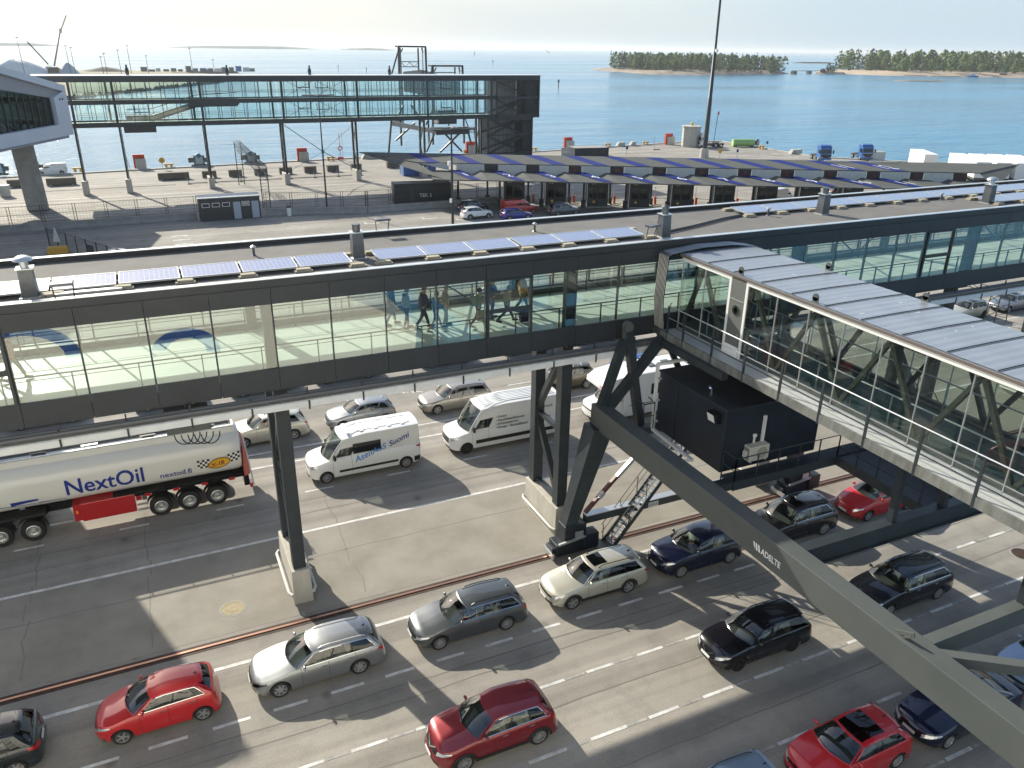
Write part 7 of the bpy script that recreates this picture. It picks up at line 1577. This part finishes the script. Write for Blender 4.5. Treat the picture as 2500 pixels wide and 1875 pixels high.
f = MB(); f.prism([(6.95,1.2),(7.25,1.35),(7.2,2.6),(7.02,2.9)],-1.15,1.15,'y'); f.build('rear_panel',mat('faded_red_panel',(.45,.12,.11),.5),tk,None,.03); f = MB(); f.tube([(7.1,-1.2,3.6),(7.35,-1.2,.7)],.03,5); f.tube([(7.1,-.9,3.6),(7.35,-.9,.7)],.03,5); f.build('rear_ladder',M['galv'],tk); f = MB(); f.box(7.15,7.3,-1.25,-.8,.62,.85); f.build('tail_light',M['lamp_red'],tk)
lettering('NextOil',.92,lambda x,y: tface(-.86+x*1.10,2.02+y*1.22), M['navy_text'], tk, bold=.014)
lettering('nextoil.fi',.36,lambda x,y: tface(3.15+x*1.15,2.0+y*1.15), M['navy_text'], tk, bold=.006)
lettering('Next',.36,lambda x,y: tface(-4.6+x*.9,1.75+y), M['navy_text'], tk) if False else None
f = MB()
def stripe(pts, w0, w1, dx=1.35):
    n = len(pts); mbq = []
    for i,(x,z) in enumerate(pts): w = lerp(w0,w1,i/(n-1)); mbq.append([tface(x+dx,z-w/2),tface(x+dx,z+w/2)])
    f.grid(mbq)
SD=0
stripe([(-7.0,2.25),(-5.5,2.02),(-4.2,1.88),(-3.2,1.86)],.05,.03); stripe([(-4.4,2.02),(-3.9,2.06),(-3.3,2.08)],.22,.10); stripe([(-3.3,1.88),(-2.2,1.82)],.06,.015); f.build('swallow_emblem',M['navy_text'],tk)
# oval badge between two chequered flags
f = MB(); cx,cz = 5.86,2.3; f.add([tface(cx+.50*math.cos(a)+.0,cz+.27*math.sin(a)+.10*math.cos(a)*.6,.03) for a in [6.283*k/28 for k in range(28)]],[tuple(range(28))]); bdg = f.build('oval_badge',M['gold'],tk)
f = MB(); ring = [tface(cx+.50*math.cos(a),cz+.27*math.sin(a)+.06*math.cos(a),.034) for a in [6.283*k/28 for k in range(29)]]; f.tube(ring,.022,4,False); f.build('badge_rim',mat('brown_rim',(.25,.10,.03),.5),bdg)
lettering('X-1R',.30,lambda x,y: tface(cx-.36+x*.95,cz-.13+y+(x-.36)*.12,.045), mat('badge_red',(.42,.06,.03),.5), bdg, bold=.01)
fb_ = MB(); fw2 = MB()
for sgn in (-1,1):
    for i in range(5):
        for j in range(4):
            u0,u1 = .42+.115*i,.42+.115*(i+1); z0 = -.16+.115*j
            def q(u,v): return tface(cx+sgn*u, cz+v+.05+.08*sgn*u+.10*(u-.5), .02)
            (fb_ if (i+j)%2 else fw2).add([q(u0,z0),q(u1,z0),q(u1,z0+.115),q(u0,z0+.115)],[(0,1,2,3)])
o = fb_.build('chequered_flags',M['ink'],tk); fw2.build('flag_white',M['white'],o)
# tractor cab
f = MB(); f.prism([(-11.4,.6),(-11.45,1.6),(-11.2,3.2),(-10.9,3.6),(-9.6,3.6),(-9.5,1.0),(-9.9,.6)],-1.22,1.22,'y'); f.build('cab',P['white'],tk,None,.08); f = MB(); f.box(-10.9,-10.1,-1.235,-1.22,1.9,2.7); f.build('cab_window',M['glass_dark'],tk)
for s_ in (-1,1): twheel(-10.3,s_)
# lattice frame by the right-hand car
t = thing('lattice_frame','black lattice hoist frame with an arm beside the beige car at right','lattice frame',(64.5,41.2,0)); f = MB()
for x in (0,1.6):
    for y in (0,1.0): f.bar((x,y,0),(x*.8+.15,y*.8+.1,2.2),.06,.06)
for z in (.7,1.5,2.2):
    for a,b in (((0,0),(1.6,0)),((1.6,0),(1.6,1)),((1.6,1),(0,1)),((0,1),(0,0)),((0,0),(1.6,1))): f.bar((a[0]*.9+.1,a[1]*.9,z),(b[0]*.9+.1,b[1]*.9,z-.4),.04,.04)
f.build('stand',M['steel_dark'],t); f = MB()
for dz in (0,.5):
    for dy in (0,.5): f.bar((1.0,.3+dy,2.2+dz),(-7.5,3+dy,4.6+dz),.05,.05)
for k in range(12): q = k/11; f.bar((1-8.5*q,.3+2.7*q,2.2+2.4*q),(1-8.5*(q+.07),.8+2.7*q,2.75+2.4*q),.04,.04)
f.build('arm',M['steel_dark'],t)

# ------------------------------------------------------------------ people
SK = mat('skin',(.46,.26,.18),.55); HAIRS = dict(brown=mat('brown_hair',(.06,.032,.018),.6),dark=mat('dark_hair',(.014,.011,.010),.6),grey=mat('grey_hair',(.22,.20,.18),.7))
CLO = {k:mat(k+'_cloth',c,.85) for k,c in dict(navy=(.010,.014,.06),blue=(.03,.06,.16),grey=(.15,.16,.18),teal=(.11,.19,.175),tan=(.42,.27,.11),black=(.012,.012,.014),jeans=(.03,.055,.14),salmon=(.50,.20,.16),greyt=(.22,.21,.20),olive=(.19,.19,.16),khaki=(.30,.25,.17),white=(.55,.55,.52),red=(.3,.03,.03)).items()}
def skin_mesh(name, verts, edges, rad, mt, parent, root=0, lev=1):
    me = bpy.data.meshes.new(name); me.from_pydata(verts, edges, []); me.update(); o = bpy.data.objects.new(name, me); COL.objects.link(o); o.parent = parent
    me.materials.append(mt); s_ = o.modifiers.new('skin','SKIN'); s_.use_smooth_shade = True
    sv = me.skin_vertices[0].data if me.skin_vertices else None
    if sv is None:
        import bmesh
        bm = bmesh.new(); bm.from_mesh(me); bm.verts.layers.skin.verify(); bm.to_mesh(me); bm.free(); sv = me.skin_vertices[0].data
    for i,r_ in enumerate(rad): sv[i].radius = r_ if isinstance(r_, tuple) else (r_,r_); sv[i].use_root = (i == root)
    u = o.modifiers.new('sub','SUBSURF'); u.levels = lev; u.render_levels = lev; return o
def person(label, loc, face=0.0, h=1.75, top='navy', legs='jeans', hair='brown', stride=.30, seated=False, shorts=False, arms=('down','down'), coat=0.0, shoe='black', group=None, lean=0.03, cap=None, female=False, headturn=0, hood=None):
    t = thing('person',label,'person',loc,face,group); k = h/1.75      # faces local +X
    hip = .93*k if not seated else .10; V = Vector
    pel = V((0,0,hip)); wai = V((lean*.5,0,hip+.17*k)); che = V((lean,0,hip+.40*k)); nk = V((lean+.01,0,hip+.54*k)); hb = V((lean+.03,0,hip+.60*k)); hc = V((lean+.045,0,hip+.70*k)); ht = V((lean+.035,0,hip+.80*k))
    J = {}
    for s_,nm in ((-1,'r'),(1,'l')):
        ph = stride*(1 if nm == 'l' else -1)
        if seated: kn = pel+V((.45*k,s_*.13,.04)); an = kn+V((.12*k,0,-.40*k)); toe = an+V((.18,0,-.05))
        else:
            kn = pel+V((math.sin(ph)*.45*k+.03,s_*.10,-.44*k*math.cos(ph))); b_ = max(0,-ph)*.9
            an = kn+V((math.sin(ph-b_-.05)*.43*k,0,-.42*k*math.cos(ph-b_))); toe = an+V((.19*k,0,-.06*k if ph >= 0 else -.12*k))
        sh = che+V((-.01,s_*(.19 if not female else .165)*k,.07*k))
        md = arms[0 if nm == 'r' else 1]
        if md == 'down': el = sh+V((-math.sin(ph)*.18-.02,s_*.06,-.28*k)); wr = el+V((.07-math.sin(ph)*.06,s_*.02,-.25*k))
        elif md == 'front': el = sh+V((.06,s_*.06,-.27*k)); wr = el+V((.24*k,-s_*.06,.02))
        elif md == 'up': el = sh+V((.12,s_*.06,-.22*k)); wr = el+V((.12,-s_*.05,.22*k))
        elif md == 'back': el = sh+V((-.12,s_*.04,-.26*k)); wr = el+V((-.10,s_*.03,-.24*k))
        elif md == 'wheel': el = sh+V((.12,s_*.06,-.24*k)); wr = el+V((.26*k,-s_*.05,.10))
        J[nm] = (kn,an,toe,sh,el,wr)
    v = [pel,wai,che,nk,hb,hc,ht]; e = [(0,1),(1,2),(2,3),(3,4),(4,5),(5,6)]; r_ = [(.15*k,.11*k),(.135*k,.10*k),(.15*k,.105*k),(.055*k,.055*k),(.07*k,.075*k),(.085*k,.10*k),(.055*k,.06*k)]
    for nm in 'rl':
        kn,an,toe,sh,el,wr = J[nm]; i = len(v); s_ = -1 if nm == 'r' else 1
        v += [pel+V((0,s_*.09*k,-.05)),kn,an,toe]; e += [(0,i),(i,i+1),(i+1,i+2),(i+2,i+3)]; r_ += [.085*k,.056*k,.04*k,.035*k]
        i = len(v); d = (wr-el).normalized(); v += [sh,el,wr,wr+d*.06*k]; e += [(2,i),(i,i+1),(i+1,i+2),(i+2,i+3)]; r_ += [.052*k,.040*k,.028*k,(.036*k,.018*k)]
        base = i+3; sd = V((0,1,0)) if abs(d.y) < .8 else V((1,0,0)); w_ = d.cross(sd).normalized()
        for q,(off,ln) in enumerate(((-.030,.062),(-.011,.075),(.009,.070),(.027,.055))):
            p0 = v[base]+d*.035*k+sd*off*k; m_ = len(v); v += [p0,p0+d*ln*.55*k,p0+d*ln*k+w_*.015]; e += [(base,m_),(m_,m_+1),(m_+1,m_+2)]; r_ += [.0095*k,.009*k,.007*k]
        m_ = len(v); v += [v[i+2]+d*.03*k+sd*.036*k,v[i+2]+d*.065*k+sd*.052*k]; e += [(i+2,m_),(m_,m_+1)]; r_ += [.011*k,.009*k]
    skin_mesh('body', v, e, r_, SK, t)
    # face, hair
    f = MB(); f.add([hc+V((.095,-.012,-.02)),hc+V((.095,.012,-.02)),hc+V((.118,0,-.022)),hc+V((.092,0,.02))],[(0,1,2),(1,3,2),(3,0,2)]); f.build('nose',SK,t)
    f = MB()
    for s_ in (-1,1): f.lathe([(.001,0),(.011,.003),(.001,.008)],c=tuple(hc+V((.088,s_*.032,.018))),n=8,axis='x')
    f.build('eyes',M['ink'],t); f = MB(); f.bar(hc+V((.088,-.022,-.055)),hc+V((.088,.022,-.055)),.006,.010); f.build('mouth',mat('lips',(.32,.12,.10),.6) if 'lips' not in M else M['lips'],t)
    f = MB()
    for s_ in (-1,1): f.lathe([(.001,-.006),(.022,-.004),(.028,.0),(.001,.008)],c=tuple(hc+V((.0,s_*.088,.0))),n=8,axis='y')
    f.build('ears',SK,t)
    f = MB(); P_ = []
    for i in range(7):
        ph = math.pi*.5*i/6*1.25; row = []
        for j in range(14):
            a = 6.283*j/14; fr = max(0,math.cos(a)); el_ = min(ph, math.pi*.5*(1.28-.62*fr if not female else 1.5-.85*fr)); row.append(hc+V((math.sin(el_)*math.cos(a)*.112-.008,math.sin(el_)*math.sin(a)*.100,math.cos(el_)*.128+.008))*1)
        P_.append(row)
    f.grid(P_,True); f.build('cap' if cap else 'hair',CLO[cap] if cap else HAIRS[hair],t,60)
    # jacket
    v = [pel+V((0,0,-.06*k-coat)),wai,che,che+V((0,0,.09*k))]; e = [(0,1),(1,2),(2,3)]; r_ = [(.19*k,.145*k),(.165*k,.135*k),(.18*k,.14*k),(.10*k,.10*k)]
    for nm in 'rl':
        kn,an,toe,sh,el,wr = J[nm]; i = len(v); v += [sh,el,el.lerp(wr,.92)]; e += [(2,i),(i,i+1),(i+1,i+2)]; r_ += [.078*k,.062*k,.048*k]
    skin_mesh('jacket', v, e, r_, CLO[top], t, 1)
    v = [pel+V((0,0,.05*k)),pel+V((0,0,-.02*k))]; e = [(0,1)]; r_ = [(.16*k,.12*k),(.165*k,.125*k)]
    for nm in 'rl':
        kn,an,toe,sh,el,wr = J[nm]; i = len(v); s_ = -1 if nm == 'r' else 1; v += [pel+V((0,s_*.095*k,-.08)),kn if not shorts else pel.lerp(kn,.9)+V((0,s_*.05,0))]; e += [(1,i),(i,i+1)]; r_ += [.102*k,.076*k]
        if not shorts: v += [an+V((0,0,.03))]; e += [(i+1,i+2)]; r_ += [.058*k]
    skin_mesh('trousers', v, e, r_, CLO[legs], t, 1)
    for nm in 'rl':
        kn,an,toe,*_ = J[nm]; f = MB(); d = (toe-an); d.z *= .4; d.normalize(); f.tube([an+V((-.05,0,-.035))*k,an+d*.07*k+V((0,0,-.045)),toe+V((0,0,-.005)),toe+d*.05*k+V((0,0,-.015))],[.05*k,.056*k,.05*k,.025*k],8); f.build('shoe',CLO[shoe],t,60)
    if hood: f = MB(); f.lathe([(.001,-.06),(.10,-.04),(.12,.02),(.06,.06)],c=tuple(nk+V((-.07,0,-.02))),n=10); f.build('hood',CLO[hood],t,60)
    person.J = J; person.k = k; person.che = che
    return t
FL = 10.362
person('man in a dark blue jacket walking behind the grey hooded person',(8.7,30.9,FL),.1,1.82,'navy','jeans','grey',.22)
person('person in a grey hooded jacket walking in front of the dark blue jacket',(9.15,30.25,FL),.1,1.74,'grey','navy','brown',.12,hood='navy')
person('tall person in dark blue leaning forward left of the shorts wearer',(9.75,29.85,FL),.05,1.86,'navy','navy','dark',.30,arms=('front','down'),lean=.06)
person('person in a navy top and shorts walking with bare legs',(10.1,29.25,FL),.0,1.74,'navy','black','dark',.34,shorts=True,shoe='white',arms=('front','front'))
person('person in a pale grey coat half hidden behind the window bar',(10.75,29.9,FL),.0,1.76,'greyt','khaki','grey',.10,coat=.25)
pA = person('person in a teal jacket with white shoes and a dark cap',(11.95,29.2,FL),.0,1.70,'teal','black','dark',.34,shoe='white',cap='black',arms=('up','down'))
t = thing('backpack','dark backpack on the teal jacket','backpack',(11.76,29.2,FL+1.18)); f = MB(); f.box(-.13,.06,-.15,.15,-.2,.22); f.build('bag',CLO['teal'],t,None,.05); f = MB(); f.box(-.15,-.13,-.10,.10,-.15,.02); f.build('pocket',CLO['black'],t,None,.02)
t = thing('shoulder_bag','tan grey travel bag carried by the person in the teal jacket','bag',(12.05,28.92,FL+.62)); f = MB(); f.box(-.28,.28,-.09,.09,-.24,.2); f.build('bag',CLO['khaki'],t,None,.05); f = MB(); f.tube([(-.15,0,.2),(-.1,0,.30),(.1,0,.30),(.15,0,.2)],.014,5); f.build('handle',CLO['black'],t)
person('man in a dark jacket with jeans standing by the wide post',(12.95,30.1,FL),.2,1.82,'navy','jeans','dark',.12,arms=('front','down'))
pB = person('woman in a grey-brown jacket striding with a dark suitcase',(13.25,29.2,FL),.0,1.66,'olive','navy','brown',.44,female=True,coat=.12,lean=.07,arms=('front','down'))
t = thing('suitcase','navy wheeled suitcase between the striding woman and the tan coat','suitcase',(14.05,29.0,FL)); f = MB(); f.box(-.26,.26,-.15,.15,.06,.72); f.build('shell',CLO['navy'],t,None,.04); f = MB()
for s_ in (-.2,.2): f.tube([(s_*.6,.1,.70),(s_*.6,.1,1.05)],.012,5)
f.bar((-.12,.1,1.05),(.12,.1,1.05),.03,.03); f.build('handle',M['alu'],t); f = MB()
for x in (-.2,.2): f.lathe([(.001,-.02),(.035,-.02),(.035,.02),(.001,.02)],c=(x,0,.035),n=10,axis='y')
f.build('castors',M['black'],t)
person('person in a tan coat with an orange scarf and dark trousers',(14.55,30.4,FL),.0,1.80,'tan','black','dark',.36,coat=.22,hood='red')
person('person in a salmon top walking alone at the left end of the walkway',(-5.0,30.0,FL),.0,1.78,'salmon','greyt','brown',.34,arms=('down','front'))
def driver(label, carloc, xs_, y, seatz, top, hair='brown', h=1.72):
    person(label,(carloc[0]+xs_,carloc[1]+y,seatz+.04),math.pi,h,top,'jeans',hair,0,True,arms=('wheel','wheel'),lean=-.06)
driver('driver in a blue shirt inside the graphite grey estate car',(6.73,23.54),2.40,-.36,.46,'blue')
driver('driver with bare arms inside the navy car under the beam',(17.89,23.55),2.25,-.36,.56,'black'); driver('passenger in white inside the navy car under the beam',(17.89,23.55),2.25,.36,.56,'white','grey',1.66)
driver('driver in pale clothes inside the black off-roader',(23.3,23.6),2.42,-.36,.60,'white')
driver('driver in grey inside the bright red rounded saloon',(29.0,23.55),2.2,-.36,.52,'greyt')
driver('driver in dark clothes inside the black estate left of the beam',(16.46,18.0),2.32,-.36,.47,'grey')
driver('driver in a dark top inside the cream car by the left pillar',(2.15,43.5),2.3,-.36,.55,'red')
# ------------------------------------------------------------------ ferry behind the viewer, seen only in the glass
fy = thing('ferry','white ferry side with blue wave bands moored along the quay','ferry',(-20,-2,-2.5)); f = MB()
f.prism([(-60,0),(37,0),(37.4,4.2),(31,7.6),(29.5,10),(29.5,34),(-60,34)],-8,1.2,'y'); f.build('hull',mat('cream_white_hull',(.72,.70,.62),.5),fy)
f = MB()
for (cx,cz,r0,r1,a0,a1) in ((11.5,5.0,2.4,3.3,0.0,3.3),(3.5,3.2,1.6,2.6,-.3,3.0),(21,4.4,1.3,2.2,-.2,2.9)):
    f.grid([[(cx+r_*math.cos(a),1.21,cz+r_*.75*math.sin(a)) for r_ in (r0,r1)] for a in [lerp(a0,a1,i/20) for i in range(21)]])
f.grid([[(x,1.21,z) for z in (1.8+.5*math.sin(x*.5),3.0+.5*math.sin(x*.5+.8))] for x in [-30+1.0*i for i in range(40)]]); f.build('wave_bands',mat('ferry_blue_band',(.02,.07,.30),.4),fy)
f = MB()
for i in range(18): f.box(-50+4*i,-48+4*i,1.2,1.22,14,15.2)
f.build('windows',M['glass_dark'],fy)
